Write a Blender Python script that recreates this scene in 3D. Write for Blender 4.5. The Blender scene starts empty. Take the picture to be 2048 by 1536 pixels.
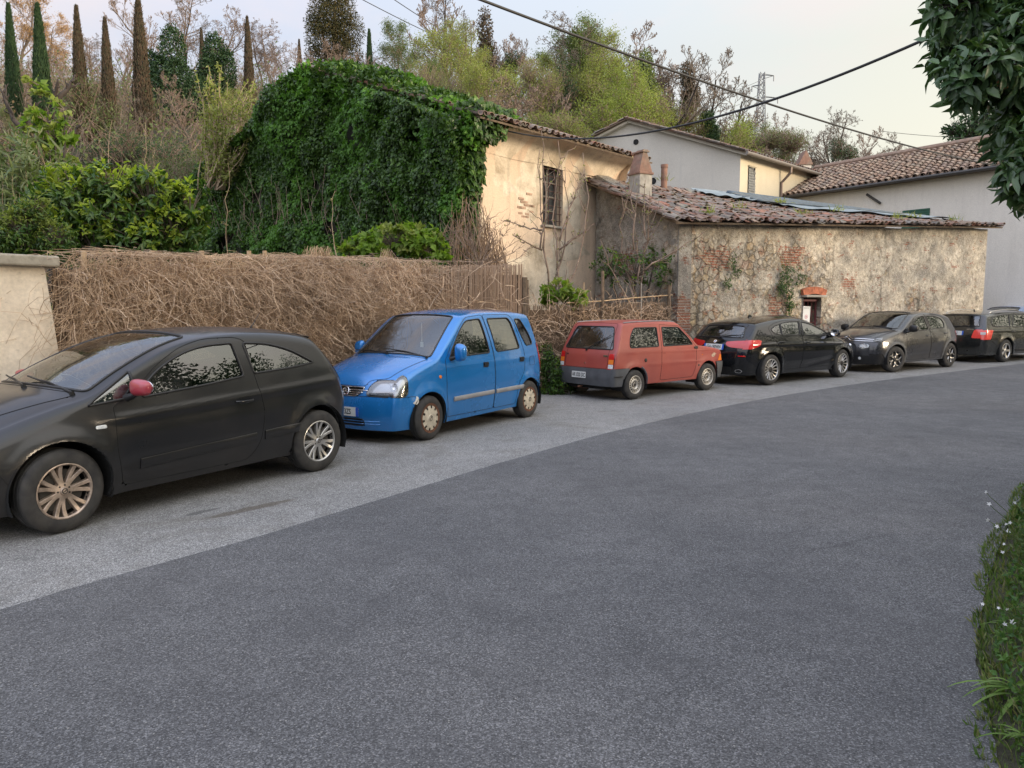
import bpy, math, random
import numpy as np
from mathutils import Vector, Matrix
R = math.radians
rng = np.random.default_rng(7)
random.seed(7)
scn = bpy.context.scene
col = scn.collection

# ------------------------------------------------------------------ camera
F_PX, CAM_H, PITCH = 1500.0, 1.68, math.atan(154 / 1500.0)
cam_d = bpy.data.cameras.new('camera'); cam = bpy.data.objects.new('camera', cam_d); col.objects.link(cam)
cam.location = (0, 0, CAM_H); cam.rotation_euler = (math.pi / 2 - PITCH, 0, 0)
cam_d.sensor_width = 36; cam_d.lens = F_PX / 2048 * 36; cam_d.clip_end = 3000; cam_d.clip_start = 0.05
scn.camera = cam

def gz(x, y):
    """height of the paved ground: level near the camera, rising slightly up the road"""
    t = y - 13.5
    return 0.015 * (t if t > 8 else math.log1p(math.exp(t * 2)) / 2) if t > -15 else 0.0

def ray(u, v):
    dx = (u - 1024) / F_PX; dz = (768 - v) / F_PX
    c, s = math.cos(PITCH), math.sin(PITCH)
    return dx, c + dz * s, -s + dz * c
def at(u, v, Y):
    """world point seen at photo pixel (u,v) lying at depth Y"""
    a, b, c = ray(u, v); k = Y / b
    return Vector((a * k, Y, CAM_H + c * k))

# ------------------------------------------------------------------ tagging
def tag(o, label=None, cat=None, group=None, kind=None):
    if label: o['label'] = label
    if cat: o['category'] = cat
    if group: o['group'] = group
    if kind: o['kind'] = kind
    return o
def empty(name, loc=(0, 0, 0), rz=0.0):
    o = bpy.data.objects.new(name, None); col.objects.link(o)
    o.location = loc; o.rotation_euler = (0, 0, rz); o.empty_display_size = 0.2
    return o

# ------------------------------------------------------------------ mesh builder
class MB:
    def __init__(s): s.v = []; s.f = []; s.m = []; s.n = 0
    def add(s, verts, faces, mi=0):
        verts = np.asarray(verts, float).reshape(-1, 3)
        s.v.append(verts); b = s.n; s.n += len(verts)
        if isinstance(faces, np.ndarray):
            s.f.append(faces + b)
            s.m.append(np.full(len(faces), mi))
        else:
            by = {}
            for f in faces: by.setdefault(len(f), []).append(f)
            for k, l in by.items():
                s.f.append(np.asarray(l) + b); s.m.append(np.full(len(l), mi))
        return b
    def box(s, c, d, rz=0, mi=0, rot=None, taper=1.0):
        x, y, z = d[0] / 2, d[1] / 2, d[2] / 2
        P = np.array([[-x, -y, -z], [x, -y, -z], [x, y, -z], [-x, y, -z], [-x * taper, -y * taper, z], [x * taper, -y * taper, z], [x * taper, y * taper, z], [-x * taper, y * taper, z]])
        M = np.array(Matrix.Rotation(rz, 3, 'Z') if rot is None else rot)
        P = P @ M.T + np.array(c)
        s.add(P, [(0, 3, 2, 1), (4, 5, 6, 7), (0, 1, 5, 4), (1, 2, 6, 5), (2, 3, 7, 6), (3, 0, 4, 7)], mi)
    def tube(s, pts, r, n=6, mi=0, cap=True):
        pts = np.asarray(pts, float); k = len(pts)
        rr = np.full(k, r) if np.isscalar(r) else np.asarray(r, float)
        T = np.gradient(pts, axis=0); T /= np.linalg.norm(T, axis=1)[:, None] + 1e-12
        up = np.array([0, 0, 1.0]) if abs(T[0][2]) < .9 else np.array([1.0, 0, 0])
        A = np.cross(T, up); A /= np.linalg.norm(A, axis=1)[:, None] + 1e-9
        B = np.cross(A, T)
        a = np.arange(n) / n * 2 * np.pi
        V = pts[:, None] + rr[:, None, None] * (A[:, None] * np.cos(a)[None, :, None] + B[:, None] * np.sin(a)[None, :, None])
        i = np.arange(k - 1)[:, None] * n; j = np.arange(n)[None]; j2 = (j + 1) % n
        F = np.stack([i + j, i + j2, i + n + j2, i + n + j], -1).reshape(-1, 4)
        b = s.add(V.reshape(-1, 3), F, mi)
        if cap and n > 3:
            s.f.append(np.array([[b + q for q in range(n)][::-1]])); s.m.append(np.array([mi]))
            s.f.append(np.array([[b + (k - 1) * n + q for q in range(n)]])); s.m.append(np.array([mi]))
    def lathe(s, prof, n=40, M=None, mi=0, a0=0, a1=2 * math.pi):
        """prof: (radius, axial) pairs, axis = local y"""
        prof = np.asarray(prof, float); k = len(prof)
        full = abs(a1 - a0 - 2 * math.pi) < 1e-6
        a = a0 + (a1 - a0) * np.arange(n if full else n + 1) / n; m = len(a)
        V = np.stack([prof[:, 0][:, None] * np.cos(a), np.repeat(prof[:, 1][:, None], m, 1), prof[:, 0][:, None] * np.sin(a)], -1)
        i = np.arange(k - 1)[:, None] * m; j = np.arange(n)[None]; j2 = (j + 1) % m
        F = np.stack([i + j, i + j2, i + m + j2, i + m + j], -1).reshape(-1, 4)
        V = V.reshape(-1, 3)
        if M is not None: V = V @ np.array(M)[:3, :3].T + np.array(M)[:3, 3]
        s.add(V, F, mi)
    def prism(s, poly, h, M=None, mi=0):
        """poly (n,2) in local xz, extruded along local y from 0 to h"""
        poly = np.asarray(poly, float); n = len(poly)
        V = np.concatenate([np.c_[poly[:, 0], np.zeros(n), poly[:, 1]], np.c_[poly[:, 0], np.full(n, h), poly[:, 1]]])
        if M is not None: V = V @ np.array(M)[:3, :3].T + np.array(M)[:3, 3]
        F = [tuple(range(n)), tuple(range(2 * n - 1, n - 1, -1))] + [(i, (i + 1) % n, n + (i + 1) % n, n + i) for i in range(n)]
        s.add(V, F, mi)
    def build(s, name, mats, parent=None, smooth=False, normals=None):
        me = bpy.data.meshes.new(name)
        V = np.concatenate(s.v) if s.v else np.zeros((0, 3))
        loops, starts, tot, mi = [], [], [], []
        p = 0
        for F, m in zip(s.f, s.m):
            k = F.shape[1]; loops.append(F.ravel()); starts.append(p + np.arange(len(F)) * k); p += F.size; mi.append(m)
        me.vertices.add(len(V)); me.vertices.foreach_set('co', V.ravel().astype(np.float32))
        if loops:
            L = np.concatenate(loops); S = np.concatenate(starts)
            me.loops.add(len(L)); me.loops.foreach_set('vertex_index', L.astype(np.int32))
            me.polygons.add(len(S)); me.polygons.foreach_set('loop_start', S.astype(np.int32))
            me.polygons.foreach_set('material_index', np.concatenate(mi).astype(np.int32))
            me.polygons.foreach_set('use_smooth', np.full(len(S), smooth))
        me.update(calc_edges=True); me.validate()
        if normals is not None and len(normals) == len(me.vertices):
            me.normals_split_custom_set_from_vertices(normals)
        for m in (mats if isinstance(mats, (list, tuple)) else [mats]): me.materials.append(m)
        o = bpy.data.objects.new(name, me); col.objects.link(o)
        if parent is not None: o.parent = parent
        return o

def bevel(o, w=.01, seg=2):
    m = o.modifiers.new('bevel', 'BEVEL'); m.width = w; m.segments = seg; m.limit_method = 'ANGLE'; m.angle_limit = R(40)
    return o
def autosmooth(o, ang=40):
    me = o.data
    me.polygons.foreach_set('use_smooth', [True] * len(me.polygons))
    try: me.set_sharp_from_angle(angle=R(ang))
    except Exception: pass
    return o
def copy_tree(o, parent=None):
    c = o.copy(); col.objects.link(c)
    if parent is not None: c.parent = parent
    for ch in list(o.children): copy_tree(ch, c)
    return c

# ------------------------------------------------------------------ materials
class NT:
    def __init__(s, name):
        s.m = bpy.data.materials.new(name); s.m.use_nodes = True
        s.t = s.m.node_tree; s.n = s.t.nodes; s.l = s.t.links
        s.n.clear(); s.out = s.n.new('ShaderNodeOutputMaterial')
        s.p = s.n.new('ShaderNodeBsdfPrincipled'); s.l.new(s.p.outputs[0], s.out.inputs['Surface'])
        s._c = None
    def link(s, a, b): s.l.new(a, b)
    def set(s, **k):
        for a, b in k.items():
            a = a.replace('_', ' ')
            inp = s.p.inputs[a]
            if hasattr(b, 'is_linked'): s.l.new(b, inp)
            elif isinstance(b, (tuple, list)): inp.default_value = (*b[:3], 1)
            else: inp.default_value = b
        return s
    def coord(s, kind='Object', scale=None):
        tc = s.n.new('ShaderNodeTexCoord')
        o = tc.outputs[kind]
        if scale is not None:
            mp = s.n.new('ShaderNodeMapping'); mp.inputs['Scale'].default_value = scale if isinstance(scale, tuple) else (scale,) * 3
            s.l.new(o, mp.inputs[0]); o = mp.outputs[0]
        return o
    def noise(s, scale=5, detail=4, rough=.55, co=None, dist=0, out='Fac'):
        nd = s.n.new('ShaderNodeTexNoise'); nd.inputs['Scale'].default_value = scale; nd.inputs['Detail'].default_value = detail
        nd.inputs['Roughness'].default_value = rough; nd.inputs['Distortion'].default_value = dist
        s.l.new(co if co is not None else s.coord(), nd.inputs['Vector']); return nd.outputs[out]
    def voro(s, scale=5, co=None, feature='F1', out='Distance', rnd=1):
        nd = s.n.new('ShaderNodeTexVoronoi'); nd.feature = feature; nd.inputs['Scale'].default_value = scale; nd.inputs['Randomness'].default_value = rnd
        s.l.new(co if co is not None else s.coord(), nd.inputs['Vector']); return nd.outputs[out]
    def ramp(s, fac, stops, interp='LINEAR'):
        nd = s.n.new('ShaderNodeValToRGB'); cr = nd.color_ramp; cr.interpolation = interp
        while len(cr.elements) > 1: cr.elements.remove(cr.elements[-1])
        for i, (p, c) in enumerate(stops):
            e = cr.elements[0] if i == 0 else cr.elements.new(p)
            e.position = p; e.color = (*c, 1) if isinstance(c, (tuple, list)) else (c, c, c, 1)
        s.l.new(fac, nd.inputs[0]); return nd.outputs[0]
    def mix(s, fac, a, b, mode='MIX'):
        nd = s.n.new('ShaderNodeMix'); nd.data_type = 'RGBA'; nd.blend_type = mode
        for k, x in ((0, fac), (6, a), (7, b)):
            if hasattr(x, 'is_linked'): s.l.new(x, nd.inputs[k])
            elif isinstance(x, (tuple, list)): nd.inputs[k].default_value = (*x[:3], 1)
            else: nd.inputs[k].default_value = x if k == 0 else (x, x, x, 1)
        return nd.outputs[2]
    def math(s, op, a, b=0.5, clamp=False):
        nd = s.n.new('ShaderNodeMath'); nd.operation = op; nd.use_clamp = clamp
        for k, x in ((0, a), (1, b)):
            if hasattr(x, 'is_linked'): s.l.new(x, nd.inputs[k])
            else: nd.inputs[k].default_value = x
        return nd.outputs[0]
    def sep(s, v):
        nd = s.n.new('ShaderNodeSeparateXYZ'); s.l.new(v, nd.inputs[0]); return nd.outputs
    def bump(s, h, strength=.5, dist=.01):
        nd = s.n.new('ShaderNodeBump'); nd.inputs['Strength'].default_value = strength; nd.inputs['Distance'].default_value = dist
        s.l.new(h, nd.inputs['Height']); s.l.new(nd.outputs[0], s.p.inputs['Normal'])
        return nd
    def rnd(s, out='Random'):
        return s.n.new('ShaderNodeObjectInfo').outputs[out]
    def island(s):
        return s.n.new('ShaderNodeNewGeometry').outputs['Random Per Island']

def flat(name, c, rough=.5, metal=0, coat=0, var=.0, vscale=8, spec=.5):
    k = NT(name)
    if var:
        n = k.noise(vscale, 5)
        k.set(Base_Color=k.ramp(n, [(.3, tuple(x * (1 - var) for x in c)), (.7, tuple(min(1, x * (1 + var)) for x in c))]))
    else: k.set(Base_Color=c)
    k.set(Roughness=rough, Metallic=metal, Coat_Weight=coat, Coat_Roughness=.05, Specular_IOR_Level=spec)
    return k.m

def text_obj(txt, size, M, mat, name, parent, depth=.001, align='CENTER', sx=1.0):
    cu = bpy.data.curves.new('t', 'FONT'); cu.body = txt; cu.size = size; cu.extrude = depth; cu.align_x = align; cu.align_y = 'CENTER'
    cu.offset = size * .012
    o = bpy.data.objects.new('t', cu); col.objects.link(o)
    dg = bpy.context.evaluated_depsgraph_get()
    me = bpy.data.meshes.new_from_object(o.evaluated_get(dg))
    bpy.data.objects.remove(o)
    me.transform(Matrix.Scale(sx, 4, (1, 0, 0))); me.transform(M)
    me.materials.clear(); me.materials.append(mat)
    r = bpy.data.objects.new(name, me); col.objects.link(r); r.parent = parent
    return r
# ------------------------------------------------------------------ shared materials
def paint(name, c, rough=.3, coat=1.0, metal=0.0, dirt=.25, dirtc=(.16, .14, .12), coatr=.03, fade=None, spec=.5):
    k = NT(name); co = k.coord()
    n1 = k.noise(2.2, 6, .6, co); n2 = k.noise(30, 4, .6, co)
    zz = k.sep(co)[2]
    low = k.ramp(zz, [(.15, 1.0), (.55, .25), (1.0, .1)])
    d = k.math('MULTIPLY', k.ramp(n1, [(.4, 0.0), (.75, 1.0)]), k.ramp(n2, [(.3, .5), (.7, 1.0)]))
    d = k.math('ADD', k.math('MULTIPLY', d, .5), k.math('MULTIPLY', low, .5))
    d = k.math('MULTIPLY', d, dirt, True)
    base = c
    if fade: base = k.mix(k.ramp(k.noise(1.3, 5, .6, co), [(.35, 0.0), (.65, 1.0)]), c, fade)
    k.set(Base_Color=k.mix(d, base, dirtc), Metallic=metal, Coat_Weight=coat, Coat_Roughness=coatr)
    k.set(Roughness=k.ramp(n1, [(.3, max(0, rough - .05)), (.8, min(1, rough + .15))]), Specular_IOR_Level=spec)
    return k.m

def glass(name, tint=(.75, .85, .8), refl=.25, dark=0.0):
    k = NT(name); k.n.remove(k.p)
    tr = k.n.new('ShaderNodeBsdfTransparent'); tr.inputs[0].default_value = (*tint, 1)
    gl = k.n.new('ShaderNodeBsdfGlossy'); gl.inputs['Roughness'].default_value = .012; gl.inputs[0].default_value = (.93, .95, .95, 1)
    fr = k.n.new('ShaderNodeFresnel'); fr.inputs['IOR'].default_value = 1.55
    f = k.math('ADD', k.math('MULTIPLY', fr.outputs[0], 1.0), refl, True)
    dn = k.math('MULTIPLY', k.ramp(k.noise(3, 5), [(.4, 0.0), (.8, 1.0)]), .10)
    mx = k.n.new('ShaderNodeMixShader'); k.link(f, mx.inputs[0]); k.link(tr.outputs[0], mx.inputs[1]); k.link(gl.outputs[0], mx.inputs[2])
    df = k.n.new('ShaderNodeBsdfDiffuse'); df.inputs[0].default_value = (.3, .29, .27, 1)
    m2 = k.n.new('ShaderNodeMixShader'); k.link(dn, m2.inputs[0]); k.link(mx.outputs[0], m2.inputs[1]); k.link(df.outputs[0], m2.inputs[2])
    k.link(m2.outputs[0], k.out.inputs['Surface'])
    return k.m

M = {}
M['rubber'] = flat('tyre_rubber', (.028, .028, .029), .75, var=.3, vscale=20)
def tyre_mat():
    k = NT('dusty_tyre'); n = k.noise(9, 5)
    k.set(Base_Color=k.ramp(n, [(.35, (.020, .020, .021)), (.75, (.055, .052, .048))]), Roughness=.78)
    wv = k.n.new('ShaderNodeTexWave'); wv.inputs['Scale'].default_value = 60; k.link(k.coord(), wv.inputs[0])
    k.bump(k.noise(60, 3), .2, .004)
    return k.m
M['tyre'] = tyre_mat()
M['black'] = flat('black_trim', (.012, .012, .013), .45)
M['seam'] = flat('panel_gap', (.004, .004, .004), .9)
M['under'] = flat('underbody', (.008, .008, .008), .95)
M['int'] = flat('interior_cloth', (.045, .047, .05), .9, var=.3)
M['int_light'] = flat('interior_plastic', (.10, .10, .10), .7)
M['grey_plastic'] = flat('grey_bumper_plastic', (.075, .08, .088), .6, var=.25, vscale=5)
M['grey_trim'] = flat('faded_grey_rub_strip', (.26, .26, .27), .6, var=.15)
M['chrome'] = flat('chrome', (.75, .75, .76), .15, 1)
M['alloy'] = flat('alloy', (.52, .51, .49), .32, .85, var=.12)
M['alloy_dirty'] = flat('brake_dusted_alloy', (.40, .32, .26), .45, .6, var=.45, vscale=14)
M['hubcap'] = flat('weathered_cream_hubcap', (.50, .45, .36), .55, .1, var=.28, vscale=16)
M['rust'] = flat('rusty_steel', (.13, .06, .035), .85, .2, var=.5, vscale=25)
M['steel'] = flat('silver_painted_steel', (.50, .47, .42), .45, .5, var=.25, vscale=14)
M['dark_metal'] = flat('dark_metal', (.04, .038, .036), .6, .5, var=.3)
M['glass'] = glass('car_side_glass', (.45, .52, .48), .13)
M['glass_dark'] = glass('tinted_glass', (.25, .3, .3), .22)
M['glass_ws'] = glass('windscreen_glass', (.72, .78, .76), .10)
M['lens'] = glass('clear_lens', (.9, .9, .9), .12)
M['red_lens'] = flat('red_lamp_lens', (.50, .012, .015), .12, coat=1)
M['red_lens_bright'] = flat('bright_red_lamp_lens', (.78, .06, .045), .15, coat=1)
M['amber'] = flat('amber_lens', (.75, .20, .03), .15, coat=1)
M['white_lens'] = flat('white_lens', (.62, .64, .64), .12, coat=1, var=.15, vscale=40)
M['plate'] = flat('plate_white', (.62, .64, .62), .4, var=.08)
M['plate_blue'] = flat('plate_blue', (.02, .10, .50), .35)
M['ink'] = flat('plate_ink', (.01, .01, .012), .5)
M['reflector'] = flat('lamp_reflector', (.32, .33, .34), .25, 1)
# ------------------------------------------------------------------ car builder
def catmull(P, sub=8):
    P = np.asarray(P, float); n = len(P); out = []
    for i in range(n - 1):
        p0 = P[max(i - 1, 0)]; p1 = P[i]; p2 = P[i + 1]; p3 = P[min(i + 2, n - 1)]
        d1 = (p2 - p0) / 2; d2 = (p3 - p1) / 2
        L = np.linalg.norm((p2 - p1)[:2])
        for d in (d1, d2):
            l = np.linalg.norm(d[:2])
            if l > L: d *= L / l
        for t in np.arange(sub) / sub:
            out.append((2 * t**3 - 3 * t**2 + 1) * p1 + (t**3 - 2 * t**2 + t) * d1 + (-2 * t**3 + 3 * t**2) * p2 + (t**3 - t**2) * d2)
    out.append(P[-1]); return np.array(out)
def arc_len(P): return np.concatenate([[0], np.cumsum(np.linalg.norm(np.diff(P[:, :2], axis=0), axis=1))])
def resample(P, q):
    s = arc_len(P); q = np.asarray(q) * s[-1]
    return np.stack([np.interp(q, s, P[:, k]) for k in range(P.shape[1])], 1)
def round_poly(pts, r=.04, n=5):
    pts = np.asarray(pts, float); out = []; m = len(pts)
    rs = np.full(m, r) if np.isscalar(r) else np.asarray(r)
    for i in range(m):
        a, b, c = pts[i - 1], pts[i], pts[(i + 1) % m]
        u = a - b; v = c - b; lu, lv = np.linalg.norm(u), np.linalg.norm(v)
        k = min(rs[i], lu * .45, lv * .45); p, q = b + u / lu * k, b + v / lv * k
        for t in np.linspace(0, 1, n): out.append((1 - t)**2 * p + 2 * t * (1 - t) * b + t * t * q)
    return np.array(out)
def inside(poly, X, Y):
    poly = np.asarray(poly); r = np.zeros(X.shape, bool); n = len(poly)
    for i in range(n):
        x1, y1 = poly[i]; x2, y2 = poly[(i + 1) % n]
        if y1 == y2: continue
        c = ((y1 > Y) != (y2 > Y)) & (X < (x2 - x1) * (Y - y1) / (y2 - y1) + x1)
        r ^= c
    return r
def nearest(poly, X, Y, closed=True):
    poly = np.asarray(poly); A = poly if closed else poly[:-1]; B = np.roll(poly, -1, 0) if closed else poly[1:]
    best = np.full(X.shape, 1e9); bx = X.copy(); by = Y.copy(); bi = np.zeros(X.shape)
    for i, ((ax, ay), (cx, cy)) in enumerate(zip(A[:, :2], B[:, :2])):
        dx, dy = cx - ax, cy - ay; L = dx * dx + dy * dy + 1e-12
        t = np.clip(((X - ax) * dx + (Y - ay) * dy) / L, 0, 1)
        qx, qy = ax + t * dx, ay + t * dy; d = (X - qx)**2 + (Y - qy)**2
        m = d < best; best = np.where(m, d, best); bx = np.where(m, qx, bx); by = np.where(m, qy, by); bi = np.where(m, i + t, bi)
    return np.sqrt(best), bx, by, bi
def densify(poly, step=.03, closed=True):
    poly = np.asarray(poly, float); out = []
    m = len(poly) if closed else len(poly) - 1
    for i in range(m):
        a, b = poly[i], poly[(i + 1) % len(poly)]; k = max(1, int(np.linalg.norm(b - a) / step))
        for t in range(k): out.append(a + (b - a) * t / k)
    out.append(poly[0] if closed else poly[-1]); return np.array(out)

SW = Matrix(((1, 0, 0, 0), (0, 0, 1, 0), (0, 1, 0, 0), (0, 0, 0, 1)))   # prism/lathe axis y -> outward z
class Car:
    def __init__(s, sp, root, NT_=110, NF_=46, NV=44):
        s.sp = sp; s.root = root; s.NT, s.NF, s.NV = NT_, NF_, NV
        s.ax = (sp['wb'] / 2, -sp['wb'] / 2)
        F, T, Rr = sp['F'], sp['T'], sp['R']
        s.nc = len(F) + len(T) + len(Rr)
        ctrl = np.array(F + T[1:] + Rr[1:], float); s.ctrl = ctrl
        cm = catmull(ctrl, 8); s.cm = cm; s.cs = arc_len(cm)
        s.iF = (len(F) - 1) * 8; s.iT = s.iF + (len(T) - 1) * 8
        s.belt_p = np.array(sorted(sp['belt']))
        xs = ctrl[:, 0]; s.x1, s.x0 = xs.max(), xs.min()
        s.obj = {}
        s._grid()
    def idx2s(s, i): return np.interp(np.asarray(i, float) * 8, np.arange(len(s.cs)), s.cs)
    def belt(s, x): return np.interp(x, s.belt_p[:, 0], s.belt_p[:, 1])
    def W(s, x, z):
        sp = s.sp; x = np.asarray(x, float); z = np.asarray(z, float)
        half = sp['W'] / 2; xm = (s.x1 + s.x0) / 2; hl = (s.x1 - s.x0) / 2
        u = (x - xm) / hl
        tap = np.where(u > 0, sp.get('tf', .10) * np.abs(u)**sp.get('pf', 3.2), sp.get('tr', .08) * np.abs(u)**sp.get('pr', 3.2))
        w = half * (1 - tap)
        zb = s.belt(x); zl = sp.get('sill', .2)
        t = np.clip((zb - z) / (zb - zl), 0, 1.3)
        tuck = sp.get('tuck', .06); sh = sp.get('sh', .03)
        tum = math.tan(R(sp.get('tum', 16)))
        h = np.clip(z - zb, 0, None)
        lo = tuck * np.clip(t - .35, 0, 1)**2 / .42 + sh * np.clip(1 - t / .45, 0, 1)**2
        up = tum * h + .10 * h * h
        w = w - lo - up
        for (zf, amp, wd) in sp.get('crease', []):
            zc = np.interp(x, [p[0] for p in zf], [p[1] for p in zf]); w = w + amp * np.exp(-((z - zc) / wd)**2) * np.clip((x - zf[0][0]) / .25, 0, 1) * np.clip((zf[-1][0] - x) / .25, 0, 1)
        for a in s.ax:
            r = np.hypot(x - a, z - sp['tr_'] - .01); w = w + sp.get('flare', .015) * np.exp(-((r - sp['arch']) / .085)**2) * (z < zb)
        d, _, _, bi = nearest(s.cm[:, :2], x, z, closed=False)
        rr = np.interp(bi, np.arange(len(s.cm)), s.cm[:, 4])
        q = np.clip((rr - d), 0, None)
        w = w - (rr - np.sqrt(np.clip(rr * rr - q * q, 0, None)))
        return w
    def S(s, x, z, off=0, side=1):
        x = np.asarray(x, float); z = np.asarray(z, float); e = .004
        y = s.W(x, z)
        if off:
            nx = -(s.W(x + e, z) - s.W(x - e, z)) / (2 * e); nz = -(s.W(x, z + e) - s.W(x, z - e)) / (2 * e)
            nx = np.clip(nx, -1, 1); nz = np.clip(nz, -1, 1)
            n = np.sqrt(1 + nx**2 + nz**2); x = x + off * nx / n; z = z + off * nz / n; y = y + off / n
        return np.stack([x, y * side, z], -1)
    def P(s, q, y, off=0):
        """strip surface (over the car): q = arc length along the profile, y = metres"""
        def ev(q, y):
            i = np.interp(q, s.bs, np.arange(len(s.bs)))
            g = lambda k: np.interp(q, s.bs, s.bt[:, k])
            x, z, cx, cz, wb = g(0), g(1), g(2), g(3), g(5)
            v = np.clip(np.abs(y / wb), 0, 1); k = 1 - v**2.6
            return np.stack([x + cx * k, y + 0 * x, z + cz * k], -1)
        q = np.asarray(q, float); y = np.asarray(y, float); p = ev(q, y)
        if off:
            e = .01; a = ev(q + e, y) - ev(q - e, y); b = ev(q, y + e) - ev(q, y - e)
            n = np.cross(b, a); n /= np.linalg.norm(n, axis=-1)[..., None] + 1e-9
            if n.ndim == 1:
                if n[2] < 0 and abs(n[2]) > abs(n[0]): n = -n
            p = p + s._out(p, n) * off
        return p
    def _out(s, p, n):
        c = p - np.array([0, 0, .6]); c = c * np.array([.35, 0, 1]); sg = np.sign((n * c).sum(-1)); sg = np.where(sg == 0, 1, sg)
        return n * sg[..., None]
    def _grid(s):
        cm = s.cm; NTn, NFn = s.NT, s.NF
        tt = np.linspace(0, 1, NFn + 1); tt = .55 * tt + .45 * (1 - (1 - tt)**2)
        qs = np.linspace(0, 1, NTn + 1); qs = .7 * qs + .3 * (.5 - .5 * np.cos(np.pi * qs))
        F = resample(cm[:s.iF + 1], tt); T = resample(cm[s.iF:s.iT + 1], qs); Rr = resample(cm[s.iT:], (1 - tt[::-1]))
        Rt = Rr[::-1]
        f = (T[:, 0] - T[0, 0]) / (T[-1, 0] - T[0, 0])
        B = F[0, :2] + (Rt[0, :2] - F[0, :2]) * f[:, None]
        ss = f[:, None, None]; t = tt[None, :, None]
        G = (1 - ss) * F[None, :, :2] + ss * Rt[None, :, :2] + (1 - t) * B[:, None] + t * T[:, None, :2]
        G -= (1 - ss) * (1 - t) * F[0, :2] + ss * (1 - t) * Rt[0, :2] + (1 - ss) * t * T[0, :2] + ss * t * T[-1, :2]
        s.G = G
        bt = np.concatenate([F, T[1:], Rr[1:]])
        wb = s.W(bt[:, 0], bt[:, 1])
        s.bt = np.c_[bt, wb]; s.bs = arc_len(bt)
    def regions(s, side_regs, strip_regs):
        """each reg = (name, polygon); later ones win. Builds label grids and snaps vertices."""
        s.side_regs, s.strip_regs = side_regs, strip_regs
        G = s.G.copy(); X, Z = G[..., 0], G[..., 1]
        cx = (X[:-1, :-1] + X[1:, :-1] + X[1:, 1:] + X[:-1, 1:]) / 4; cz = (Z[:-1, :-1] + Z[1:, :-1] + Z[1:, 1:] + Z[:-1, 1:]) / 4
        lab = np.zeros(cx.shape, int)
        holes = []
        for a in s.ax:
            th = np.linspace(0, 2 * np.pi, 64, endpoint=False); holes.append(np.c_[a + s.sp['arch'] * np.cos(th), s.sp['tr_'] + .01 + s.sp['arch'] * np.sin(th)])
        regs = list(side_regs) + [('hole', holes[0]), ('hole', holes[1])]
        for i, (nm, pl) in enumerate(regs): lab[inside(pl, cx, cz)] = i + 1
        mx = s._snap(lab, X, Z, regs, lockx=True)
        s.GX, s.GZ, s.lab, s.regs = mx[0], mx[1], lab, regs
        # strip
        q = s.bs; nv = s.NV; v = np.linspace(-1, 1, nv + 1); v = .75 * v + .25 * np.sin(v * np.pi / 2)
        Q = np.repeat(q[:, None], nv + 1, 1); Y = s.bt[:, 5][:, None] * v[None]
        cq = (Q[:-1, :-1] + Q[1:, 1:]) / 2; cy = (Y[:-1, :-1] + Y[1:, :-1] + Y[1:, 1:] + Y[:-1, 1:]) / 4
        lab2 = np.zeros(cq.shape, int); regs2 = []
        for nm, pl in strip_regs:
            pl = np.asarray(pl, float); qq = s.idx2s(pl[:, 0]); wbb = np.interp(qq, s.bs, s.bt[:, 5])
            # idx2s is along the smoothed control curve; both parametrise the same curve
            qq = qq / s.cs[-1] * s.bs[-1]
            P2 = round_poly(np.c_[qq, pl[:, 1] * wbb], .05)
            regs2.append((nm, P2))
        for i, (nm, pl) in enumerate(regs2): lab2[inside(pl, cq, cy)] = i + 1
        Q, Y = s._snap(lab2, Q, Y, regs2, lockx=False)
        s.Q, s.Y, s.lab2, s.regs2 = Q, Y, lab2, regs2
    def _snap(s, lab, X, Z, regs, lockx):
        X = X.copy(); Z = Z.copy(); n, m = X.shape
        pad = np.full((n + 1, m + 1), -1); pad[1:n, 1:m] = lab
        q = [pad[:-1, :-1], pad[1:, :-1], pad[:-1, 1:], pad[1:, 1:]]
        st = np.stack(q); hi = st.max(0); lo = np.where(st < 0, 999, st).min(0)
        mask = (hi != lo)
        # lock seam vertices
        if lockx: mask[0] = False; mask[-1] = False; mask[:, -1] = False
        else: mask[0] = False; mask[-1] = False; mask[:, 0] = False; mask[:, -1] = False
        for i, (nm, pl) in enumerate(regs):
            mm = mask & (hi == i + 1)
            if mm.any():
                _, a, b, _ = nearest(pl, X[mm], Z[mm]); X[mm] = a; Z[mm] = b
        return X, Z
    def build(s, style):
        """style[name] = dict(obj, mat, off, seam, seam_mat, label); name 'body' is region 0"""
        # evaluate
        A = s.S(s.GX, s.GZ)
        B = s.P(s.Q, s.Y)
        # force seam coincidence
        nT, nF = s.NT, s.NF
        def nrm(G):
            gx = np.gradient(G, axis=0); gy = np.gradient(G, axis=1); n = np.cross(gx, gy)
            return n / (np.linalg.norm(n, axis=-1)[..., None] + 1e-9)
        nA = nrm(A); nA *= np.where((nA[..., 1] < 0), -1, 1)[..., None]
        nB = s._out(B, nrm(B))
        # blend normals on the seam
        seam = [(0, j) for j in range(nF + 1)] + [(i, nF) for i in range(1, nT + 1)] + [(nT, j) for j in range(nF - 1, -1, -1)]
        for k, (i, j) in enumerate(seam):
            nn = nA[i, j] + nB[k, -1]; nn /= np.linalg.norm(nn) + 1e-9
            nA[i, j] = nn; nB[k, -1] = nn; nB[k, 0] = nn * [1, -1, 1]
        parts = {}
        def put(key, V, N, F, flip):
            if flip: F = F[:, ::-1]
            parts.setdefault(key, []).append((V, N, F))
        def cells(lab, L, shape):
            ii, jj = np.nonzero(lab == L); m = shape[1]
            return np.stack([ii * m + jj, (ii + 1) * m + jj, (ii + 1) * m + jj + 1, ii * m + jj + 1], -1)
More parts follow.
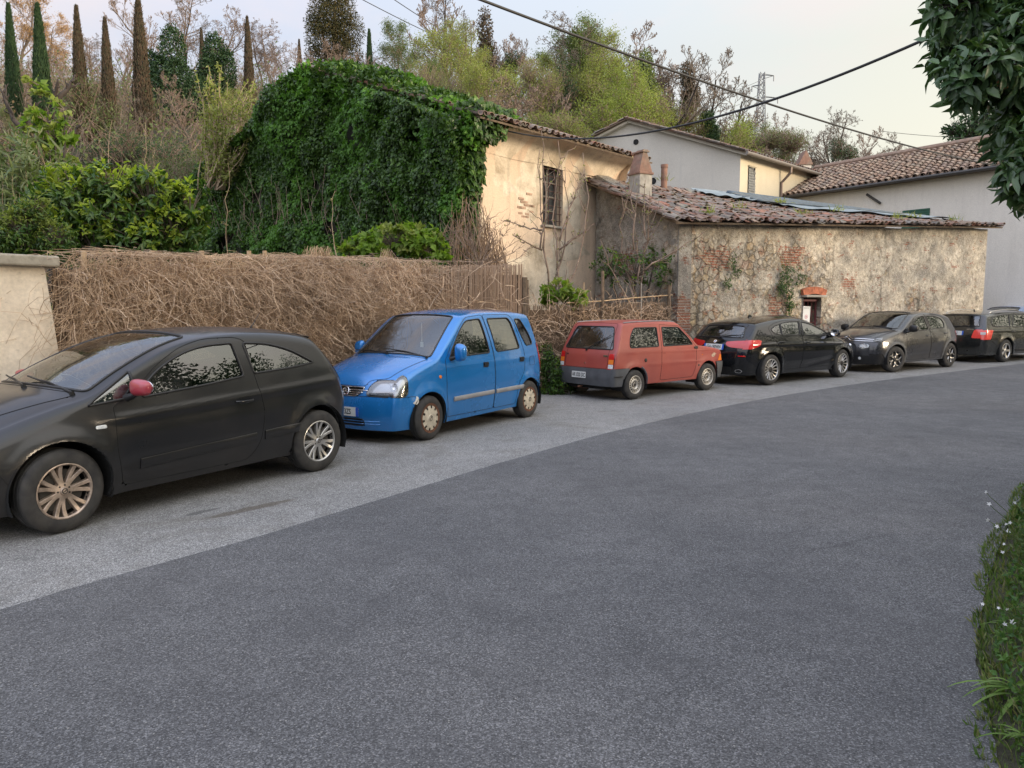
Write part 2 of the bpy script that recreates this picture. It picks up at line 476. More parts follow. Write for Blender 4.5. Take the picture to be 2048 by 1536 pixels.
        for L in range(len(s.regs) + 1):
            nm = 'body' if L == 0 else s.regs[L - 1][0]
            if nm == 'hole': continue
            F = cells(s.lab, L, s.GX.shape)
            if len(F) == 0: continue
            for side in (1, -1):
                V = A.reshape(-1, 3) * [1, side, 1]; N = nA.reshape(-1, 3) * [1, side, 1]
                key = (nm, 0 if nm == 'body' or style.get(nm, {}).get('merge') else side)
                put(key, V, N, F, side > 0)
        for L in range(len(s.regs2) + 1):
            nm = 'body' if L == 0 else s.regs2[L - 1][0]
            F = cells(s.lab2, L, s.Q.shape)
            if len(F) == 0: continue
            # two-sided regions (headlights) keyed by side of centroid
            if nm != 'body' and style.get(nm, {}).get('sided'):
                cy = B.reshape(-1, 3)[F].mean(1)[:, 1]
                for side in (1, -1):
                    FF = F[cy * side > 0]
                    if len(FF): put((nm, side), B.reshape(-1, 3), nB.reshape(-1, 3), FF, False)
            else: put((nm, 0), B.reshape(-1, 3), nB.reshape(-1, 3), F, False)
        lin = MB()
        for (nm, side), lst in parts.items():
            st = style[nm]; mb = MB(); NN = []
            for V, N, F in lst:
                ids, inv = np.unique(F, return_inverse=True); F2 = inv.reshape(F.shape)
                VV = V[ids] + N[ids] * st.get('off', 0)
                # orient by normals
                fn = np.cross(VV[F2[:, 1]] - VV[F2[:, 0]], VV[F2[:, 2]] - VV[F2[:, 0]]); fl = (fn * N[ids][F2[:, 0]]).sum(1) < 0
                F2[fl] = F2[fl][:, ::-1]
                mb.add(VV, F2, 0); NN.append(N[ids])
                if st.get('lining', True): lin.add(V[ids] - N[ids] * .028, F2[:, ::-1], 0)
                if 'behind' in st:
                    pass
            nlen = sum(len(x) for x in NN)
            nseam = 0
            if st.get('seam'):
                for rg, strip in ((s.regs, False), (s.regs2, True)):
                    for (n2, pl) in rg:
                        if n2 != nm: continue
                        for side2 in ((side,) if (side and not strip) else ((0,) if strip else (1, -1))):
                            if strip and side and st.get('sided') and np.sign(pl[:, 1].mean()) != side: continue
                            for run in s._runs(densify(pl, .03), strip):
                                pts = s.P(run[:, 0], run[:, 1], .0) if strip else s.S(run[:, 0], run[:, 1], .0, side2 or 1)
                                if len(pts) > 2:
                                    n0 = mb.n; mb.tube(pts, st['seam'], 5, 1, cap=False); nseam += mb.n - n0
            me_mats = [st['mat'], st.get('seam_mat', M['seam'])]
            o = mb.build(st.get('obj', nm), me_mats, None, True)
            o.parent = s.root
            if nm == 'body' or True:
                N = np.concatenate(NN)
                if len(o.data.vertices) == mb.n:
                    if nseam:
                        vn = np.zeros((mb.n, 3)); o.data.vertices.foreach_get('normal', vn.ravel()) if False else None
                        vn = np.array([v.normal for v in o.data.vertices]); vn[:nlen] = N; N = vn
                    o.data.normals_split_custom_set_from_vertices(N.tolist())
            if st.get('label'): o['label'] = st['label']
            s.obj[(nm, side)] = o
        for (nm, side), o in list(s.obj.items()):
            pa = style[nm].get('parent')
            if pa:
                for sd in (side, 0):
                    if (pa, sd) in s.obj and s.obj[(pa, sd)].parent == s.root: o.parent = s.obj[(pa, sd)]; break
        s.body = s.obj[('body', 0)]
        l = lin.build('interior_lining', M['int'], s.root, True)
        # floor / underbody + wheel wells
        u = MB(); sp = s.sp; zf = sp.get('sill', .2) + .015
        xs = np.linspace(s.ctrl[-1, 0] + .05, s.ctrl[0, 0] - .05, 24); rows = []
        for x in xs:
            w = float(s.W(x, sp.get('sill', .2) + .03)) - .03
            for a in s.ax:
                if abs(x - a) < sp['arch'] + .04: w = min(w, sp['W'] / 2 - .26)
            rows.append([(x, -w, zf), (x, w, zf)])
        V = np.array(rows).reshape(-1, 3); n = len(xs)
        u.add(V, [(2 * i, 2 * i + 1, 2 * i + 3, 2 * i + 2) for i in range(n - 1)], 0)
        for a in s.ax:
            for sd in (1, -1):
                Mx = Matrix.Translation((a, 0, sp['tr_'] + .01))
                r = sp['arch'] + .012; wo = float(s.W(a, sp['tr_'] + sp['arch'] + .03)) - .012
                u.lathe([(r, sd * wo), (r, sd * (wo - .30)), (.05, sd * (wo - .30))], 24, Mx, 0, -.35, math.pi + .35)
        u.box((s.ax[1] - .25, 0, .26), (.5, .9, .14)); u.box((0, .1, .23), (2.2, .18, .12))
        u.tube([(s.ax[0], -.6, sp['tr_']), (s.ax[0], .6, sp['tr_'])], .03); u.tube([(s.ax[1], -.6, sp['tr_'] - .02), (s.ax[1], .6, sp['tr_'] - .02)], .045)
        u.build('underbody', M['under'], s.root)
    def _runs(s, pts, strip):
        if strip: ok = np.abs(pts[:, 1]) < np.interp(pts[:, 0], s.bs, s.bt[:, 5]) + .01
        else:
            ok = np.ones(len(pts), bool)
            for a in s.ax: ok &= np.hypot(pts[:, 0] - a, pts[:, 1] - s.sp['tr_'] - .01) > s.sp['arch']
            zb = np.interp(pts[:, 0], [s.ctrl[-1, 0], s.ctrl[0, 0]], [s.ctrl[-1, 1], s.ctrl[0, 1]])
            ok &= pts[:, 1] > zb - .001
            ok &= inside(s.cm[:, :2], pts[:, 0], pts[:, 1]) | (nearest(s.cm[:, :2], pts[:, 0], pts[:, 1], closed=False)[0] < .004)
        out = []; cur = []
        for p, k in zip(pts, ok):
            if k: cur.append(p)
            elif cur: out.append(np.array(cur)); cur = []
        if cur: out.append(np.array(cur))
        return out
    # ---- add-ons
    def rub(s, name, pts, h, th, mat, sides=(1, -1), parent=None, off=0.0):
        pts = densify(np.array(pts, float), .04, closed=False)
        for sd in sides:
            mb = MB(); rings = []
            prof = [(-h / 2, -.004), (-h / 2, th * .6), (-h / 2 + th * .5, th), (h / 2 - th * .5, th), (h / 2, th * .6), (h / 2, -.004)]
            for dz, o in prof: rings.append(s.S(pts[:, 0], pts[:, 1] + dz, o + off, sd))
            V = np.stack(rings, 1); n, k = V.shape[:2]
            # pinch ends
            F = [(i * k + j, (i + 1) * k + j, (i + 1) * k + j + 1, i * k + j + 1) for i in range(n - 1) for j in range(k - 1)]
            F += [tuple(range(k)), tuple((n - 1) * k + j for j in range(k))[::-1]]
            mb.add(V.reshape(-1, 3), F); o = mb.build(name, mat, s.root, True)
            autosmooth(o, 50)
            if parent:
                p = s.obj.get((parent, sd));
                if p: o.parent = p
    def patch_side(s, name, poly, mat, off, sides=(1, -1), parent=None, r=.02):
        poly = densify(round_poly(poly, r), .02); c = poly.mean(0)
        for sd in sides:
            mb = MB(); rings = [s.S(poly[:-1, 0], poly[:-1, 1], -.003, sd)] + [s.S(c[0] + (poly[:-1, 0] - c[0]) * k, c[1] + (poly[:-1, 1] - c[1]) * k, o2, sd) for k, o2 in ((1, off * .8), (.93, off), (.5, off), (0.02, off))]
            V = np.concatenate(rings); n = len(poly) - 1
            F = [(q * n + i, q * n + (i + 1) % n, (q + 1) * n + (i + 1) % n, (q + 1) * n + i) for q in range(len(rings) - 1) for i in range(n)]
            mb.add(V, F); o = mb.build(name, mat, s.root, True); autosmooth(o, 50)
            if parent and (parent, sd) in s.obj: o.parent = s.obj[(parent, sd)]
        return o
    def frame_strip(s, idx, y, off=0):
        """matrix for a flat item set on the strip surface, facing outward (local z out, x to its right, y up)"""
        q = float(s.idx2s(idx)) / s.cs[-1] * s.bs[-1]
        p = s.P(np.array([q]), np.array([y]))[0]; e = .02
        a = s.P(np.array([q + e]), np.array([y]))[0] - s.P(np.array([q - e]), np.array([y]))[0]
        b = s.P(np.array([q]), np.array([y + e]))[0] - s.P(np.array([q]), np.array([y - e]))[0]
        n = np.cross(b, a); n = s._out(p[None], n[None] / np.linalg.norm(n))[0]
        n = Vector(n); up = Vector((0, 0, 1)); up = (up - n * up.dot(n)).normalized(); rt = up.cross(n)
        Mx = Matrix((rt, up, n)).transposed().to_4x4(); Mx.translation = Vector(p) + n * off
        return Mx
    def frame_side(s, x, z, sd=1, off=0):
        e = .02; p = s.S(np.array([x]), np.array([z]), 0, sd)[0]
        a = s.S(np.array([x + e]), np.array([z]), 0, sd)[0] - s.S(np.array([x - e]), np.array([z]), 0, sd)[0]
        b = s.S(np.array([x]), np.array([z + e]), 0, sd)[0] - s.S(np.array([x]), np.array([z - e]), 0, sd)[0]
        n = np.cross(a, b); n = n / np.linalg.norm(n); n = n * (1 if n[1] * sd > 0 else -1)
        n = Vector(n); up = Vector((0, 0, 1)); up = (up - n * up.dot(n)).normalized(); rt = up.cross(n)
        Mx = Matrix((rt, up, n)).transposed().to_4x4(); Mx.translation = Vector(p) + n * off
        return Mx
    def handle(s, x, z, mat, kind='pull', sides=(1, -1), door='door', fwd=1):
        for sd in sides:
            Mx = s.frame_side(x, z, sd); mb = MB()
            if kind == 'pull':
                mb.lathe([(.0001, -.004), (.036, -.003), (.042, .002), (.044, .005)], 20, Mx @ SW @ Matrix.Diagonal((1.5, 1, .72, 1)), 1)
                t = np.linspace(-1, 1, 11); pts = np.c_[t * .095, np.zeros(11), .006 + .034 * (1 - np.abs(t)**3)]
                pts = pts @ np.array(Mx)[:3, :3].T + np.array(Mx)[:3, 3]
                mb.tube(pts, .0115 - .003 * np.abs(t)**2, 8, 0)
            elif kind == 'flap':
                A = np.array(Mx)
                mb.prism([(-.06, -.035), (.06, -.035), (.06, .035), (-.06, .035)], .004, Mx @ SW, 1)
                mb.prism(round_poly([(-.05, -.012), (.05, -.012), (.052, .026), (-.05, .026)], .01), .018, Mx @ SW, 0)
            else:
                mb.lathe([(.0001, -.012), (.012, -.012), (.014, 0)], 14, Mx @ SW, 0)
                mb.lathe([(.018, 0), (.022, -.004), (.022, .002)], 14, Mx @ SW, 1)
            o = mb.build('door_handle', [mat, M['black']], s.obj.get((door, sd), s.root), True); autosmooth(o, 45)
    def mirror(s, x, z, mat, size=(.10, .075, .085), out=.13, sides=(1, -1), stalk=True):
        for sd in sides:
            y = float(s.W(x, z)); mb = MB()
            c = np.array([x - .02, sd * (y + out), z + .06])
            # superellipsoid shell, open toward the rear (-x)
            a = np.linspace(-np.pi / 2, np.pi / 2, 13); b = np.linspace(0, 2 * np.pi, 25)[:-1]
            pw = lambda v, e: np.sign(v) * np.abs(v)**e
            V = []
            for ai in a:
                for bi in b:
                    V.append((size[1] * (1.0 if ai > 0 else .55) * pw(np.sin(ai), .8), size[0] * pw(np.cos(ai), .7) * pw(np.cos(bi), .62), size[2] * pw(np.cos(ai), .7) * pw(np.sin(bi), .62)))
            V = np.array(V); V[:, 2] *= 1 - .25 * (V[:, 1] * sd / size[0]) * (-1 if True else 1) * -1 * .5
            V = V + c; n = 24
            F = [(i * n + j, i * n + (j + 1) % n, (i + 1) * n + (j + 1) % n, (i + 1) * n + j) for i in range(12) for j in range(n)]
            mb.add(V, F, 0)
            if stalk:
                mb.tube([(x + .03, sd * (y - .02), z - .03), (x + .01, sd * (y + .05), z - .01), (x - .01, sd * (y + out * .75), z + .02)], [.035, .026, .022], 8, 1)
                mb.prism(round_poly([(-.09, -.05), (.07, -.05), (-.02, .07), (-.09, .07)], .02), .02, Matrix.Translation((x, sd * (y + .004) - (.02 if sd > 0 else 0), z)), 1)
            o = mb.build('wing_mirror', [mat, M['black']], s.root, True); autosmooth(o, 60)
            g = MB(); g.lathe([(.0001, 0), (size[2] * .8, 0), (size[2] * .82, .004)], 20, Matrix.Translation((c[0] - size[1] * .57, c[1], c[2])) @ Matrix.Rotation(R(90), 4, 'Z') @ Matrix.Diagonal((size[0] / size[2], 1, 1, 1)))
            g.build('mirror_glass', M['chrome'], o, True)
    def antenna(s, idx, y=0, L=.25, lean=.6):
        Mx = s.frame_strip(idx, y); p = Mx.translation; mb = MB()
        mb.tube([p, p + Vector((-lean * L * .1, 0, .02)), p + Vector((-lean * L, 0, L * .8))], [.016, .005, .0025], 6)
        mb.build('roof_antenna', M['black'], s.root, True)
    def wiper(s, i0, y0, i1, y1, mat=None):
        f = lambda i, y, o: Vector(s.P(np.array([float(s.idx2s(i)) / s.cs[-1] * s.bs[-1]]), np.array([y]), o)[0])
        mb = MB(); a = f(i0, y0, .012); b = f(i1, y1, .02); m = (a * .45 + b * .55) + Vector((0, 0, .014))
        mb.tube([a, m, m * .3 + b * .7], [.009, .007, .004], 6); mb.tube([a * .55 + b * .45, b, b + (b - a) * .12], .007, 5)
        mb.lathe([(.001, -.02), (.018, -.02), (.018, .01)], 10, Matrix.Translation(a) @ Matrix.Rotation(R(90), 4, 'X'))
        mb.build('wiper', M['black'], s.root)
    def seat(s, x, y, z=.33, mat=None, head=True, w=.48, back=.60):
        mat = mat or M['int']; rt = Matrix.Rotation(R(-16), 3, 'Y')
        a = MB(); a.box((x, y, z), (.50, w, .16)); a.box(Vector((x - .30, y, z + .33)), (.13, w * .95, back), rot=rt, taper=.86)
        o = a.build('seat', mat, s.root, True); bevel(o, .05, 3)
        if head:
            h = MB(); h.box(Vector((x - .40, y, z + .33 + back * .5 + .13)), (.09, .27, .19), rot=rt, taper=.85)
            h.tube([(x - .38, y - .06, z + .5), (x - .395, y - .06, z + .78)], .007); h.tube([(x - .38, y + .06, z + .5), (x - .395, y + .06, z + .78)], .007)
            bevel(h.build('headrest', mat, o, True), .035, 3)
    def dash(s, x, z=.78, w=1.3, wheel_y=.35):
        a = MB(); a.box((x, 0, z), (.42, w, .22), taper=.8); o = a.build('dashboard', M['int'], s.root, True); bevel(o, .04, 3)
        b = MB(); Mx = Matrix.Translation((x - .33, wheel_y, z + .02)) @ Matrix.Rotation(R(62), 4, 'Z') @ Matrix.Rotation(R(0), 4, 'X')
        Mx = Matrix.Translation((x - .36, wheel_y, z + .02)) @ Matrix.Rotation(R(-65), 4, 'Y')
        th = np.linspace(0, 2 * np.pi, 29); P = np.c_[.18 * np.cos(th), .18 * np.sin(th), np.zeros(29)] @ np.array(Mx)[:3, :3].T + np.array(Mx)[:3, 3]
        b.tube(P, .014, 6, cap=False)
        for t in (0, 2.4, 3.9):
            e = np.array([.17 * math.cos(t + 1.57), .17 * math.sin(t + 1.57), 0]) @ np.array(Mx)[:3, :3].T + np.array(Mx)[:3, 3]; b.tube([np.array(Mx)[:3, 3], e], .015, 5)
        b.build('steering_wheel', M['black'], s.root, True)
    def plate(s, Mx, txt, w=.52, h=.11, blue=(True, True), size=.092, sx=.78):
        mb = MB(); k = Mx @ Matrix.Rotation(R(-90), 4, 'X')
        mb.prism(round_poly([(-w / 2, -h / 2), (w / 2, -h / 2), (w / 2, h / 2), (-w / 2, h / 2)], .008, 3), .006, Mx @ SW, 0)
        bw = .042
        for sg, f in ((-1, blue[0]), (1, blue[1])):
            if f: mb.prism([(sg * w / 2 - (bw if sg > 0 else 0), -h / 2), (sg * w / 2 + (bw if sg < 0 else 0), -h / 2), (sg * w / 2 + (bw if sg < 0 else 0), h / 2), (sg * w / 2 - (bw if sg > 0 else 0), h / 2)], .0075, Mx @ SW, 1)
        o = mb.build('number_plate', [M['plate'], M['plate_blue']], s.root)
        t = text_obj(txt, size, Mx @ Matrix.Translation((0, -.004, .007)), M['ink'], 'plate_lettering', o, .001, sx=sx)
        return o
    def wheels(s, kind, mats, steer=0, width=.185):
        sp = s.sp; Rt = sp['tr_']; rr = sp['rim']
        for k, a in enumerate(s.ax):
            for sd in (1, -1):
                yo = float(s.W(a, Rt + sp['arch'] + .03)) - sp.get('winset', .02)
                rot = Matrix.Rotation(R(steer) if k == 0 else 0, 4, 'Z')
                hub = MB()
                base = Matrix.Translation((a, sd * (yo - width / 2), Rt)) @ rot
                if sd < 0: base = base @ Matrix.Rotation(math.pi, 4, 'Z')
                base = base @ Matrix.Rotation(R((17 + 31 * k + 11 * sd)), 4, 'Y')
                h = width / 2
                hub.lathe([(.0001, h - .05), (rr * .78, h - .05), (rr * .78, h - .065), (.0001, h - .065)], 32)
                hub.lathe([(rr * .98, -h + .02), (rr * .93, h - .05), (rr * .93, h - .02)], 36)
                w = hub.build('wheel', M['dark_metal'], s.root, True); w.matrix_local = base; autosmooth(w, 40)
                t = MB(); e = .012
                t.lathe([(rr - .012, -h + .01), (rr, -h), (rr + .02, -h - .003), ((rr + Rt) / 2, -h - .006), (Rt - .03, -h + .002), (Rt - .008, -h + .016), (Rt, -h + .035), (Rt, -.05), (Rt - .006, -.046), (Rt - .006, -.040), (Rt, -.036), (Rt, -.004), (Rt - .006, 0), (Rt - .006, .006), (Rt, .01), (Rt, .042), (Rt - .006, .046), (Rt - .006, .052), (Rt, .056), (Rt, h - .03), (Rt - .008, h - .014), (Rt - .03, h), ((rr + Rt) / 2, h + .007), (rr + .02, h + .004), (rr, h), (rr - .012, h - .01)], 56)
                o = t.build('tyre', M['tyre'], w, True); autosmooth(o, 35)
                r = MB(); RIMS[kind](r, rr, h)
                o = r.build('rim', mats, w, False); autosmooth(o, 38)
        return
def rim_ring(r, rr, h, mi=0, w=.014):
    r.lathe([(rr + .002, h - .012), (rr + .002, h + .002), (rr - w * .4, h + .005), (rr - w, h - .004), (rr - w * 1.1, h - .05)], 48, None, mi)
def spoke(r, a, r0, r1, w0, w1, y0, y1, th=.02, mi=0, sk=0.0):
    """box spoke from radius r0 to r1 at angle a; y = axial position of its face"""
    n = 5; V = []
    for i in range(n):
        t = i / (n - 1); rad = r0 + (r1 - r0) * t; w = w0 + (w1 - w0) * t; y = y0 + (y1 - y0) * t - .012 * math.sin(t * 3.14)
        aa = a + sk * t; c, s_ = math.cos(aa), math.sin(aa); tx, tz = -s_, c
        for (o, yy) in ((-w / 2 - .003, y - th), (-w / 2, y - .003), (-w / 2 + .003, y), (w / 2 - .003, y), (w / 2, y - .003), (w / 2 + .003, y - th)):
            V.append((rad * c + tx * o, yy, rad * s_ + tz * o))
    k = 6; F = [(i * k + j, (i + 1) * k + j, (i + 1) * k + j + 1, i * k + j + 1) for i in range(n - 1) for j in range(k - 1)]
    r.add(V, F, mi)
def rim_corsa(r, rr, h):
    rim_ring(r, rr, h)
    for i in range(7):
        a = i * 2 * math.pi / 7
        for o in (-.115, .115): spoke(r, a + o * 1.0, rr * .25, rr - .008, .026, .030, h - .018, h - .004, .03, 0, o * .55)
        spoke(r, a, rr * .22, rr - .01, .02, .045, h - .045, h - .034, .015, 1)
        aa = a + math.pi / 7
        r.lathe([(.0001, h - .014), (.007, h - .014), (.007, h - .03)], 8, Matrix.Translation((.045 * math.cos(aa), 0, .045 * math.sin(aa))), 1) if i < 5 else None
    r.lathe([(.0001, h - .004), (.026, h - .004), (.030, h - .008), (.033, h - .016), (.062, h - .020), (.07, h - .05)], 28, None, 0)
    r.lathe([(.022, h - .003), (.019, h - .001), (.016, h - .003)], 24, None, 1)
    r.box((0, h - .002, 0), (.03, .004, .004), mi=1)
def rim_cap(r, rr, h):
    n = 10; R1 = rr * .97; Ri = rr * .66
    r.lathe([(.0001, h + .006), (.025, h + .006), (.03, h + .010), (.04, h + .010), (.045, h + .004), (Ri * .8, h + .008), (Ri, h + .004)], 60, None, 0)
    for i in range(n):
        a = i * 2 * math.pi / n; hw = .66 * math.pi / n
        r.lathe([(Ri, h + .004), (R1 - .02, h - .002), (R1, h - .008)], 6, None, 0, a - hw, a + hw)
    r.lathe([(R1 - .022, h - .002), (R1 - .004, h + .004), (rr + .004, h + .004), (rr + .006, h - .004), (rr, h - .02)], 60, None, 1)
    r.lathe([(Ri - .01, h - .016), (rr * .98, h - .018)], 40, None, 2)
    r.lathe([(.034, h + .011), (.030, h + .0125), (.027, h + .011)], 24, None, 2)
    r.box((0, h + .011, .002), (.05, .004, .005), mi=2, rot=Matrix.Rotation(.35, 3, 'Y'))
def rim_panda(r, rr, h):
    rim_ring(r, rr, h, 0, .016)
    r.lathe([(rr - .014, h - .03), (rr * .86, h - .045), (rr * .80, h - .03)], 48, None, 0)
    n = 16; Ra, Rb = rr * .62, rr * .80
    for i in range(n):
        a = i * 2 * math.pi / n; hw = .52 * math.pi / n
        r.lathe([(Rb, h - .03), ((Ra + Rb) / 2, h - .024), (Ra, h - .02)], 4, None, 0, a - hw, a + hw)
    r.lathe([(Ra, h - .02), (rr * .50, h - .008), (rr * .40, h - .02), (rr * .32, h - .045), (.04, h - .045), (.035, h - .01), (.0001, h - .008)], 48, None, 0)
    r.lathe([(.045, h - .043), (.028, h - .006), (.0001, h - .005)], 20, None, 1)
    for i in range(4):
        a = i * math.pi / 2; r.lathe([(.0001, h - .03), (.009, h - .03), (.009, h - .045)], 6, Matrix.Translation((.058 * math.cos(a), 0, .058 * math.sin(a))), 1)
def rim_multi(r, rr, h):
    rim_ring(r, rr, h, 0, .010)
    for i in range(15):
        a = i * 2 * math.pi / 15; spoke(r, a, .045, rr - .006, .014, .017, h - .022, h - .004, .02, 0)
    r.lathe([(.0001, h - .008), (.03, h - .008), (.034, h - .014), (.06, h - .022), (.065, h - .05)], 28, None, 1)
def rim_y(r, rr, h):
    rim_ring(r, rr, h, 1, .010)
    for i in range(5):
        a = i * 2 * math.pi / 5
        spoke(r, a, .04, rr * .62, .034, .026, h - .02, h - .006, .02, 0)
        for o in (-1, 1):
            spoke(r, a, rr * .55, rr - .006, .02, .016, h - .008, h - .002, .02, 0, o * .42)
            spoke(r, a + o * .30, rr * .30, rr * .95, .02, .03, h - .03, h - .016, .02, 1, -o * .18)
    r.lathe([(.0001, h - .006), (.028, h - .006), (.034, h - .014), (.055, h - .022), (.06, h - .05)], 24, None, 1)
def rim_five(r, rr, h):
    rim_ring(r, rr, h, 0, .012)
    for i in range(5):
        a = i * 2 * math.pi / 5; spoke(r, a, .04, rr - .006, .05, .062, h - .02, h - .004, .025, 0)
    r.lathe([(.0001, h - .008), (.03, h - .008), (.034, h - .014), (.055, h - .02), (.06, h - .05)], 24, None, 0)
RIMS = dict(corsa=rim_corsa, cap=rim_cap, panda=rim_panda, multi=rim_multi, y=rim_y, five=rim_five)
# ------------------------------------------------------------------ the cars
def poly(*p): return list(p)
def car_root(name, label, cx, cy, head, group='cars parked along the fence and the stone wall', wb=2.5):
    """head = heading clockwise from +Y (degrees)"""
    o = empty(name, (cx, cy, gz(cx, cy)), R(90 - head))
    tag(o, label, 'car', group); return o
def wb_centre(ax, ay, head, wb, half, first='front'):
    """near-side contact point of one axle -> car centre. half = half track"""
    h = R(head); d = Vector((math.sin(h), math.cos(h)))
    return d
PW = M
def place_car(name, label, contact, head, wb, W, forward_to_right, is_front):
    """contact = ground point under the outer face of the near wheel (front/rear). Near side is the road side."""
    h = R(head); road = Vector((math.sin(h), math.cos(h)))            # direction up the road
    right = Vector((math.cos(h), -math.sin(h)))                       # toward the camera side
    c = Vector(contact[:2])
    fwd = road if forward_to_right else -road
    c = c - right * (W / 2 - .03) + fwd * (-(wb / 2) if is_front else wb / 2)
    o = empty(name, (c.x, c.y, gz(c.x, c.y)), math.atan2(fwd.y, fwd.x))
    p = (gz(*(c + fwd * 1.2)) - gz(*(c - fwd * 1.2))) / 2.4
    o.rotation_euler = (0, -math.atan(p), math.atan2(fwd.y, fwd.x))
    tag(o, label, 'car', 'cars parked along the fence and the stone wall')
    return o
def circle_pts(x, z, r, n=20): t = np.linspace(0, 2 * np.pi, n, endpoint=False); return np.c_[x + r * np.cos(t), z + r * np.sin(t)]
def base_style(pm, glassm=None):
    g = glassm or M['glass']
    return {'body': dict(obj='body', mat=pm),
            'door': dict(obj='door', mat=pm, seam=.0035), 'rear_door': dict(obj='door', mat=pm, seam=.0035),
            'window': dict(obj='window', mat=g, off=-.006, seam=.011, seam_mat=M['black'], lining=False, parent='door'),
            'rear_window': dict(obj='window', mat=g, off=-.006, seam=.011, seam_mat=M['black'], lining=False, parent='rear_door'),
            'quarter': dict(obj='quarter_window', mat=g, off=-.006, seam=.011, seam_mat=M['black'], lining=False),
            'quarter2': dict(obj='quarter_window', mat=g, off=-.006, seam=.011, seam_mat=M['black'], lining=False),
            'windscreen': dict(obj='windscreen', mat=M['glass_ws'], off=-.004, seam=.012, seam_mat=M['black'], lining=False),
            'tailglass': dict(obj='rear_window', mat=M['glass_ws'], off=-.004, seam=.012, seam_mat=M['black'], lining=False, parent='tailgate'),
            'hood': dict(obj='hood', mat=pm, seam=.0035), 'tailgate': dict(obj='tailgate', mat=pm, seam=.0035),
            'bumper': dict(obj='bumper', mat=pm, seam=.003, merge=True), 'rbumper': dict(obj='bumper', mat=pm, seam=.003, merge=True),
            'sill': dict(obj='sill_trim', mat=M['grey_plastic']),
            'cladding': dict(obj='wheel_arch_cladding', mat=M['grey_plastic']),
            'grille': dict(obj='grille', mat=M['black'], off=-.02, seam=.008, seam_mat=M['black']),
            'intake': dict(obj='air_intake', mat=M['black'], off=-.03, seam=.006, seam_mat=M['black']),
            'headlight': dict(obj='headlight', mat=M['lens'], off=.003, seam=.006, seam_mat=M['black'], sided=True, lining=False),
            'taillight': dict(obj='taillight', mat=M['red_lens'], off=.006, seam=.005, seam_mat=M['black'], sided=True),
            'fuel': dict(obj='fuel_flap', mat=pm, seam=.003),
            'black': dict(obj='black_panel', mat=M['black'])}
def lamp_back(car, key='headlight', depth=.05):
    """reflector bucket and bowls behind each clear headlight"""
    for (nm, sd), o in car.obj.items():
        if nm != key: continue
        me = o.data; n = len(me.vertices); co = np.array([v.co for v in me.vertices]); fs = [tuple(p.vertices) for p in me.polygons if p.material_index == 0]
        used = sorted({i for f in fs for i in f}); mp = {a: b for b, a in enumerate(used)}
        c = co[used]; cen = c.mean(0); inw = np.array([0 if abs(cen[0]) < .1 else -np.sign(cen[0]), -np.sign(cen[1]) * .35, 0]); inw = inw / np.linalg.norm(inw)
        b = MB(); b.add(cen + (c - cen) * .9 + inw * depth, [tuple(mp[i] for i in f) for f in fs if len(f) == 4] or [(0, 1, 2)])
        # skirt
        b.build('lamp_reflector', M['reflector'], o, True)
        g = MB()
        for k, r in ((-.28, .05), (.30, .042)):
            ext = c.max(0) - c.min(0); p = cen + inw * .012 + np.array([0, ext[1] * k * .5, 0])
            g.lathe([(r * 1.1, 0), (r, .006), (r * .6, .022), (.0001, .028)], 20, Matrix.Translation(p) @ Matrix.Rotation(R(-90) * (1 if cen[0] > 0 else -1) * -1, 4, 'Z'))
        g.build('lamp_bowl', M['chrome'], o, True)
def emblem_bolt(Mx, r, parent, name='emblem'):
    """ring with a horizontal bolt"""
    g = MB(); g.lathe([(r, 0), (r * 1.0, .012), (r * .86, .014), (r * .80, .006), (r * .8, 0)], 32, Mx @ SW)
    g.prism([(-r * 1.15, r * .10), (r * .15, r * .10), (-r * .02, -r * .02), (r * 1.15, -r * .12), (-r * .15, -r * .12), (0, .0)], .012, Mx @ SW)
    return g.build(name, M['chrome'], parent)

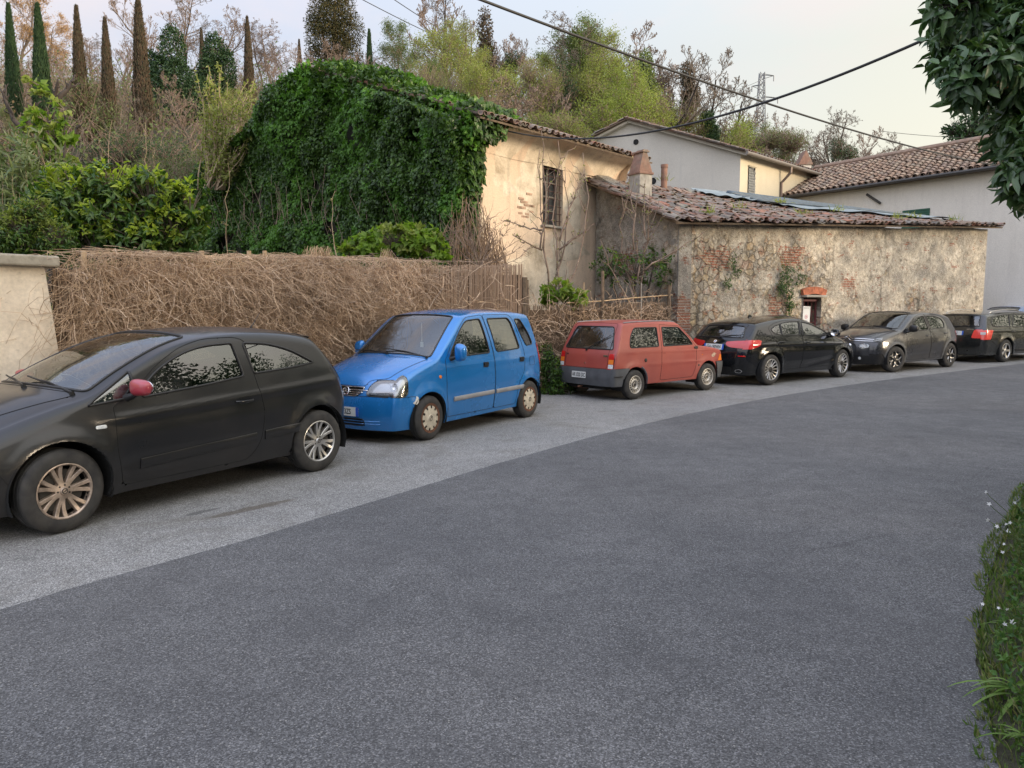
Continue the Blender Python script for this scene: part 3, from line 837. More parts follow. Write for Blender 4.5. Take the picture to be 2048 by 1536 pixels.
# ---------- 1: black three-door hatchback with a red mirror
def car_black_hatch():
    WB = 2.511
    root = place_car('parked_car', 'matt black three door hatchback with a pink red wing mirror, nearest the camera', (-3.33, 5.47), 33.0, WB, 1.735, False, True)
    pm = paint('satin_black_paint', (.009, .010, .012), .32, .6, 0, .18, (.10, .08, .06), .13, spec=.25)
    sp = dict(wb=WB, W=1.735, tr_=.315, arch=.365, rim=.208, sill=.20, tuck=.07, sh=.045, tum=15, flare=.03, tf=.13, tr=.16, pr=2.6, pf=2.6, winset=.012,
              F=[(1.90, .19, .14, 0, .16), (1.95, .33, .15, 0, .17), (1.95, .50, .15, 0, .17), (1.90, .62, .14, .01, .16), (1.76, .735, .16, .02, .13)],
              T=[(1.76, .735, .16, .02, .13), (1.50, .84, .12, .06, .10), (1.22, .93, .12, .07, .08), (.98, 1.00, .17, .05, .05), (.68, 1.16, .14, .06, .05), (.32, 1.325, .08, .055, .055), (.0, 1.41, .03, .05, .07), (-.45, 1.443, 0, .045, .08), (-.95, 1.425, -.02, .045, .09), (-1.34, 1.365, -.05, .045, .10)],
              R=[(-1.34, 1.365, -.05, .045, .10), (-1.47, 1.26, -.08, .03, .10), (-1.62, 1.07, -.08, .01, .12), (-1.735, .90, -.08, 0, .16), (-1.80, .68, -.10, 0, .18), (-1.80, .45, -.11, 0, .18), (-1.76, .24, -.11, 0, .15)],
              belt=[(-2, 1.09), (-1.3, 1.06), (-.4, 1.01), (.5, .955), (1.0, .91), (1.5, .78), (2, .68)],
              crease=[([(-1.75, .93), (-1.0, .90), (1.0, .80)], .012, .035), ([(-.3, .44), (.8, .38)], -.012, .05)])
    c = Car(sp, root, 124, 54, 46)
    door = round_poly([(.80, .27), (.845, .55), (.845, .90), (.63, 1.03), (.44, 1.20), (.20, 1.335), (-.05, 1.40), (-.37, 1.405), (-.47, 1.37), (-.50, 1.02), (-.57, .72), (-.53, .42), (-.40, .27)], [.05, .05, .02, .1, .1, .1, .1, .06, .04, .1, .1, .14, .12])
    win = round_poly([(.60, .955), (.585, 1.03), (.45, 1.15), (.22, 1.275), (-.03, 1.34), (-.33, 1.352), (-.385, 1.05), (.0, 1.005)], [.02, .06, .1, .12, .12, .03, .03, .2])
    qf = round_poly([(1.03, .925), (.98, .965), (.66, 1.165), (.655, .965)], [.02, .04, .01, .02])
    qr = round_poly([(-.50, 1.065), (-.445, 1.348), (-.70, 1.335), (-.98, 1.265), (-1.27, 1.12), (-1.0, 1.09)], [.03, .03, .15, .2, .015, .2])
    bump = [(2.2, .1), (2.2, .60), (1.72, .60), (1.60, .40), (1.6, .1)]
    rb = [(-2.1, .1), (-2.1, .52), (-1.66, .50), (-1.58, .35), (-1.58, .1)]
    tl = round_poly([(-1.565, 1.075), (-1.66, 1.07), (-1.86, .86), (-1.80, .76), (-1.70, .90), (-1.62, 1.01)], .01)
    hl = round_poly([(1.90, .58), (1.92, .70), (1.76, .80), (1.60, .80), (1.74, .68)], .02)
    c.regions([('bumper', bump), ('rbumper', rb), ('headlight', hl), ('taillight', tl), ('door', door), ('window', win), ('quarter', qf), ('quarter2', qr)],
              [('bumper', [(-1, -1.2), (-1, 1.2), (3.1, 1.2), (3.1, -1.2)]), ('hood', [(3.6, -.62), (7.0, -.9), (7.0, .9), (3.6, .62)]),
               ('grille', [(2.6, -.35), (2.6, .35), (3.2, .42), (3.2, -.42)]), ('intake', [(.7, -.5), (.7, .5), (1.6, .5), (1.6, -.5)]),
               ('headlight', [(3.0, .72), (3.0, 1.1), (4.6, 1.1), (3.9, .78)]), ('headlight', [(3.0, -.72), (3.0, -1.1), (4.6, -1.1), (3.9, -.78)]),
               ('windscreen', [(7.12, -.93), (9.9, -.90), (9.9, .90), (7.12, .93)]),
               ('tailgate', [(13.3, -.94), (17.4, -.8), (17.4, .8), (13.3, .94)]), ('taillight', [(14.8, .86), (16.2, .8), (16.2, 1.2), (14.8, 1.2)]), ('taillight', [(14.8, -.86), (16.2, -.8), (16.2, -1.2), (14.8, -1.2)]),
               ('tailglass', [(13.5, -.85), (15.0, -.78), (15.0, .78), (13.5, .85)]), ('rbumper', [(17.4, -1.2), (19.2, -1.2), (19.2, 1.2), (17.4, 1.2)])])
    st = base_style(pm); st['windscreen']['mat'] = M['glass_ws']
    st['window']['mat'] = M['glass_dark_refl']
    c.build(st); lamp_back(c)
    c.wheels('corsa', [M['alloy'], M['dark_metal']], 4)
    # the near front rim is browned by brake dust
    for w in [o for o in root.children if o.name.startswith('wheel')]:
        if w.location.x > 0:
            for q in w.children:
                if q.name.startswith('rim'): q.data.materials[0] = M['alloy_dirty']; q['label'] = 'rim browned by brake dust'
    c.mirror(.70, .985, paint('pink_red_paint', (.36, .035, .055), .3, .6, 0, .3, (.4, .2, .2), .1), (.118, .062, .066), .14)
    c.handle(-.34, .83, pm, 'pull')
    c.rub('rub_strip', [(.66, .42), (.2, .445), (-.47, .475)], .085, .010, pm, parent='door')
    c.rub('rub_strip', [(-.57, .48), (-.98, .50)], .085, .010, pm)
    c.patch_side('side_repeater', [(1.00, .745), (.915, .745), (.92, .775), (1.0, .77)], M['white_lens'], .006)
    c.wiper(6.95, .10, 7.3, -.55); c.wiper(6.95, .62, 7.3, .05)
    c.seat(-.10, .36, .36); c.seat(-.10, -.36, .36); c.seat(-1.0, .0, .40, w=1.2, back=.5); c.dash(.62, .86, 1.25, .36)
    c.antenna(12.3, 0, .2)
    # roof spoiler lip
    g = MB(); Mx = c.frame_strip(13.0, 0)
    ys = np.linspace(-.52, .52, 15); q = float(c.idx2s(12.95)) / c.cs[-1] * c.bs[-1]
    a = c.P(np.full(15, q), ys, .004); b = a + np.array([-.10, 0, -.012]); d = a + np.array([-.06, 0, -.04])
    V = np.concatenate([a, b, d]); g.add(V, [(i, i + 1, 15 + i + 1, 15 + i) for i in range(14)] + [(15 + i, 15 + i + 1, 30 + i + 1, 30 + i) for i in range(14)])
    g.build('roof_spoiler', pm, c.root, True)
    # papers behind the windscreen and under it
    g = MB(); g.box((.55, -.28, 1.02), (.26, .20, .004), rot=Matrix.Rotation(R(-32), 3, 'Y')); g.build('windscreen_paper', flat('paper', (.55, .56, .45), .8), root)
    emblem_bolt(c.frame_strip(2.9, 0, .01), .055, root)

# ---------- 2: blue tall hatchback
def car_blue():
    WB = 2.36
    root = place_car('parked_car', 'bright blue tall five door hatchback with cream wheel covers and grey rub strips', (-1.04, 9.4), 33.4, WB, 1.62, False, True)
    pm = paint('blue_metallic_paint', (.010, .18, .52), .22, 1.0, .30, .06, (.2, .25, .3), .03)
    sp = dict(wb=WB, W=1.62, tr_=.283, arch=.325, rim=.185, sill=.20, tuck=.06, sh=.03, tum=11, flare=.022, tf=.10, tr=.08, pf=2.6, winset=.015,
              F=[(1.74, .17, .10, 0, .12), (1.77, .32, .11, 0, .13), (1.77, .50, .11, 0, .13), (1.73, .66, .10, .0, .12), (1.62, .80, .10, .02, .09)],
              T=[(1.62, .80, .10, .02, .09), (1.40, .90, .09, .04, .07), (1.15, .98, .09, .05, .06), (.98, 1.03, .12, .045, .04), (.72, 1.24, .10, .045, .04), (.44, 1.47, .07, .04, .045), (.30, 1.555, .04, .035, .05), (-.1, 1.605, 0, .04, .06), (-.7, 1.61, -.01, .04, .06), (-1.36, 1.57, -.03, .035, .06)],
              R=[(-1.36, 1.57, -.03, .035, .06), (-1.43, 1.46, -.04, .01, .05), (-1.54, 1.10, -.05, .0, .06), (-1.60, .85, -.05, 0, .08), (-1.62, .60, -.06, 0, .10), (-1.63, .40, -.06, 0, .10), (-1.60, .21, -.05, 0, .09)],
              belt=[(-2, 1.06), (-1.5, 1.06), (-.5, 1.03), (.5, 1.0), (1.0, .95), (1.4, .86), (2, .70)],
              crease=[([(-1.5, .93), (.9, .90)], .006, .03)])
    c = Car(sp, root, 116, 50, 46)
    fd = round_poly([(.80, .25), (.85, .55), (.84, .99), (.70, 1.15), (.45, 1.40), (.26, 1.54), (-.13, 1.57), (-.19, 1.30), (-.235, 1.0), (-.24, .25)], [.04, .05, .02, .05, .1, .08, .03, .1, .1, .04])
    rd = round_poly([(-.255, .25), (-.25, 1.0), (-.205, 1.30), (-.145, 1.57), (-.80, 1.572), (-.89, 1.50), (-1.02, 1.15), (-1.07, .95), (-1.03, .72), (-.86, .56), (-.80, .25)], [.04, .1, .1, .03, .06, .06, .1, .1, .1, .15, .04])
    w1 = round_poly([(.74, 1.025), (.66, 1.14), (.46, 1.35), (.27, 1.495), (-.06, 1.515), (-.10, 1.35), (-.15, 1.045)], [.02, .04, .08, .08, .04, .1, .04])
    w2 = round_poly([(-.315, 1.05), (-.27, 1.35), (-.23, 1.515), (-.76, 1.52), (-.82, 1.46), (-.94, 1.07)], [.05, .1, .04, .04, .06, .05])
    w3 = round_poly([(-1.14, 1.10), (-1.02, 1.30), (-.94, 1.50), (-1.10, 1.50), (-1.28, 1.27), (-1.34, 1.12)], [.04, .1, .03, .05, .1, .04])
    tl = round_poly([(-1.46, 1.13), (-1.60, 1.13), (-1.72, .68), (-1.545, .68)], .02)
    hl = round_poly([(1.555, .62), (1.53, .84), (1.60, .86), (1.80, .80), (1.90, .60), (1.62, .585)], .03)
    bump = [(2.2, .1), (2.2, .585), (1.45, .585), (1.40, .52), (1.40, .1)]
    rb = [(-2.1, .1), (-2.1, .60), (-1.52, .60), (-1.45, .42), (-1.45, .1)]
    c.regions([('sill', []) if False else ('bumper', bump), ('rbumper', rb), ('headlight', hl), ('taillight', tl), ('door', fd), ('rear_door', rd), ('fuel', round_poly([(-1.20, .80), (-1.20, .93), (-1.34, .94), (-1.36, .80)], .03)), ('window', w1), ('rear_window', w2), ('quarter', w3)],
              [('bumper', [(-1, -1.2), (-1, 1.2), (2.55, 1.2), (2.55, -1.2)]),
               ('hood', [(3.72, -.50), (4.0, -.86), (6.7, -.93), (6.85, 0), (6.7, .93), (4.0, .86), (3.72, .50), (3.3, .44), (3.3, -.44)]),
               ('grille', [(2.55, -.27), (2.55, .27), (2.72, .36), (3.12, .44), (3.22, .44), (3.22, -.44), (3.12, -.44), (2.72, -.36)]),
               ('intake', [(.45, -.52), (.45, .52), (.95, .52), (.95, -.52)]),
               ('headlight', [(2.62, .52), (3.3, .55), (3.78, .66), (3.95, 1.1), (2.5, 1.1)]), ('headlight', [(2.62, -.52), (3.3, -.55), (3.78, -.66), (3.95, -1.1), (2.5, -1.1)]),
               ('windscreen', [(6.98, -.92), (9.75, -.88), (9.75, .88), (6.98, .92)]),
               ('tailgate', [(13.2, -.94), (17.0, -.9), (17.0, .9), (13.2, .94)]), ('tailglass', [(13.6, -.86), (15.1, -.84), (15.1, .84), (13.6, .86)]),
               ('rbumper', [(17.1, -1.2), (19.2, -1.2), (19.2, 1.2), (17.1, 1.2)])])
    st = base_style(pm); c.build(st); lamp_back(c)
    c.wheels('cap', [M['hubcap'], M['rust'], M['dark_metal']], 2, .165)
    c.mirror(.70, 1.03, pm, (.085, .07, .115), .14)
    c.handle(-.02, .885, M['black'], 'flap'); c.handle(-.96, .905, M['black'], 'flap', door='rear_door')
    c.rub('rub_strip', [(.70, .475), (.2, .485), (-.215, .49)], .06, .016, M['grey_trim'], parent='door')
    c.rub('rub_strip', [(-.27, .49), (-.7, .495), (-.98, .50)], .06, .016, M['grey_trim'], parent='rear_door')
    c.patch_side('side_repeater', circle_pts(.97, .79, .022), M['amber'], .01)
    c.patch_side('paint_chip', [(1.49, .50), (1.45, .53), (1.43, .585), (1.40, .57), (1.395, .50), (1.43, .475)], flat('bare_filler', (.62, .60, .56), .8), .002, r=.01)
    c.wiper(6.86, .62, 7.25, -.02); c.wiper(6.86, .02, 7.2, -.62)
    g = MB()
    for k, i in enumerate((2.68, 2.84, 3.0)):
        ys = np.linspace(-.44, .44, 21); ys = ys * (1 - .12 * (2 - k) * .5) * (.68 + .14 * k); q = float(c.idx2s(i)) / c.cs[-1] * c.bs[-1]
        g.tube(c.P(np.full(21, q), ys * .78, .004), .0065, 6)
    g.build('grille_bars', M['chrome'], c.obj[('grille', 0)], True)
    fr = MB(); rg = [pl for n, pl in c.regs2 if n == 'grille'][0]; pts = densify(rg, .03); fr.tube(c.P(pts[:, 0], pts[:, 1], .006), .006, 6, cap=False); fr.build('grille_frame', M['chrome'], c.obj[('grille', 0)], True)
    emblem_bolt(c.frame_strip(2.86, 0, .012), .056, c.obj[('grille', 0)])
    g = MB()
    for i in (.6, .8):
        q = float(c.idx2s(i)) / c.cs[-1] * c.bs[-1]; g.tube(c.P(np.full(9, q), np.linspace(-.5, .5, 9), .0), .005, 5)
    g.build('intake_slats', pm, c.obj[('intake', 0)])
    c.plate(c.frame_strip(1.45, 0, .014), '     33ZS', .50, .11, (True, True))
    c.seat(.02, .34, .40, back=.62); c.seat(.02, -.34, .40, back=.62); c.seat(-.95, .0, .44, w=1.1, back=.5)
    c.dash(.66, .88, 1.2, .33)
    g = MB(); p = Vector((.42, .02, 1.46)); g.tube([p, p - Vector((0, 0, .26))], .006, 5); g.box(p - Vector((0, 0, .30)), (.01, .05, .07)); g.build('hanging_ornament', flat('pale_ornament', (.5, .48, .4), .7), root)

# ---------- 3: small red car
def car_red():
    WB = 2.16
    root = place_car('parked_car', 'old faded red boxy three door car with grey plastic bumpers', (2.222, 13.55), 50.5, WB, 1.49, True, False)
    pm = paint('faded_red_paint', (.34, .062, .044), .42, .30, 0, .22, (.35, .20, .15), .25, (.28, .045, .038))
    sp = dict(wb=WB, W=1.49, tr_=.268, arch=.315, rim=.165, sill=.235, tuck=.05, sh=.012, tum=11, flare=.018, tf=.05, tr=.045, pr=3, winset=.01,
              F=[(1.60, .24, .05, 0, .05), (1.62, .36, .05, 0, .05), (1.62, .50, .05, 0, .05), (1.59, .64, .04, 0, .04), (1.55, .78, .04, .01, .04)],
              T=[(1.55, .78, .04, .01, .04), (1.30, .84, .03, .025, .035), (1.0, .88, .03, .03, .03), (.78, .91, .05, .03, .025), (.55, 1.10, .04, .03, .025), (.30, 1.31, .02, .025, .03), (.18, 1.37, .01, .02, .035), (-.2, 1.395, 0, .02, .035), (-.8, 1.395, 0, .02, .035), (-1.28, 1.375, -.01, .02, .035)],
              R=[(-1.28, 1.375, -.01, .02, .035), (-1.34, 1.31, -.02, .0, .03), (-1.53, .90, -.025, 0, .03), (-1.57, .80, -.025, 0, .03), (-1.60, .60, -.03, 0, .035), (-1.62, .42, -.04, 0, .05), (-1.60, .26, -.04, 0, .05)],
              belt=[(-2, .90), (.8, .89), (1.3, .83), (2, .76)],
              crease=[([(-1.5, .865), (1.3, .80)], .004, .012), ([(-.95, .62), (1.0, .60)], .007, .02)])
    c = Car(sp, root, 110, 46, 40)
    fd = round_poly([(.62, .30), (.70, .50), (.705, .88), (.52, 1.08), (.27, 1.30), (-.31, 1.335), (-.34, .88), (-.36, .30)], [.05, .03, .02, .02, .06, .03, .02, .05])
    w1 = round_poly([(.60, .935), (.47, 1.08), (.24, 1.275), (-.25, 1.285), (-.285, .935)], [.03, .03, .06, .03, .03])
    w2 = round_poly([(-.42, .935), (-.40, 1.285), (-1.02, 1.29), (-1.16, 1.12), (-1.20, .94)], [.03, .03, .06, .08, .05])
    fb = [(2.2, .1), (2.2, .56), (1.34, .56), (1.40, .40), (1.46, .1)]
    rb = [(-2.1, .1), (-2.1, .575), (-1.26, .575), (-1.40, .38), (-1.42, .1)]
    tl = [(-1.52, .59), (-1.52, .835), (-1.75, .835), (-1.75, .59)]
    ar = round_poly([(1.42, .56), (1.50, .70), (1.75, .70), (1.75, .575), (1.45, .575)], .01)
    c.regions([('bumper', fb), ('rbumper', rb), ('amber', ar), ('door', fd), ('window', w1), ('quarter', w2)],
              [('bumper', [(-1, -1.2), (-1, 1.2), (2.5, 1.2), (2.5, -1.2)]), ('hood', [(3.9, -.90), (6.9, -.93), (6.9, .93), (3.9, .90)]),
               ('grille', [(2.6, -.55), (3.7, -.55), (3.7, .55), (2.6, .55)]),
               ('headlight', [(2.6, .6), (3.7, .6), (3.7, .92), (2.6, .92)]), ('headlight', [(2.6, -.6), (3.7, -.6), (3.7, -.92), (2.6, -.92)]),
               ('windscreen', [(7.1, -.91), (9.5, -.90), (9.5, .90), (7.1, .91)]),
               ('tailgate', [(13.25, -.93), (17.15, -.80), (17.15, .80), (13.25, .93)]),
               ('tailglass', [(13.95, -.80), (14.9, -.90), (14.95, -.86), (14.95, .86), (14.9, .90), (13.95, .80)]),
               ('taillight', [(15.55, .83), (17.15, .83), (17.15, 1.02), (15.55, 1.02)]), ('taillight', [(15.55, -.83), (17.15, -.83), (17.15, -1.02), (15.55, -1.02)]),
               ('rbumper', [(17.2, -1.2), (19.2, -1.2), (19.2, 1.2), (17.2, 1.2)])])
    st = base_style(pm); st['bumper']['mat'] = M['grey_plastic']; st['rbumper']['mat'] = M['grey_plastic']; st['rbumper']['off'] = .022; st['bumper']['off'] = .022
    st['amber'] = dict(obj='indicator', mat=M['amber'], off=.004); st['window']['mat'] = M['glass_clear']; st['quarter']['mat'] = M['glass_clear']; st['tailglass']['mat'] = M['glass_clear']
    c.build(st); lamp_back(c)
    # reversing lamp and amber sections on the rear lights
    for sd in (1, -1):
        if ('taillight', sd) in c.obj:
            for i0, i1, mt, nm in ((16.35, 16.72, M['amber'], 'indicator_lens'), (16.75, 17.12, M['white_lens'], 'reversing_lens')):
                q0, q1 = [float(c.idx2s(i)) / c.cs[-1] * c.bs[-1] for i in (i0, i1)]; wb_ = float(np.interp(q0, c.bs, c.bt[:, 5]))
                g = MB(); Q, Y = np.meshgrid(np.linspace(q0, q1, 4), np.linspace(.835 * wb_, .995 * wb_, 6), indexing='ij')
                V = c.P(Q, Y * sd, .010).reshape(-1, 3); g.add(V, [(i * 6 + j, (i + 1) * 6 + j, (i + 1) * 6 + j + 1, i * 6 + j + 1) for i in range(3) for j in range(5)])
                g.build(nm, mt, c.obj[('taillight', sd)], True)
    c.wheels('panda', [M['steel'], M['dark_metal']], -5, .15)
    c.handle(-.27, .80, M['chrome'], 'knob')
    c.patch_side('fuel_cap', circle_pts(-.80, .70, .034), M['black'], .012, sides=(-1,)); c.patch_side('fuel_lock', circle_pts(-.80, .70, .012), M['chrome'], .018, sides=(-1,))
    c.patch_side('side_repeater', circle_pts(.90, .72, .012), M['amber'], .006)
    c.patch_side('air_vent', [(.76, .845), (.64, .845), (.63, .89), (.74, .90)], M['black'], .012)
    c.patch_side('badge', [(.80, .50), (.76, .50), (.76, .54), (.80, .54)], M['black'], .004)
    arch = [(-1.08 + .335 * math.cos(t), .278 + .335 * math.sin(t)) for t in np.linspace(-.05, 1.1, 12)]
    g = MB()
    for sd in (1, -1):
        P_ = np.array(arch); g.tube(c.S(P_[:, 0], P_[:, 1], .004, sd), .018, 6)
    g.build('wheel_arch_trim', M['grey_plastic'], root, True)
    c.rub('bumper_groove', [(-1.60, .44), (-1.42, .44)], .012, .024, M['black'], off=.018)
    # rear wiper, badges, lettering, plate, exhaust
    c.wiper(15.08, .02, 14.45, -.42)
    Mx = c.frame_strip(16.0, -.48, .004); g = MB(); g.prism(round_poly([(-.05, -.016), (.05, -.016), (.05, .016), (-.05, .016)], .014), .006, Mx @ SW)
    g.build('badge', M['chrome'], c.obj[('tailgate', 0)]); text_obj('Panda', .034, Mx @ Matrix.Translation((0, 0, .007)), M['ink'], 'badge_lettering', c.obj[('tailgate', 0)])
    Mx = c.frame_strip(16.0, .50, .004); text_obj('FIAT', .035, Mx, M['black'], 'badge_lettering', c.obj[('tailgate', 0)], .002)
    g = MB(); g.lathe([(.0001, .012), (.012, .012), (.014, 0)], 12, c.frame_strip(16.75, 0, 0) @ SW); g.build('tailgate_lock', M['chrome'], c.obj[('tailgate', 0)])
    c.plate(c.frame_strip(17.9, .10, .028), 'AR 020 DC', .36, .115, (False, False), .10, .70)
    g = MB(); g.lathe([(.0001, -.22), (.085, -.2), (.085, .2), (.0001, .22)], 16, Matrix.Translation((-1.42, .33, .235))); g.tube([(-1.4, .1, .24), (-1.60, .12, .22), (-1.68, .12, .21)], .02, 8)
    g.build('exhaust', M['rust'], root, True)
    q = MB(); q.add(c.S(np.array([1.20, 1.30, 1.38, 1.30, 1.22]), np.array([.70, .745, .72, .66, .655]), .002, -1), [(0, 1, 2, 3, 4)]); q.build('peeled_paint_patch', flat('bare_primer', (.42, .30, .22), .8, var=.5, vscale=30), root)
    c.seat(.0, .33, .36, M['int_light'], back=.52); c.seat(.0, -.33, .36, M['int_light'], back=.52); c.seat(-.85, 0, .38, M['int_light'], False, 1.1, .45); c.dash(.55, .80, 1.1, .32)
    g = MB()
    for sd in (1, -1): g.tube(c.P(np.linspace(float(c.idx2s(9.9)), float(c.idx2s(12.9)), 20) / c.cs[-1] * c.bs[-1], np.full(20, sd * .585), .006), .010, 5)
    g.build('roof_gutter', M['grey_trim'], root, True)

# ---------- 4: black hatchback, rear toward the camera
def car_black_five():
    WB = 2.67
    root = place_car('parked_car', 'glossy black five door hatchback with slim red tail lights and multi spoke rims', (5.47, 15.75), 54.9, WB, 1.80, True, False)
    pm = paint('gloss_black_paint', (.004, .005, .007), .16, 1.0, 0, .03, (.08, .08, .08), .02, spec=.1)
    sp = dict(wb=WB, W=1.80, tr_=.322, arch=.365, rim=.225, sill=.19, tuck=.10, sh=.06, tum=21, flare=.03, tf=.14, tr=.13, pf=2.4, pr=2.4, winset=.015,
              F=[(2.00, .19, .14, 0, .16), (2.04, .34, .16, 0, .18), (2.03, .50, .17, 0, .18), (1.97, .62, .17, 0, .17), (1.85, .74, .20, .02, .13)],
              T=[(1.85, .74, .20, .02, .13), (1.55, .86, .14, .05, .10), (1.2, .94, .12, .06, .08), (.86, 1.01, .17, .05, .05), (.48, 1.18, .13, .06, .05), (.10, 1.33, .07, .055, .055), (-.25, 1.385, .02, .05, .07), (-.75, 1.38, 0, .05, .08), (-1.2, 1.34, -.02, .045, .09), (-1.62, 1.27, -.06, .045, .09)],
              R=[(-1.62, 1.27, -.06, .045, .09), (-1.72, 1.19, -.10, .03, .08), (-1.90, 1.00, -.13, .01, .09), (-1.98, .88, -.13, 0, .12), (-2.03, .70, -.12, 0, .15), (-2.04, .48, -.13, 0, .17), (-1.98, .22, -.12, 0, .15)],
              belt=[(-2.2, 1.07), (-1.3, 1.04), (-.3, 1.0), (.9, .96), (1.5, .84), (2.2, .72)],
              crease=[([(-1.95, .86), (-.5, .84), (1.6, .78)], .020, .022), ([(-1.2, .34), (0, .36), (1.3, .50)], -.018, .06)])
    c = Car(sp, root, 116, 48, 44)
    fd = round_poly([(.98, .30), (1.00, .55), (.93, .93), (.62, 1.12), (.22, 1.29), (-.12, 1.345), (-.19, 1.3), (-.24, 1.0), (-.27, .30)], [.05, .05, .02, .05, .1, .03, .05, .1, .03])
    rd = round_poly([(-.285, .30), (-.255, 1.0), (-.205, 1.30), (-.16, 1.348), (-.70, 1.345), (-1.10, 1.29), (-1.32, 1.19), (-1.22, .98), (-1.05, .74), (-.90, .52), (-.83, .30)], [.03, .1, .05, .03, .1, .1, .05, .1, .1, .1, .05])
    w1 = round_poly([(.80, 1.0), (.58, 1.11), (.20, 1.25), (-.12, 1.305), (-.20, 1.01)], [.02, .05, .1, .02, .02])
    w2 = round_poly([(-.31, 1.02), (-.22, 1.31), (-.62, 1.31), (-.88, 1.27), (-.92, 1.04)], [.02, .02, .08, .02, .02])
    w3 = round_poly([(-.945, 1.04), (-.91, 1.265), (-1.12, 1.22), (-1.24, 1.16), (-1.17, 1.075)], [.02, .02, .08, .03, .04])
    fb = [(2.4, .1), (2.4, .66), (1.80, .66), (1.66, .45), (1.62, .1)]; rb = [(-2.3, .1), (-2.3, .60), (-1.85, .64), (-1.68, .45), (-1.65, .1)]
    hl = round_poly([(1.62, .72), (1.70, .80), (2.1, .72), (2.1, .60), (1.86, .62)], .02)
    tl = round_poly([(-1.60, .93), (-1.68, .955), (-1.92, .955), (-2.15, .90), (-2.15, .76), (-1.92, .77), (-1.70, .82)], .02)
    c.regions([('bumper', fb), ('rbumper', rb), ('headlight', hl), ('taillight', tl), ('door', fd), ('rear_door', rd), ('window', w1), ('rear_window', w2), ('quarter', w3)],
              [('bumper', [(-1, -1.2), (-1, 1.2), (2.9, 1.2), (2.9, -1.2)]), ('hood', [(4.1, -.8), (6.9, -.93), (6.9, .93), (4.1, .8)]), ('grille', [(2.2, -.35), (3.3, -.35), (3.3, .35), (2.2, .35)]),
               ('headlight', [(2.8, .6), (3.7, .6), (4.2, 1.1), (2.6, 1.1)]), ('headlight', [(2.8, -.6), (3.7, -.6), (4.2, -1.1), (2.6, -1.1)]),
               ('windscreen', [(7.1, -.91), (9.8, -.88), (9.8, .88), (7.1, .91)]),
               ('tailgate', [(13.2, -.9), (16.85, -.78), (16.85, .78), (13.2, .9)]), ('tailglass', [(13.7, -.80), (15.0, -.90), (15.0, .90), (13.7, .80)]),
               ('taillight', [(15.75, .42), (15.55, .8), (15.45, 1.1), (16.6, 1.1), (16.45, .6), (16.2, .44)]), ('taillight', [(15.75, -.42), (15.55, -.8), (15.45, -1.1), (16.6, -1.1), (16.45, -.6), (16.2, -.44)]),
               ('rbumper', [(16.9, -1.2), (19.2, -1.2), (19.2, 1.2), (16.9, 1.2)]), ('black', [(18.3, -.75), (19.0, -.7), (19.0, .7), (18.3, .75)])])
    st = base_style(pm); c.build(st); lamp_back(c)
    c.wheels('multi', [M['alloy'], M['dark_metal']], 3, .205)
    c.mirror(.86, .98, pm, (.11, .07, .08), .14); c.handle(-.12, .845, pm, 'pull'); c.handle(-1.02, .875, pm, 'pull', door='rear_door')
    c.wiper(15.1, -.05, 14.75, -.52)
    Mx = c.frame_strip(15.75, 0, .004); g = MB(); g.lathe([(.0001, .008), (.036, .008), (.040, .004), (.040, 0)], 28, Mx @ SW, 0)
    for q in range(4):
        a0 = q * math.pi / 2; t = np.linspace(a0, a0 + math.pi / 2, 7); g.prism([(0, 0)] + [(.028 * math.cos(a), .028 * math.sin(a)) for a in t], .0095, Mx @ SW, 1 + q % 2)
    g.build('badge', [M['chrome'], flat('badge_blue', (.05, .22, .6), .3), flat('badge_white', (.8, .8, .8), .3)], c.obj[('tailgate', 0)])
    c.plate(c.frame_strip(16.45, 0, .010), 'GH·190WN', .52, .12, (True, True), .10, .74)
    for sd in (1, -1):
        Mx = c.frame_strip(17.35, sd * .62, .008); g = MB(); g.prism(round_poly([(-.12, -.012), (.12, -.012), (.10, .012), (-.12, .012)], .01), .004, Mx @ SW); g.build('reflector', M['red_lens'], root)
        Mx = c.frame_strip(18.6, sd * .55, .0); g = MB(); g.lathe([(.05, -.05), (.05, .012), (.042, .012), (.042, -.05)], 20, Mx @ SW @ Matrix.Diagonal((1.5, 1, .8, 1))); g.build('exhaust_tip', M['chrome'], root)
    # window chrome line, fin antenna
    g = MB(); Mx = c.frame_strip(11.4, 0, 0); p = Mx.translation
    g.add([p + Vector((.10, 0, -.01)), p + Vector((-.08, .022, -.01)), p + Vector((-.08, -.022, -.01)), p + Vector((-.07, 0, .055)), p + Vector((-.02, 0, .05))], [(0, 1, 4), (1, 3, 4), (0, 4, 2), (2, 4, 3), (1, 2, 3)])
    g.build('roof_antenna', pm, root)
    c.seat(-.05, .37, .36); c.seat(-.05, -.37, .36); c.seat(-1.0, 0, .38, w=1.25, back=.5); c.dash(.62, .84, 1.3, .37)

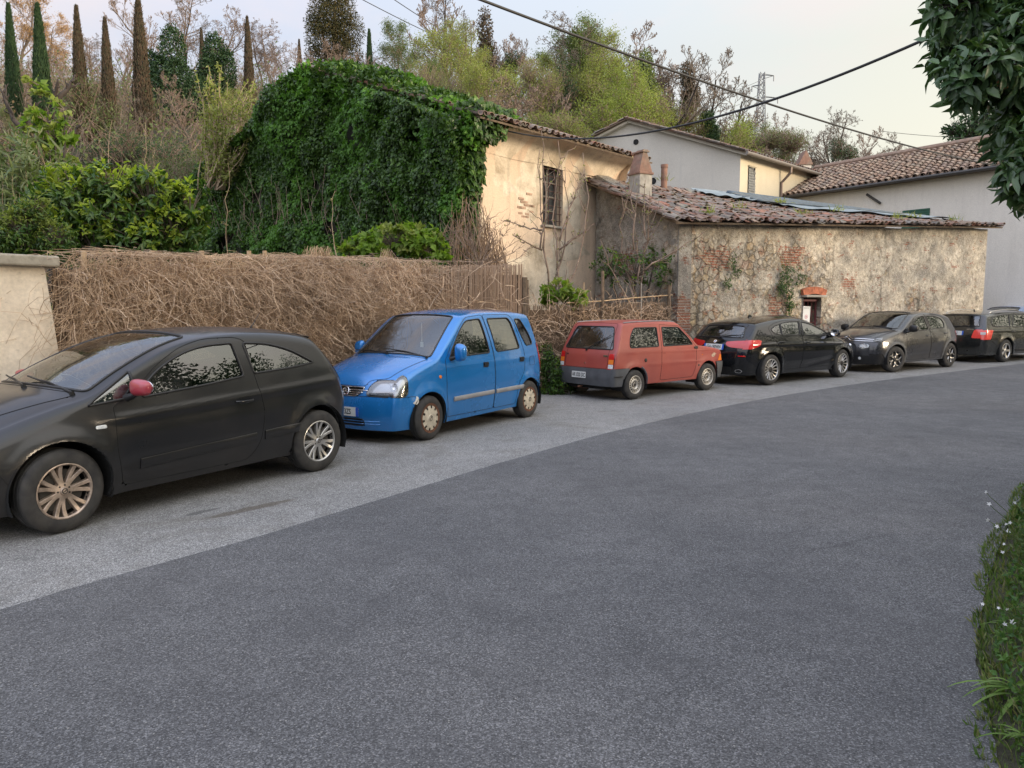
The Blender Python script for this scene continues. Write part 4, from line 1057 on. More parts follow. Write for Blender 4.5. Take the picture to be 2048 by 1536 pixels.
# ---------- 5: grey-brown hatchback facing the camera
def car_grey_five():
    WB = 2.54
    root = place_car('parked_car', 'dark grey brown rounded five door hatchback with double chevron nose', (9.458, 18.4), 57.3, WB, 1.745, False, True)
    pm = paint('grey_brown_paint', (.034, .035, .040), .28, .9, .35, .08, (.12, .10, .08), .05)
    sp = dict(wb=WB, W=1.745, tr_=.318, arch=.362, rim=.205, sill=.21, tuck=.07, sh=.05, tum=17, flare=.025, tf=.16, tr=.15, pf=2.5, pr=2.5, winset=.015,
              F=[(1.88, .20, .16, 0, .18), (1.92, .36, .17, 0, .19), (1.93, .55, .17, 0, .19), (1.90, .72, .17, 0, .18), (1.82, .84, .17, .03, .14)],
              T=[(1.82, .84, .17, .03, .14), (1.55, .92, .12, .06, .10), (1.25, .98, .11, .06, .08), (.98, 1.03, .15, .05, .05), (.68, 1.20, .12, .055, .05), (.36, 1.37, .07, .05, .055), (.12, 1.425, .03, .045, .07), (-.4, 1.445, 0, .045, .08), (-.95, 1.41, -.02, .045, .09), (-1.40, 1.335, -.05, .045, .10)],
              R=[(-1.40, 1.335, -.05, .045, .10), (-1.50, 1.24, -.08, .03, .10), (-1.66, 1.03, -.09, .01, .12), (-1.76, .88, -.10, 0, .16), (-1.80, .68, -.11, 0, .18), (-1.80, .45, -.12, 0, .18), (-1.76, .24, -.11, 0, .16)],
              belt=[(-2, 1.04), (-1.3, 1.02), (-.4, 1.0), (.5, .97), (1.0, .93), (1.5, .86), (2, .80)], crease=[([(-.8, .40), (.85, .38)], -.012, .05)])
    c = Car(sp, root, 110, 46, 42)
    fd = round_poly([(.80, .28), (.86, .55), (.84, .95), (.60, 1.18), (.33, 1.34), (.08, 1.40), (-.13, 1.405), (-.20, 1.0), (-.22, .28)], [.05, .05, .02, .08, .1, .05, .03, .1, .03])
    rd = round_poly([(-.235, .28), (-.215, 1.0), (-.145, 1.405), (-.60, 1.40), (-.98, 1.33), (-1.15, 1.18), (-1.12, .9), (-1.0, .72), (-.86, .52), (-.82, .28)], [.03, .1, .03, .1, .12, .1, .1, .1, .1, .05])
    w1 = round_poly([(.62, 1.0), (.50, 1.15), (.30, 1.29), (.06, 1.35), (-.08, 1.355), (-.14, 1.01)], [.02, .06, .1, .05, .02, .02])
    w0 = round_poly([(.80, .985), (.66, 1.09), (.655, .995)], .01)
    w2 = round_poly([(-.27, 1.02), (-.20, 1.36), (-.56, 1.355), (-.90, 1.28), (-1.0, 1.17), (-.97, 1.05)], [.02, .02, .08, .1, .06, .04])
    fb = [(2.4, .1), (2.4, .46), (1.75, .46), (1.60, .3), (1.6, .1)]; rb = [(-2.3, .1), (-2.3, .52), (-1.7, .52), (-1.60, .35), (-1.6, .1)]
    ca = []
    th = np.linspace(-.35, math.pi + .35, 30)
    clf = np.array([(c0 + .425 * math.cos(t), .328 + .425 * math.sin(t)) for c0 in (WB / 2,) for t in th]); clr = clf - [WB, 0]
    tl = round_poly([(-1.55, .96), (-1.9, .96), (-1.9, .76), (-1.66, .76)], .04)
    c.regions([('cladding', clf), ('cladding2', clr), ('bumper', fb), ('rbumper', rb), ('taillight', tl), ('door', fd), ('rear_door', rd), ('window', w1), ('quarter', w0), ('rear_window', w2)],
              [('bumper', [(-1, -1.2), (-1, 1.2), (1.3, 1.2), (1.3, -1.2)]), ('hood', [(4.15, -.82), (6.9, -.93), (6.9, .93), (4.15, .82)]),
               ('intake', [(.8, -.40), (2.5, -.48), (2.9, -.42), (2.9, .42), (2.5, .48), (.8, .40)]),
               ('headlight', [(2.25, .58), (2.2, .80), (2.35, .97), (2.9, .97), (3.0, .80), (2.9, .60)]), ('headlight', [(2.25, -.58), (2.2, -.80), (2.35, -.97), (2.9, -.97), (3.0, -.80), (2.9, -.60)]),
               ('fog', circle_q(.95, .66, .06)), ('fog', circle_q(.95, -.66, .06)),
               ('windscreen', [(7.1, -.91), (9.8, -.88), (9.8, .88), (7.1, .91)]),
               ('tailgate', [(13.2, -.9), (17.4, -.8), (17.4, .8), (13.2, .9)]), ('tailglass', [(13.5, -.84), (15.0, -.8), (15.0, .8), (13.5, .84)]),
               ('taillight', [(15.5, .72), (16.6, .72), (16.6, 1.1), (15.5, 1.1)]), ('taillight', [(15.5, -.72), (16.6, -.72), (16.6, -1.1), (15.5, -1.1)]),
               ('rbumper', [(17.4, -1.2), (19.2, -1.2), (19.2, 1.2), (17.4, 1.2)])])
    st = base_style(pm); st['cladding2'] = dict(st['cladding']); st['fog'] = dict(obj='fog_light', mat=M['white_lens'], off=.003, sided=True)
    st['bumper']['mat'] = M['black']
    c.build(st); lamp_back(c)
    c.wheels('y', [M['alloy'], M['black']], -14, .20)
    c.mirror(.76, 1.0, M['black'], (.11, .07, .085), .14); c.handle(-.08, .86, pm, 'pull'); c.handle(-.97, .90, pm, 'pull', door='rear_door')
    g = MB()   # chevrons flowing into two chrome bars and the slim daytime lamps
    def sp_(i, y, o=.006): return c.P(np.array([float(c.idx2s(i)) / c.cs[-1] * c.bs[-1]]), np.array([y]), o)[0]
    for dz in (0, .32):
        pts = [sp_(3.35 + dz, y) for y in np.linspace(-.60, -.12, 10)] + [sp_(3.45 + dz, -.075), sp_(3.80 + dz, 0, .012), sp_(3.45 + dz, .075)] + [sp_(3.35 + dz, y) for y in np.linspace(.12, .60, 10)]
        g.tube(pts, .011, 6)
    g.build('chevron_grille_bars', M['chrome'], root, True)
    for sd in (1, -1):
        g = MB(); pts = [sp_(3.35 + .05 * k, sd * (.60 + .028 * k), .004) for k in range(8)]; pts2 = [sp_(3.72 + .05 * k, sd * (.60 + .026 * k), .004) for k in range(8)]
        g.tube(pts, .014, 6); g.tube(pts2, .010, 6); o = g.build('daytime_lamp', M['white_lens'], root, True)
    c.wiper(6.95, .55, 7.3, -.05)
    c.seat(.02, .36, .38); c.seat(.02, -.36, .38); c.seat(-.95, 0, .40, w=1.2, back=.5); c.dash(.66, .88, 1.25, .36)
def circle_q(i, y, r): t = np.linspace(0, 2 * np.pi, 14, endpoint=False); return np.c_[i + r * 3.6 * np.cos(t), y + r * np.sin(t)]

# ---------- 6: black estate car
def car_estate():
    WB = 2.686
    root = place_car('parked_car', 'dark estate car with roof rails and C shaped red tail lights at the right edge', (14.0, 21.25), 60.5, WB, 1.81, True, False)
    pm = paint('dark_green_grey_paint', (.018, .020, .020), .2, 1.0, .3, .10, (.1, .1, .08), .03)
    sp = dict(wb=WB, W=1.81, tr_=.32, arch=.362, rim=.215, sill=.19, tuck=.07, sh=.045, tum=17, flare=.02, tf=.12, tr=.08, pf=2.6, pr=2.6, winset=.02,
              F=[(2.12, .19, .12, 0, .15), (2.16, .34, .12, 0, .16), (2.15, .50, .12, 0, .16), (2.10, .62, .12, 0, .15), (2.0, .74, .14, .02, .11)],
              T=[(2.0, .74, .14, .02, .11), (1.6, .86, .12, .05, .09), (1.25, .93, .11, .05, .08), (.95, .98, .15, .05, .05), (.58, 1.17, .12, .05, .05), (.18, 1.35, .07, .045, .05), (-.1, 1.40, .02, .04, .06), (-.8, 1.42, 0, .04, .06), (-1.5, 1.395, -.01, .04, .07), (-2.08, 1.33, -.03, .035, .07)],
              R=[(-2.08, 1.33, -.03, .035, .07), (-2.14, 1.25, -.05, .02, .05), (-2.26, 1.0, -.06, .01, .06), (-2.31, .88, -.06, 0, .09), (-2.34, .68, -.07, 0, .12), (-2.34, .48, -.08, 0, .13), (-2.30, .22, -.08, 0, .12)],
              belt=[(-2.4, .99), (.9, .95), (1.5, .86), (2.2, .76)], crease=[([(-2.2, .90), (1.6, .84)], .014, .02)])
    c = Car(sp, root, 120, 46, 42)
    fd = round_poly([(1.0, .29), (1.02, .55), (1.0, .92), (.68, 1.11), (.28, 1.30), (.0, 1.36), (-.12, 1.36), (-.17, .95), (-.18, .29)], .05)
    rd = round_poly([(-.195, .29), (-.185, .95), (-.135, 1.36), (-.85, 1.37), (-1.0, 1.33), (-1.16, .98), (-1.05, .74), (-.93, .52), (-.85, .29)], .06)
    w1 = round_poly([(.82, .97), (.62, 1.09), (.26, 1.26), (-.0, 1.315), (-.07, 1.32), (-.11, .975)], .03)
    w2 = round_poly([(-.24, .98), (-.20, 1.325), (-.80, 1.335), (-1.0, .99)], .03)
    w2b = round_poly([(-1.04, .99), (-.84, 1.335), (-.92, 1.335), (-1.10, .99)], .01)
    w3 = round_poly([(-1.16, 1.0), (-1.02, 1.33), (-1.45, 1.325), (-1.86, 1.26), (-1.98, 1.08), (-1.90, 1.01)], [.03, .03, .1, .06, .06, .05])
    tl = round_poly([(-1.98, .90), (-2.0, .915), (-2.5, .915), (-2.5, .64), (-2.10, .66)], .02)
    rb = [(-2.6, .1), (-2.6, .60), (-2.05, .60), (-1.70, .45), (-1.65, .1)]; fb = [(2.5, .1), (2.5, .62), (1.9, .62), (1.72, .4), (1.7, .1)]
    c.regions([('bumper', fb), ('rbumper', rb), ('taillight', tl), ('door', fd), ('rear_door', rd), ('window', w1), ('rear_window', w2), ('quarter', w3)],
              [('bumper', [(-1, -1.2), (-1, 1.2), (2.9, 1.2), (2.9, -1.2)]), ('hood', [(4.1, -.8), (6.9, -.93), (6.9, .93), (4.1, .8)]), ('grille', [(2.6, -.45), (3.4, -.5), (3.4, .5), (2.6, .45)]),
               ('headlight', [(2.8, .6), (3.7, .6), (4.0, 1.0), (2.8, 1.0)]), ('headlight', [(2.8, -.6), (3.7, -.6), (4.0, -1.0), (2.8, -1.0)]),
               ('windscreen', [(7.1, -.91), (9.8, -.88), (9.8, .88), (7.1, .91)]),
               ('tailgate', [(13.2, -.9), (17.1, -.8), (17.1, .8), (13.2, .9)]), ('tailglass', [(13.5, -.86), (14.95, -.86), (14.95, .86), (13.5, .86)]),
               ('taillight', [(15.6, .72), (15.6, 1.1), (16.95, 1.1), (16.95, .66)]), ('taillight', [(15.6, -.72), (15.6, -1.1), (16.95, -1.1), (16.95, -.66)]),
               ('rbumper', [(17.1, -1.2), (19.2, -1.2), (19.2, 1.2), (17.1, 1.2)])])
    st = base_style(pm); st['taillight']['mat'] = M['red_lens_bright']; c.build(st); lamp_back(c)
    c.wheels('five', [M['alloy'], M['dark_metal']], 0, .205)
    c.mirror(.90, .97, pm, (.11, .07, .08), .14); c.handle(-.05, .85, pm, 'pull'); c.handle(-1.02, .86, pm, 'pull', door='rear_door')
    for sd in (1, -1):
        g = MB(); q = np.linspace(float(c.idx2s(10.2)), float(c.idx2s(12.5)), 14) / c.cs[-1] * c.bs[-1]; o = .055 * np.sin(np.linspace(0, np.pi, 14))**.35
        pts = np.array([c.P(np.array([a]), np.array([sd * .60]), 0)[0] + np.array([0, 0, b]) for a, b in zip(q, o)]); g.tube(pts, .014, 6); g.build('roof_rail', M['alloy'], root, True)
        if ('taillight', sd) in c.obj:
            Mx = c.frame_strip(16.3, sd * .76, .008); g = MB(); g.prism(round_poly([(-.10, -.035), (.08, -.035), (.08, .035), (-.10, .035)], .012), .004, Mx @ SW); g.build('reversing_lens', M['white_lens'], c.obj[('taillight', sd)])
    c.wiper(15.1, 0, 14.9, -.5)
    text_obj('OCTAVIA', .045, c.frame_strip(15.6, -.42, .003), M['chrome'], 'badge_lettering', c.obj[('tailgate', 0)], .002)
    c.plate(c.frame_strip(16.3, .0, .010), '      EZ', .52, .12, (True, True), .10, .74)
    c.patch_side('rub_strip', [(.9, .30), (.9, .36), (-.85, .36), (-.85, .30)], M['black'], .01)
    g = MB(); Mx = c.frame_strip(11.9, 0, 0); p = Mx.translation; g.tube([p, p + Vector((-.02, 0, .05))], [.022, .012], 6); g.build('roof_antenna', M['black'], root)
    c.seat(-.05, .37, .36); c.seat(-.05, -.37, .36); c.seat(-1.0, 0, .38, w=1.25, back=.5); c.dash(.66, .82, 1.3, .37)

# ---------- 7: light blue car, only its roof end shows past the end of the stone wall
def car_pale():
    WB = 2.45
    root = place_car('parked_car', 'pale blue car with rear spoiler and roof antenna half hidden behind the stone wall end', (17.75, 26.6), 61, WB, 1.70, False, True)
    c0 = root.location.copy()
    pm = paint('pale_blue_paint', (.30, .40, .56), .25, 1.0, .3, .1, (.3, .3, .3), .03)
    sp = dict(wb=WB, W=1.70, tr_=.31, arch=.355, rim=.205, sill=.2, tuck=.07, sh=.05, tum=18, tf=.14, tr=.14, pr=2.6,
              F=[(1.85, .20, .14, 0, .16), (1.88, .45, .15, 0, .17), (1.84, .65, .15, 0, .17), (1.75, .78, .16, .02, .13)],
              T=[(1.75, .78, .16, .02, .13), (1.3, .95, .12, .06, .08), (.98, 1.03, .15, .05, .05), (.5, 1.31, .10, .055, .05), (.15, 1.44, .03, .045, .07), (-.45, 1.47, 0, .045, .08), (-1.0, 1.44, -.02, .045, .09), (-1.38, 1.37, -.05, .045, .10)],
              R=[(-1.38, 1.37, -.05, .045, .10), (-1.55, 1.15, -.08, .02, .10), (-1.70, .95, -.09, 0, .14), (-1.78, .70, -.11, 0, .18), (-1.76, .24, -.11, 0, .16)],
              belt=[(-2, 1.07), (-.4, 1.03), (1.0, .95), (2, .80)])
    c = Car(sp, root, 90, 36, 34)
    fd = round_poly([(.78, .28), (.84, .95), (.40, 1.25), (.1, 1.40), (-.20, 1.42), (-.22, .28)], .05); rd = round_poly([(-.235, .28), (-.21, 1.42), (-.9, 1.40), (-1.1, 1.1), (-.85, .5), (-.8, .28)], .06)
    w1 = round_poly([(.72, 1.02), (.38, 1.22), (.08, 1.36), (-.14, 1.375), (-.15, 1.05)], .03); w2 = round_poly([(-.27, 1.06), (-.25, 1.375), (-.8, 1.36), (-1.22, 1.17), (-1.1, 1.09)], .04)
    c.regions([('door', fd), ('rear_door', rd), ('window', w1), ('rear_window', w2)],
              [('hood', [(3.1, -.8), (4.9, -.9), (4.9, .9), (3.1, .8)]), ('windscreen', [(5.1, -.9), (6.8, -.88), (6.8, .88), (5.1, .9)]), ('tailglass', [(10.15, -.85), (11.3, -.8), (11.3, .8), (10.15, .85)]),
               ('taillight', [(11.5, .7), (12.6, .7), (12.6, 1.1), (11.5, 1.1)]), ('taillight', [(11.5, -.7), (12.6, -.7), (12.6, -1.1), (11.5, -1.1)])])
    st = base_style(pm); st['tailglass']['parent'] = None; c.build(st)
    c.wheels('five', [M['alloy'], M['dark_metal']], 0, .19)
    c.antenna(9.6, 0, .5, 1.0)
    ys = np.linspace(-.55, .55, 13); q = float(c.idx2s(9.9)) / c.cs[-1] * c.bs[-1]; a = c.P(np.full(13, q), ys, .01); b = a + np.array([-.26, 0, .05]); d = a + np.array([-.1, 0, -.05])
    g = MB(); g.add(np.concatenate([a, b, d]), [(i, i + 1, 13 + i + 1, 13 + i) for i in range(12)] + [(13 + i, 13 + i + 1, 26 + i + 1, 26 + i) for i in range(12)]); g.build('roof_spoiler', pm, root, True)
M['glass_dark_refl'] = glass('reflective_side_glass', (.45, .50, .48), .10)
M['glass_clear'] = glass('clear_side_glass', (.78, .84, .80), .08)
for f in (car_black_hatch, car_blue, car_red, car_black_five, car_grey_five, car_estate, car_pale): f()
# ------------------------------------------------------------------ terrain, road
def th(x, y):
    """terrain height"""
    x = np.asarray(x, float); y = np.asarray(y, float)
    t = y - 13.5; g = 0.015 * np.where(t > 8, t, np.log1p(np.exp(np.clip(t * 2, -40, 40))) / 2)
    g = np.minimum(g, .35)
    fx = [-80, -14, -3, 5, 14, 24, 60, 120]; fy = [2, 14, 25, 34, 44, 52, 62, 90]
    foot = np.interp(x, fx, fy)
    d = np.clip((y - foot) * .78, 0, None)
    h = 22 * np.tanh(.62 * d / 22) * (1 - np.exp(-d / 2.5))
    h = h + np.where(d > 3, .5 * np.sin(x * .31 + 1) * np.cos(y * .23), 0)
    return g + h
def vnoise(P, scale, seed=0):
    """cheap value noise on an (N,3) array"""
    P = np.asarray(P) * scale; i = np.floor(P).astype(np.int64); f = P - i; f = f * f * (3 - 2 * f)
    def h(a): 
        n = (a[:, 0] * 73856093) ^ (a[:, 1] * 19349663) ^ (a[:, 2] * 83492791) ^ (seed * 2654435761)
        n = (n ^ (n >> 13)) * 1274126177; n = n & 0x7fffffff; return (n % 100003) / 100003.0
    r = 0
    for dx in (0, 1):
        for dy in (0, 1):
            for dz in (0, 1):
                w = (f[:, 0] if dx else 1 - f[:, 0]) * (f[:, 1] if dy else 1 - f[:, 1]) * (f[:, 2] if dz else 1 - f[:, 2])
                r = r + w * h(i + np.array([dx, dy, dz]))
    return r
def fbm(P, scale, oct=4, seed=0):
    r = 0; a = .5
    for k in range(oct): r = r + a * vnoise(P, scale * 2**k, seed + k); a *= .5
    return r
def sheet(xs, ys, zf, mb=None):
    X, Y = np.meshgrid(xs, ys, indexing='ij'); Z = zf(X, Y); n, m = X.shape
    i = np.arange(n - 1)[:, None] * m; j = np.arange(m - 1)[None]
    F = np.stack([i + j, i + m + j, i + m + j + 1, i + j + 1], -1).reshape(-1, 4)
    b = mb or MB(); b.add(np.stack([X, Y, Z], -1).reshape(-1, 3), F); return b
def asphalt(name, c0, c1, spot, spot_amt, scale=1.0, extra=None):
    k = NT(name); co = k.coord()
    big = k.noise(.55, 5, .6, co); mid = k.noise(4, 5, .65, co)
    base = k.mix(k.ramp(big, [(.35, 0.0), (.7, 1.0)]), c0, c1)
    base = k.mix(k.math('MULTIPLY', k.ramp(mid, [(.4, 0.0), (.7, 1.0)]), .35), base, tuple(x * .72 for x in c0))
    v = k.voro(120 * scale, co, out='Color'); vs = k.sep(v)[0]
    gr = k.ramp(vs, [(0, .32), (.5, .90), (.80, 1.35), (1, 2.3)])
    base = k.mix(.85, base, gr, 'MULTIPLY')
    v2 = k.voro(55 * scale, co, out='Color'); s2 = k.sep(v2)[1]; d2 = k.voro(55 * scale, co)
    sp = k.math('MULTIPLY', k.math('GREATER_THAN', s2, 1 - spot_amt), k.math('LESS_THAN', d2, .33))
    base = k.mix(sp, base, spot)
    if extra: base = extra(k, co, base)
    k.set(Base_Color=base, Roughness=k.ramp(mid, [(.3, .72), (.7, .88)]), Specular_IOR_Level=.35)
    hgt = k.math('ADD', k.math('MULTIPLY', k.voro(120 * scale, co), .6), k.math('MULTIPLY', k.noise(200, 2, .5, co), .4))
    k.bump(hgt, .55, .006)
    return k.m
def stains_park(k, co, base):
    s = k.sep(co)
    # damp brown stain beside the first car, and oily drips in the bays
    def blob(cx, cy, ang, rx, ry, soft=.35):
        x = k.math('SUBTRACT', s[0], cx); y = k.math('SUBTRACT', s[1], cy); c, sn = math.cos(ang), math.sin(ang)
        u = k.math('DIVIDE', k.math('ADD', k.math('MULTIPLY', x, c), k.math('MULTIPLY', y, sn)), rx)
        v = k.math('DIVIDE', k.math('SUBTRACT', k.math('MULTIPLY', y, c), k.math('MULTIPLY', x, sn)), ry)
        d = k.math('ADD', k.math('POWER', k.math('ABSOLUTE', u), 2.0), k.math('POWER', k.math('ABSOLUTE', v), 2.0))
        d = k.math('ADD', d, k.math('MULTIPLY', k.math('SUBTRACT', k.noise(7, 5, .6, co), .5), 1.6))
        return k.ramp(d, [(.5, 1.0), (1.0, 0.0)])
    base = k.mix(k.math('MULTIPLY', blob(-2.18, 6.15, .86, .46, .07), .65), base, (.075, .058, .04))
    base = k.mix(k.math('MULTIPLY', blob(-2.55, 6.05, .9, .16, .05), .6), base, (.05, .05, .05))
    n = k.noise(1.1, 5, .7, co, .5); base = k.mix(k.math('MULTIPLY', k.ramp(n, [(.52, 0.0), (.7, 1.0)]), .5), base, (.10, .088, .07))
    return base
def cracks_road(k, co, base):
    n = k.noise(1.3, 6, .6, co)
    mp = k.mix(.10, co, k.noise(2.5, 4, .6, co, 0, 'Color'))
    v = k.voro(.55, mp, 'DISTANCE_TO_EDGE'); cr = k.math('LESS_THAN', v, .0035)
    cr = k.math('MULTIPLY', cr, k.ramp(k.noise(.6, 2, .5, co), [(.56, 0.0), (.60, 1.0)]))
    base = k.mix(k.math('MULTIPLY', cr, .22), base, (.02, .02, .022))
    n2 = k.noise(.8, 6, .7, co, .6); return k.mix(k.math('MULTIPLY', k.ramp(n2, [(.47, 0.0), (.62, 1.0)]), .24), base, (.058, .058, .062))
M['road'] = asphalt('road_asphalt', (.088, .089, .093), (.126, .126, .129), (.24, .235, .225), .06, 1.35, cracks_road)
M['park'] = asphalt('old_pale_asphalt', (.185, .184, .182), (.25, .248, .243), (.42, .41, .39), .12, 1.35, stains_park)
def soil_mat():
    k = NT('soil'); co = k.coord(); n = k.noise(1.2, 7, .65, co); n2 = k.noise(14, 5, .6, co)
    b = k.ramp(n, [(.3, (.035, .032, .020)), (.5, (.05, .05, .028)), (.7, (.035, .05, .02))])
    k.set(Base_Color=k.mix(.5, b, k.ramp(n2, [(.3, .4), (.7, 1.5)]), 'MULTIPLY'), Roughness=.95); k.bump(n2, .8, .05); return k.m
M['soil'] = soil_mat()
def adaptive(a, b, fine0, fine1, fs, cs):
    v = [a]; 
    while v[-1] < b: v.append(v[-1] + (fs if fine0 <= v[-1] <= fine1 else cs))
    return np.array(v)
xs = adaptive(-260, 320, -40, 60, 1.2, 8); ys = adaptive(-120, 420, 8, 80, 1.2, 8)
tag(sheet(xs, ys, lambda X, Y: th(X, Y) - .012).build('ground', M['soil'], None, True), kind='structure')
# edge of the newer asphalt (left/far side) and of the verge (right side)
EDGE = np.array([(-9.5, -8), (-6.2, -2.2), (-4.4, 1.2), (-2.80, 4.10), (-1.87, 5.35), (-.13, 7.97), (1.54, 10.24), (4.19, 13.2), (7.1, 15.75), (9.8, 17.75), (15.2, 21.4), (24, 26.2), (40, 33.5), (70, 45)])
VERGE = np.array([(-3.5, -8), (-1.3, -3.5), (.55, 0), (1.20, 1.5), (1.86, 2.75), (2.32, 3.6), (3.32, 5.0), (4.42, 6.4), (5.6, 7.9), (7.0, 9.5), (9.6, 12.6), (14.5, 16.0), (20, 18.9), (27, 22.2), (43, 29.3), (73, 41)])
KERBL = np.array([(-13, -8), (-10.5, -3.5), (-7.9, 1.2), (-6.0, 5.0), (-4.4, 7.9), (-3.2, 9.9), (-1.4, 12.6), (.6, 14.45), (3.9, 17.4), (6.5, 19.2), (9.6, 21.0), (15.2, 24.2), (24, 29.5), (40, 37), (70, 49)])
def ribbon(Lp, Rp, zoff, n=260, m=10, wob=0):
    a = resample(catmull(np.c_[Lp, np.zeros(len(Lp))], 8)[:, :2], np.linspace(0, 1, n)); b = resample(catmull(np.c_[Rp, np.zeros(len(Rp))], 8)[:, :2], np.linspace(0, 1, n))
    if wob: a = a + (fbm(np.c_[a, np.zeros(n)], 1.8, 4, 3)[:, None] - .47) * wob; b = b + (fbm(np.c_[b, np.ones(n)], 2.5, 5, 9)[:, None] - .47) * wob * 2
    t = np.linspace(0, 1, m)[None, :, None]; G = a[:, None] * (1 - t) + b[:, None] * t
    V = np.c_[G.reshape(-1, 2), th(G[..., 0], G[..., 1]).ravel() + zoff]
    i = np.arange(n - 1)[:, None] * m; j = np.arange(m - 1)[None]
    mb = MB(); mb.add(V, np.stack([i + j, i + j + 1, i + m + j + 1, i + m + j], -1).reshape(-1, 4)); return mb
tag(ribbon(KERBL, VERGE + [-.5, .3], .0, 300, 14).build('parking_strip', M['park'], None, True), kind='structure')
tag(ribbon(EDGE, VERGE, .006, 1800, 14, .13).build('road', M['road'], None, True), kind='structure')

# ------------------------------------------------------------------ masonry materials
def stone_wall_mat(name, bias=0.0, tone=1.0):
    k = NT(name); co = k.coord()
    s = k.sep(co); x, z = s[0], s[2]
    n1 = k.noise(1.4, 6, .62, co); n2 = k.noise(9, 6, .65, co); n3 = k.noise(38, 5, .6, co)
    pl = k.ramp(n2, [(.30, (.30, .25, .19)), (.42, (.52, .46, .37)), (.55, (.68, .61, .50)), (.70, (.80, .75, .66))])
    pl = k.mix(k.ramp(n1, [(.42, 0.0), (.62, 1.0)]), pl, k.ramp(n3, [(.35, (.20, .18, .15)), (.65, (.50, .46, .40))]))
    # rubble stones
    wc = k.mix(.16, co, k.noise(5, 5, .7, co, 0, 'Color'))
    vc = k.voro(6.5, wc, out='Color'); vd = k.voro(6.5, wc, 'DISTANCE_TO_EDGE')
    hue = k.sep(vc)[0]
    st = k.ramp(hue, [(0, (.42, .28, .14)), (.25, (.28, .25, .20)), (.45, (.48, .36, .20)), (.62, (.35, .17, .10)), (.75, (.38, .34, .28)), (1, (.22, .20, .17))])
    st = k.mix(.45, st, k.ramp(n3, [(.3, .45), (.7, 1.5)]), 'MULTIPLY')
    st = k.mix(k.math('MULTIPLY', k.ramp(k.math('ADD', vd, k.math('MULTIPLY', k.math('SUBTRACT', n2, .5), .10)), [(.01, 1.0), (.06, 0.0)]), .24), st, (.24, .205, .17))
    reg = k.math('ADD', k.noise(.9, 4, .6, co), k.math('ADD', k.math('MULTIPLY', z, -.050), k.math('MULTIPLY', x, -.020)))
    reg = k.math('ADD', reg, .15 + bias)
    c = k.mix(k.ramp(k.math('ADD', reg, k.math('MULTIPLY', k.math('SUBTRACT', k.noise(7, 4, .7, co), .5), .7)), [(.42, 0.0), (.62, .85)]), pl, st)
    # exposed brick courses
    br = k.n.new('ShaderNodeTexBrick'); br.inputs['Scale'].default_value = 1.0; br.inputs['Brick Width'].default_value = .26; br.inputs['Row Height'].default_value = .065
    br.inputs['Mortar Size'].default_value = .009; br.inputs['Color1'].default_value = (.40, .13, .075, 1); br.inputs['Color2'].default_value = (.30, .16, .11, 1); br.inputs['Mortar'].default_value = (.42, .38, .31, 1)
    cmb = k.n.new('ShaderNodeCombineXYZ'); k.link(x, cmb.inputs[0]); k.link(z, cmb.inputs[1]); k.link(cmb.outputs[0], br.inputs['Vector'])
    def box(x0, x1, z0, z1):
        dx = k.math('SUBTRACT', k.math('ABSOLUTE', k.math('SUBTRACT', x, (x0 + x1) / 2)), (x1 - x0) / 2)
        dz = k.math('SUBTRACT', k.math('ABSOLUTE', k.math('SUBTRACT', z, (z0 + z1) / 2)), (z1 - z0) / 2)
        d = k.math('MAXIMUM', dx, dz); d = k.math('ADD', d, k.math('MULTIPLY', k.math('SUBTRACT', k.noise(5.5, 6, .8, co), .5), 1.5))
        return k.ramp(k.math('ADD', d, .5), [(.47, 1.0), (.53, 0.0)])
    bm = k.math('MAXIMUM', box(.8, 1.7, 2.6, 3.05), box(3.5, 4.3, 2.7, 3.2))
    bm = k.math('MAXIMUM', bm, box(6.0, 6.5, 2.2, 2.5)); bm = k.math('MAXIMUM', bm, box(3.2, 3.5, .6, 1.9))
    bm = k.math('MAXIMUM', bm, k.ramp(k.noise(2.2, 6, .8, k.coord('Object', (1, 1, 2.0)), .4), [(.585, 0.0), (.61, 1.0)]))
    c = k.mix(k.math('MULTIPLY', bm, .9), c, k.mix(.5, br.outputs[0], k.ramp(n3, [(.3, .5), (.7, 1.4)]), 'MULTIPLY'))
    # soot and damp: blotches, long vertical streaks, pits
    streak = k.noise(1.0, 5, .6, k.coord('Object', (2.4, 2.4, .22)))
    c = k.mix(k.math('MULTIPLY', k.ramp(streak, [(.60, 0.0), (.74, 1.0)]), .7), c, (.085, .078, .065))
    c = k.mix(k.math('MULTIPLY', k.ramp(k.noise(2.2, 7, .72, co, .3), [(.54, 0.0), (.66, 1.0)]), .7), c, (.11, .10, .085))
    fine = k.noise(55, 4, .75, co); c = k.mix(.75, c, k.ramp(fine, [(.32, .35), (.5, 1.0), (.68, 1.5)]), 'MULTIPLY')
    c = k.mix(k.ramp(k.noise(24, 3, .6, co), [(.66, 0.0), (.72, 1.0)]), c, (.07, .06, .05))
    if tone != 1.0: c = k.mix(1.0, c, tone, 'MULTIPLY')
    k.set(Base_Color=c, Roughness=.94, Specular_IOR_Level=.2)
    h = k.math('ADD', k.math('MULTIPLY', n2, .5), k.math('ADD', k.math('MULTIPLY', n3, .25), k.math('MULTIPLY', k.ramp(vd, [(0, 0.0), (.08, 1.0)]), k.math('MULTIPLY', k.ramp(reg, [(.44, 0.0), (.52, 1.0)]), .5))))
    k.bump(h, 1.0, .09)
    return k.m
M['stone'] = stone_wall_mat('crumbling_render_and_rubble')
M['stone_side'] = stone_wall_mat('shaded_side_render', -.12, (.62, .64, .68))  # same render tinted darker and bluer: the side wall's shade is in the colour
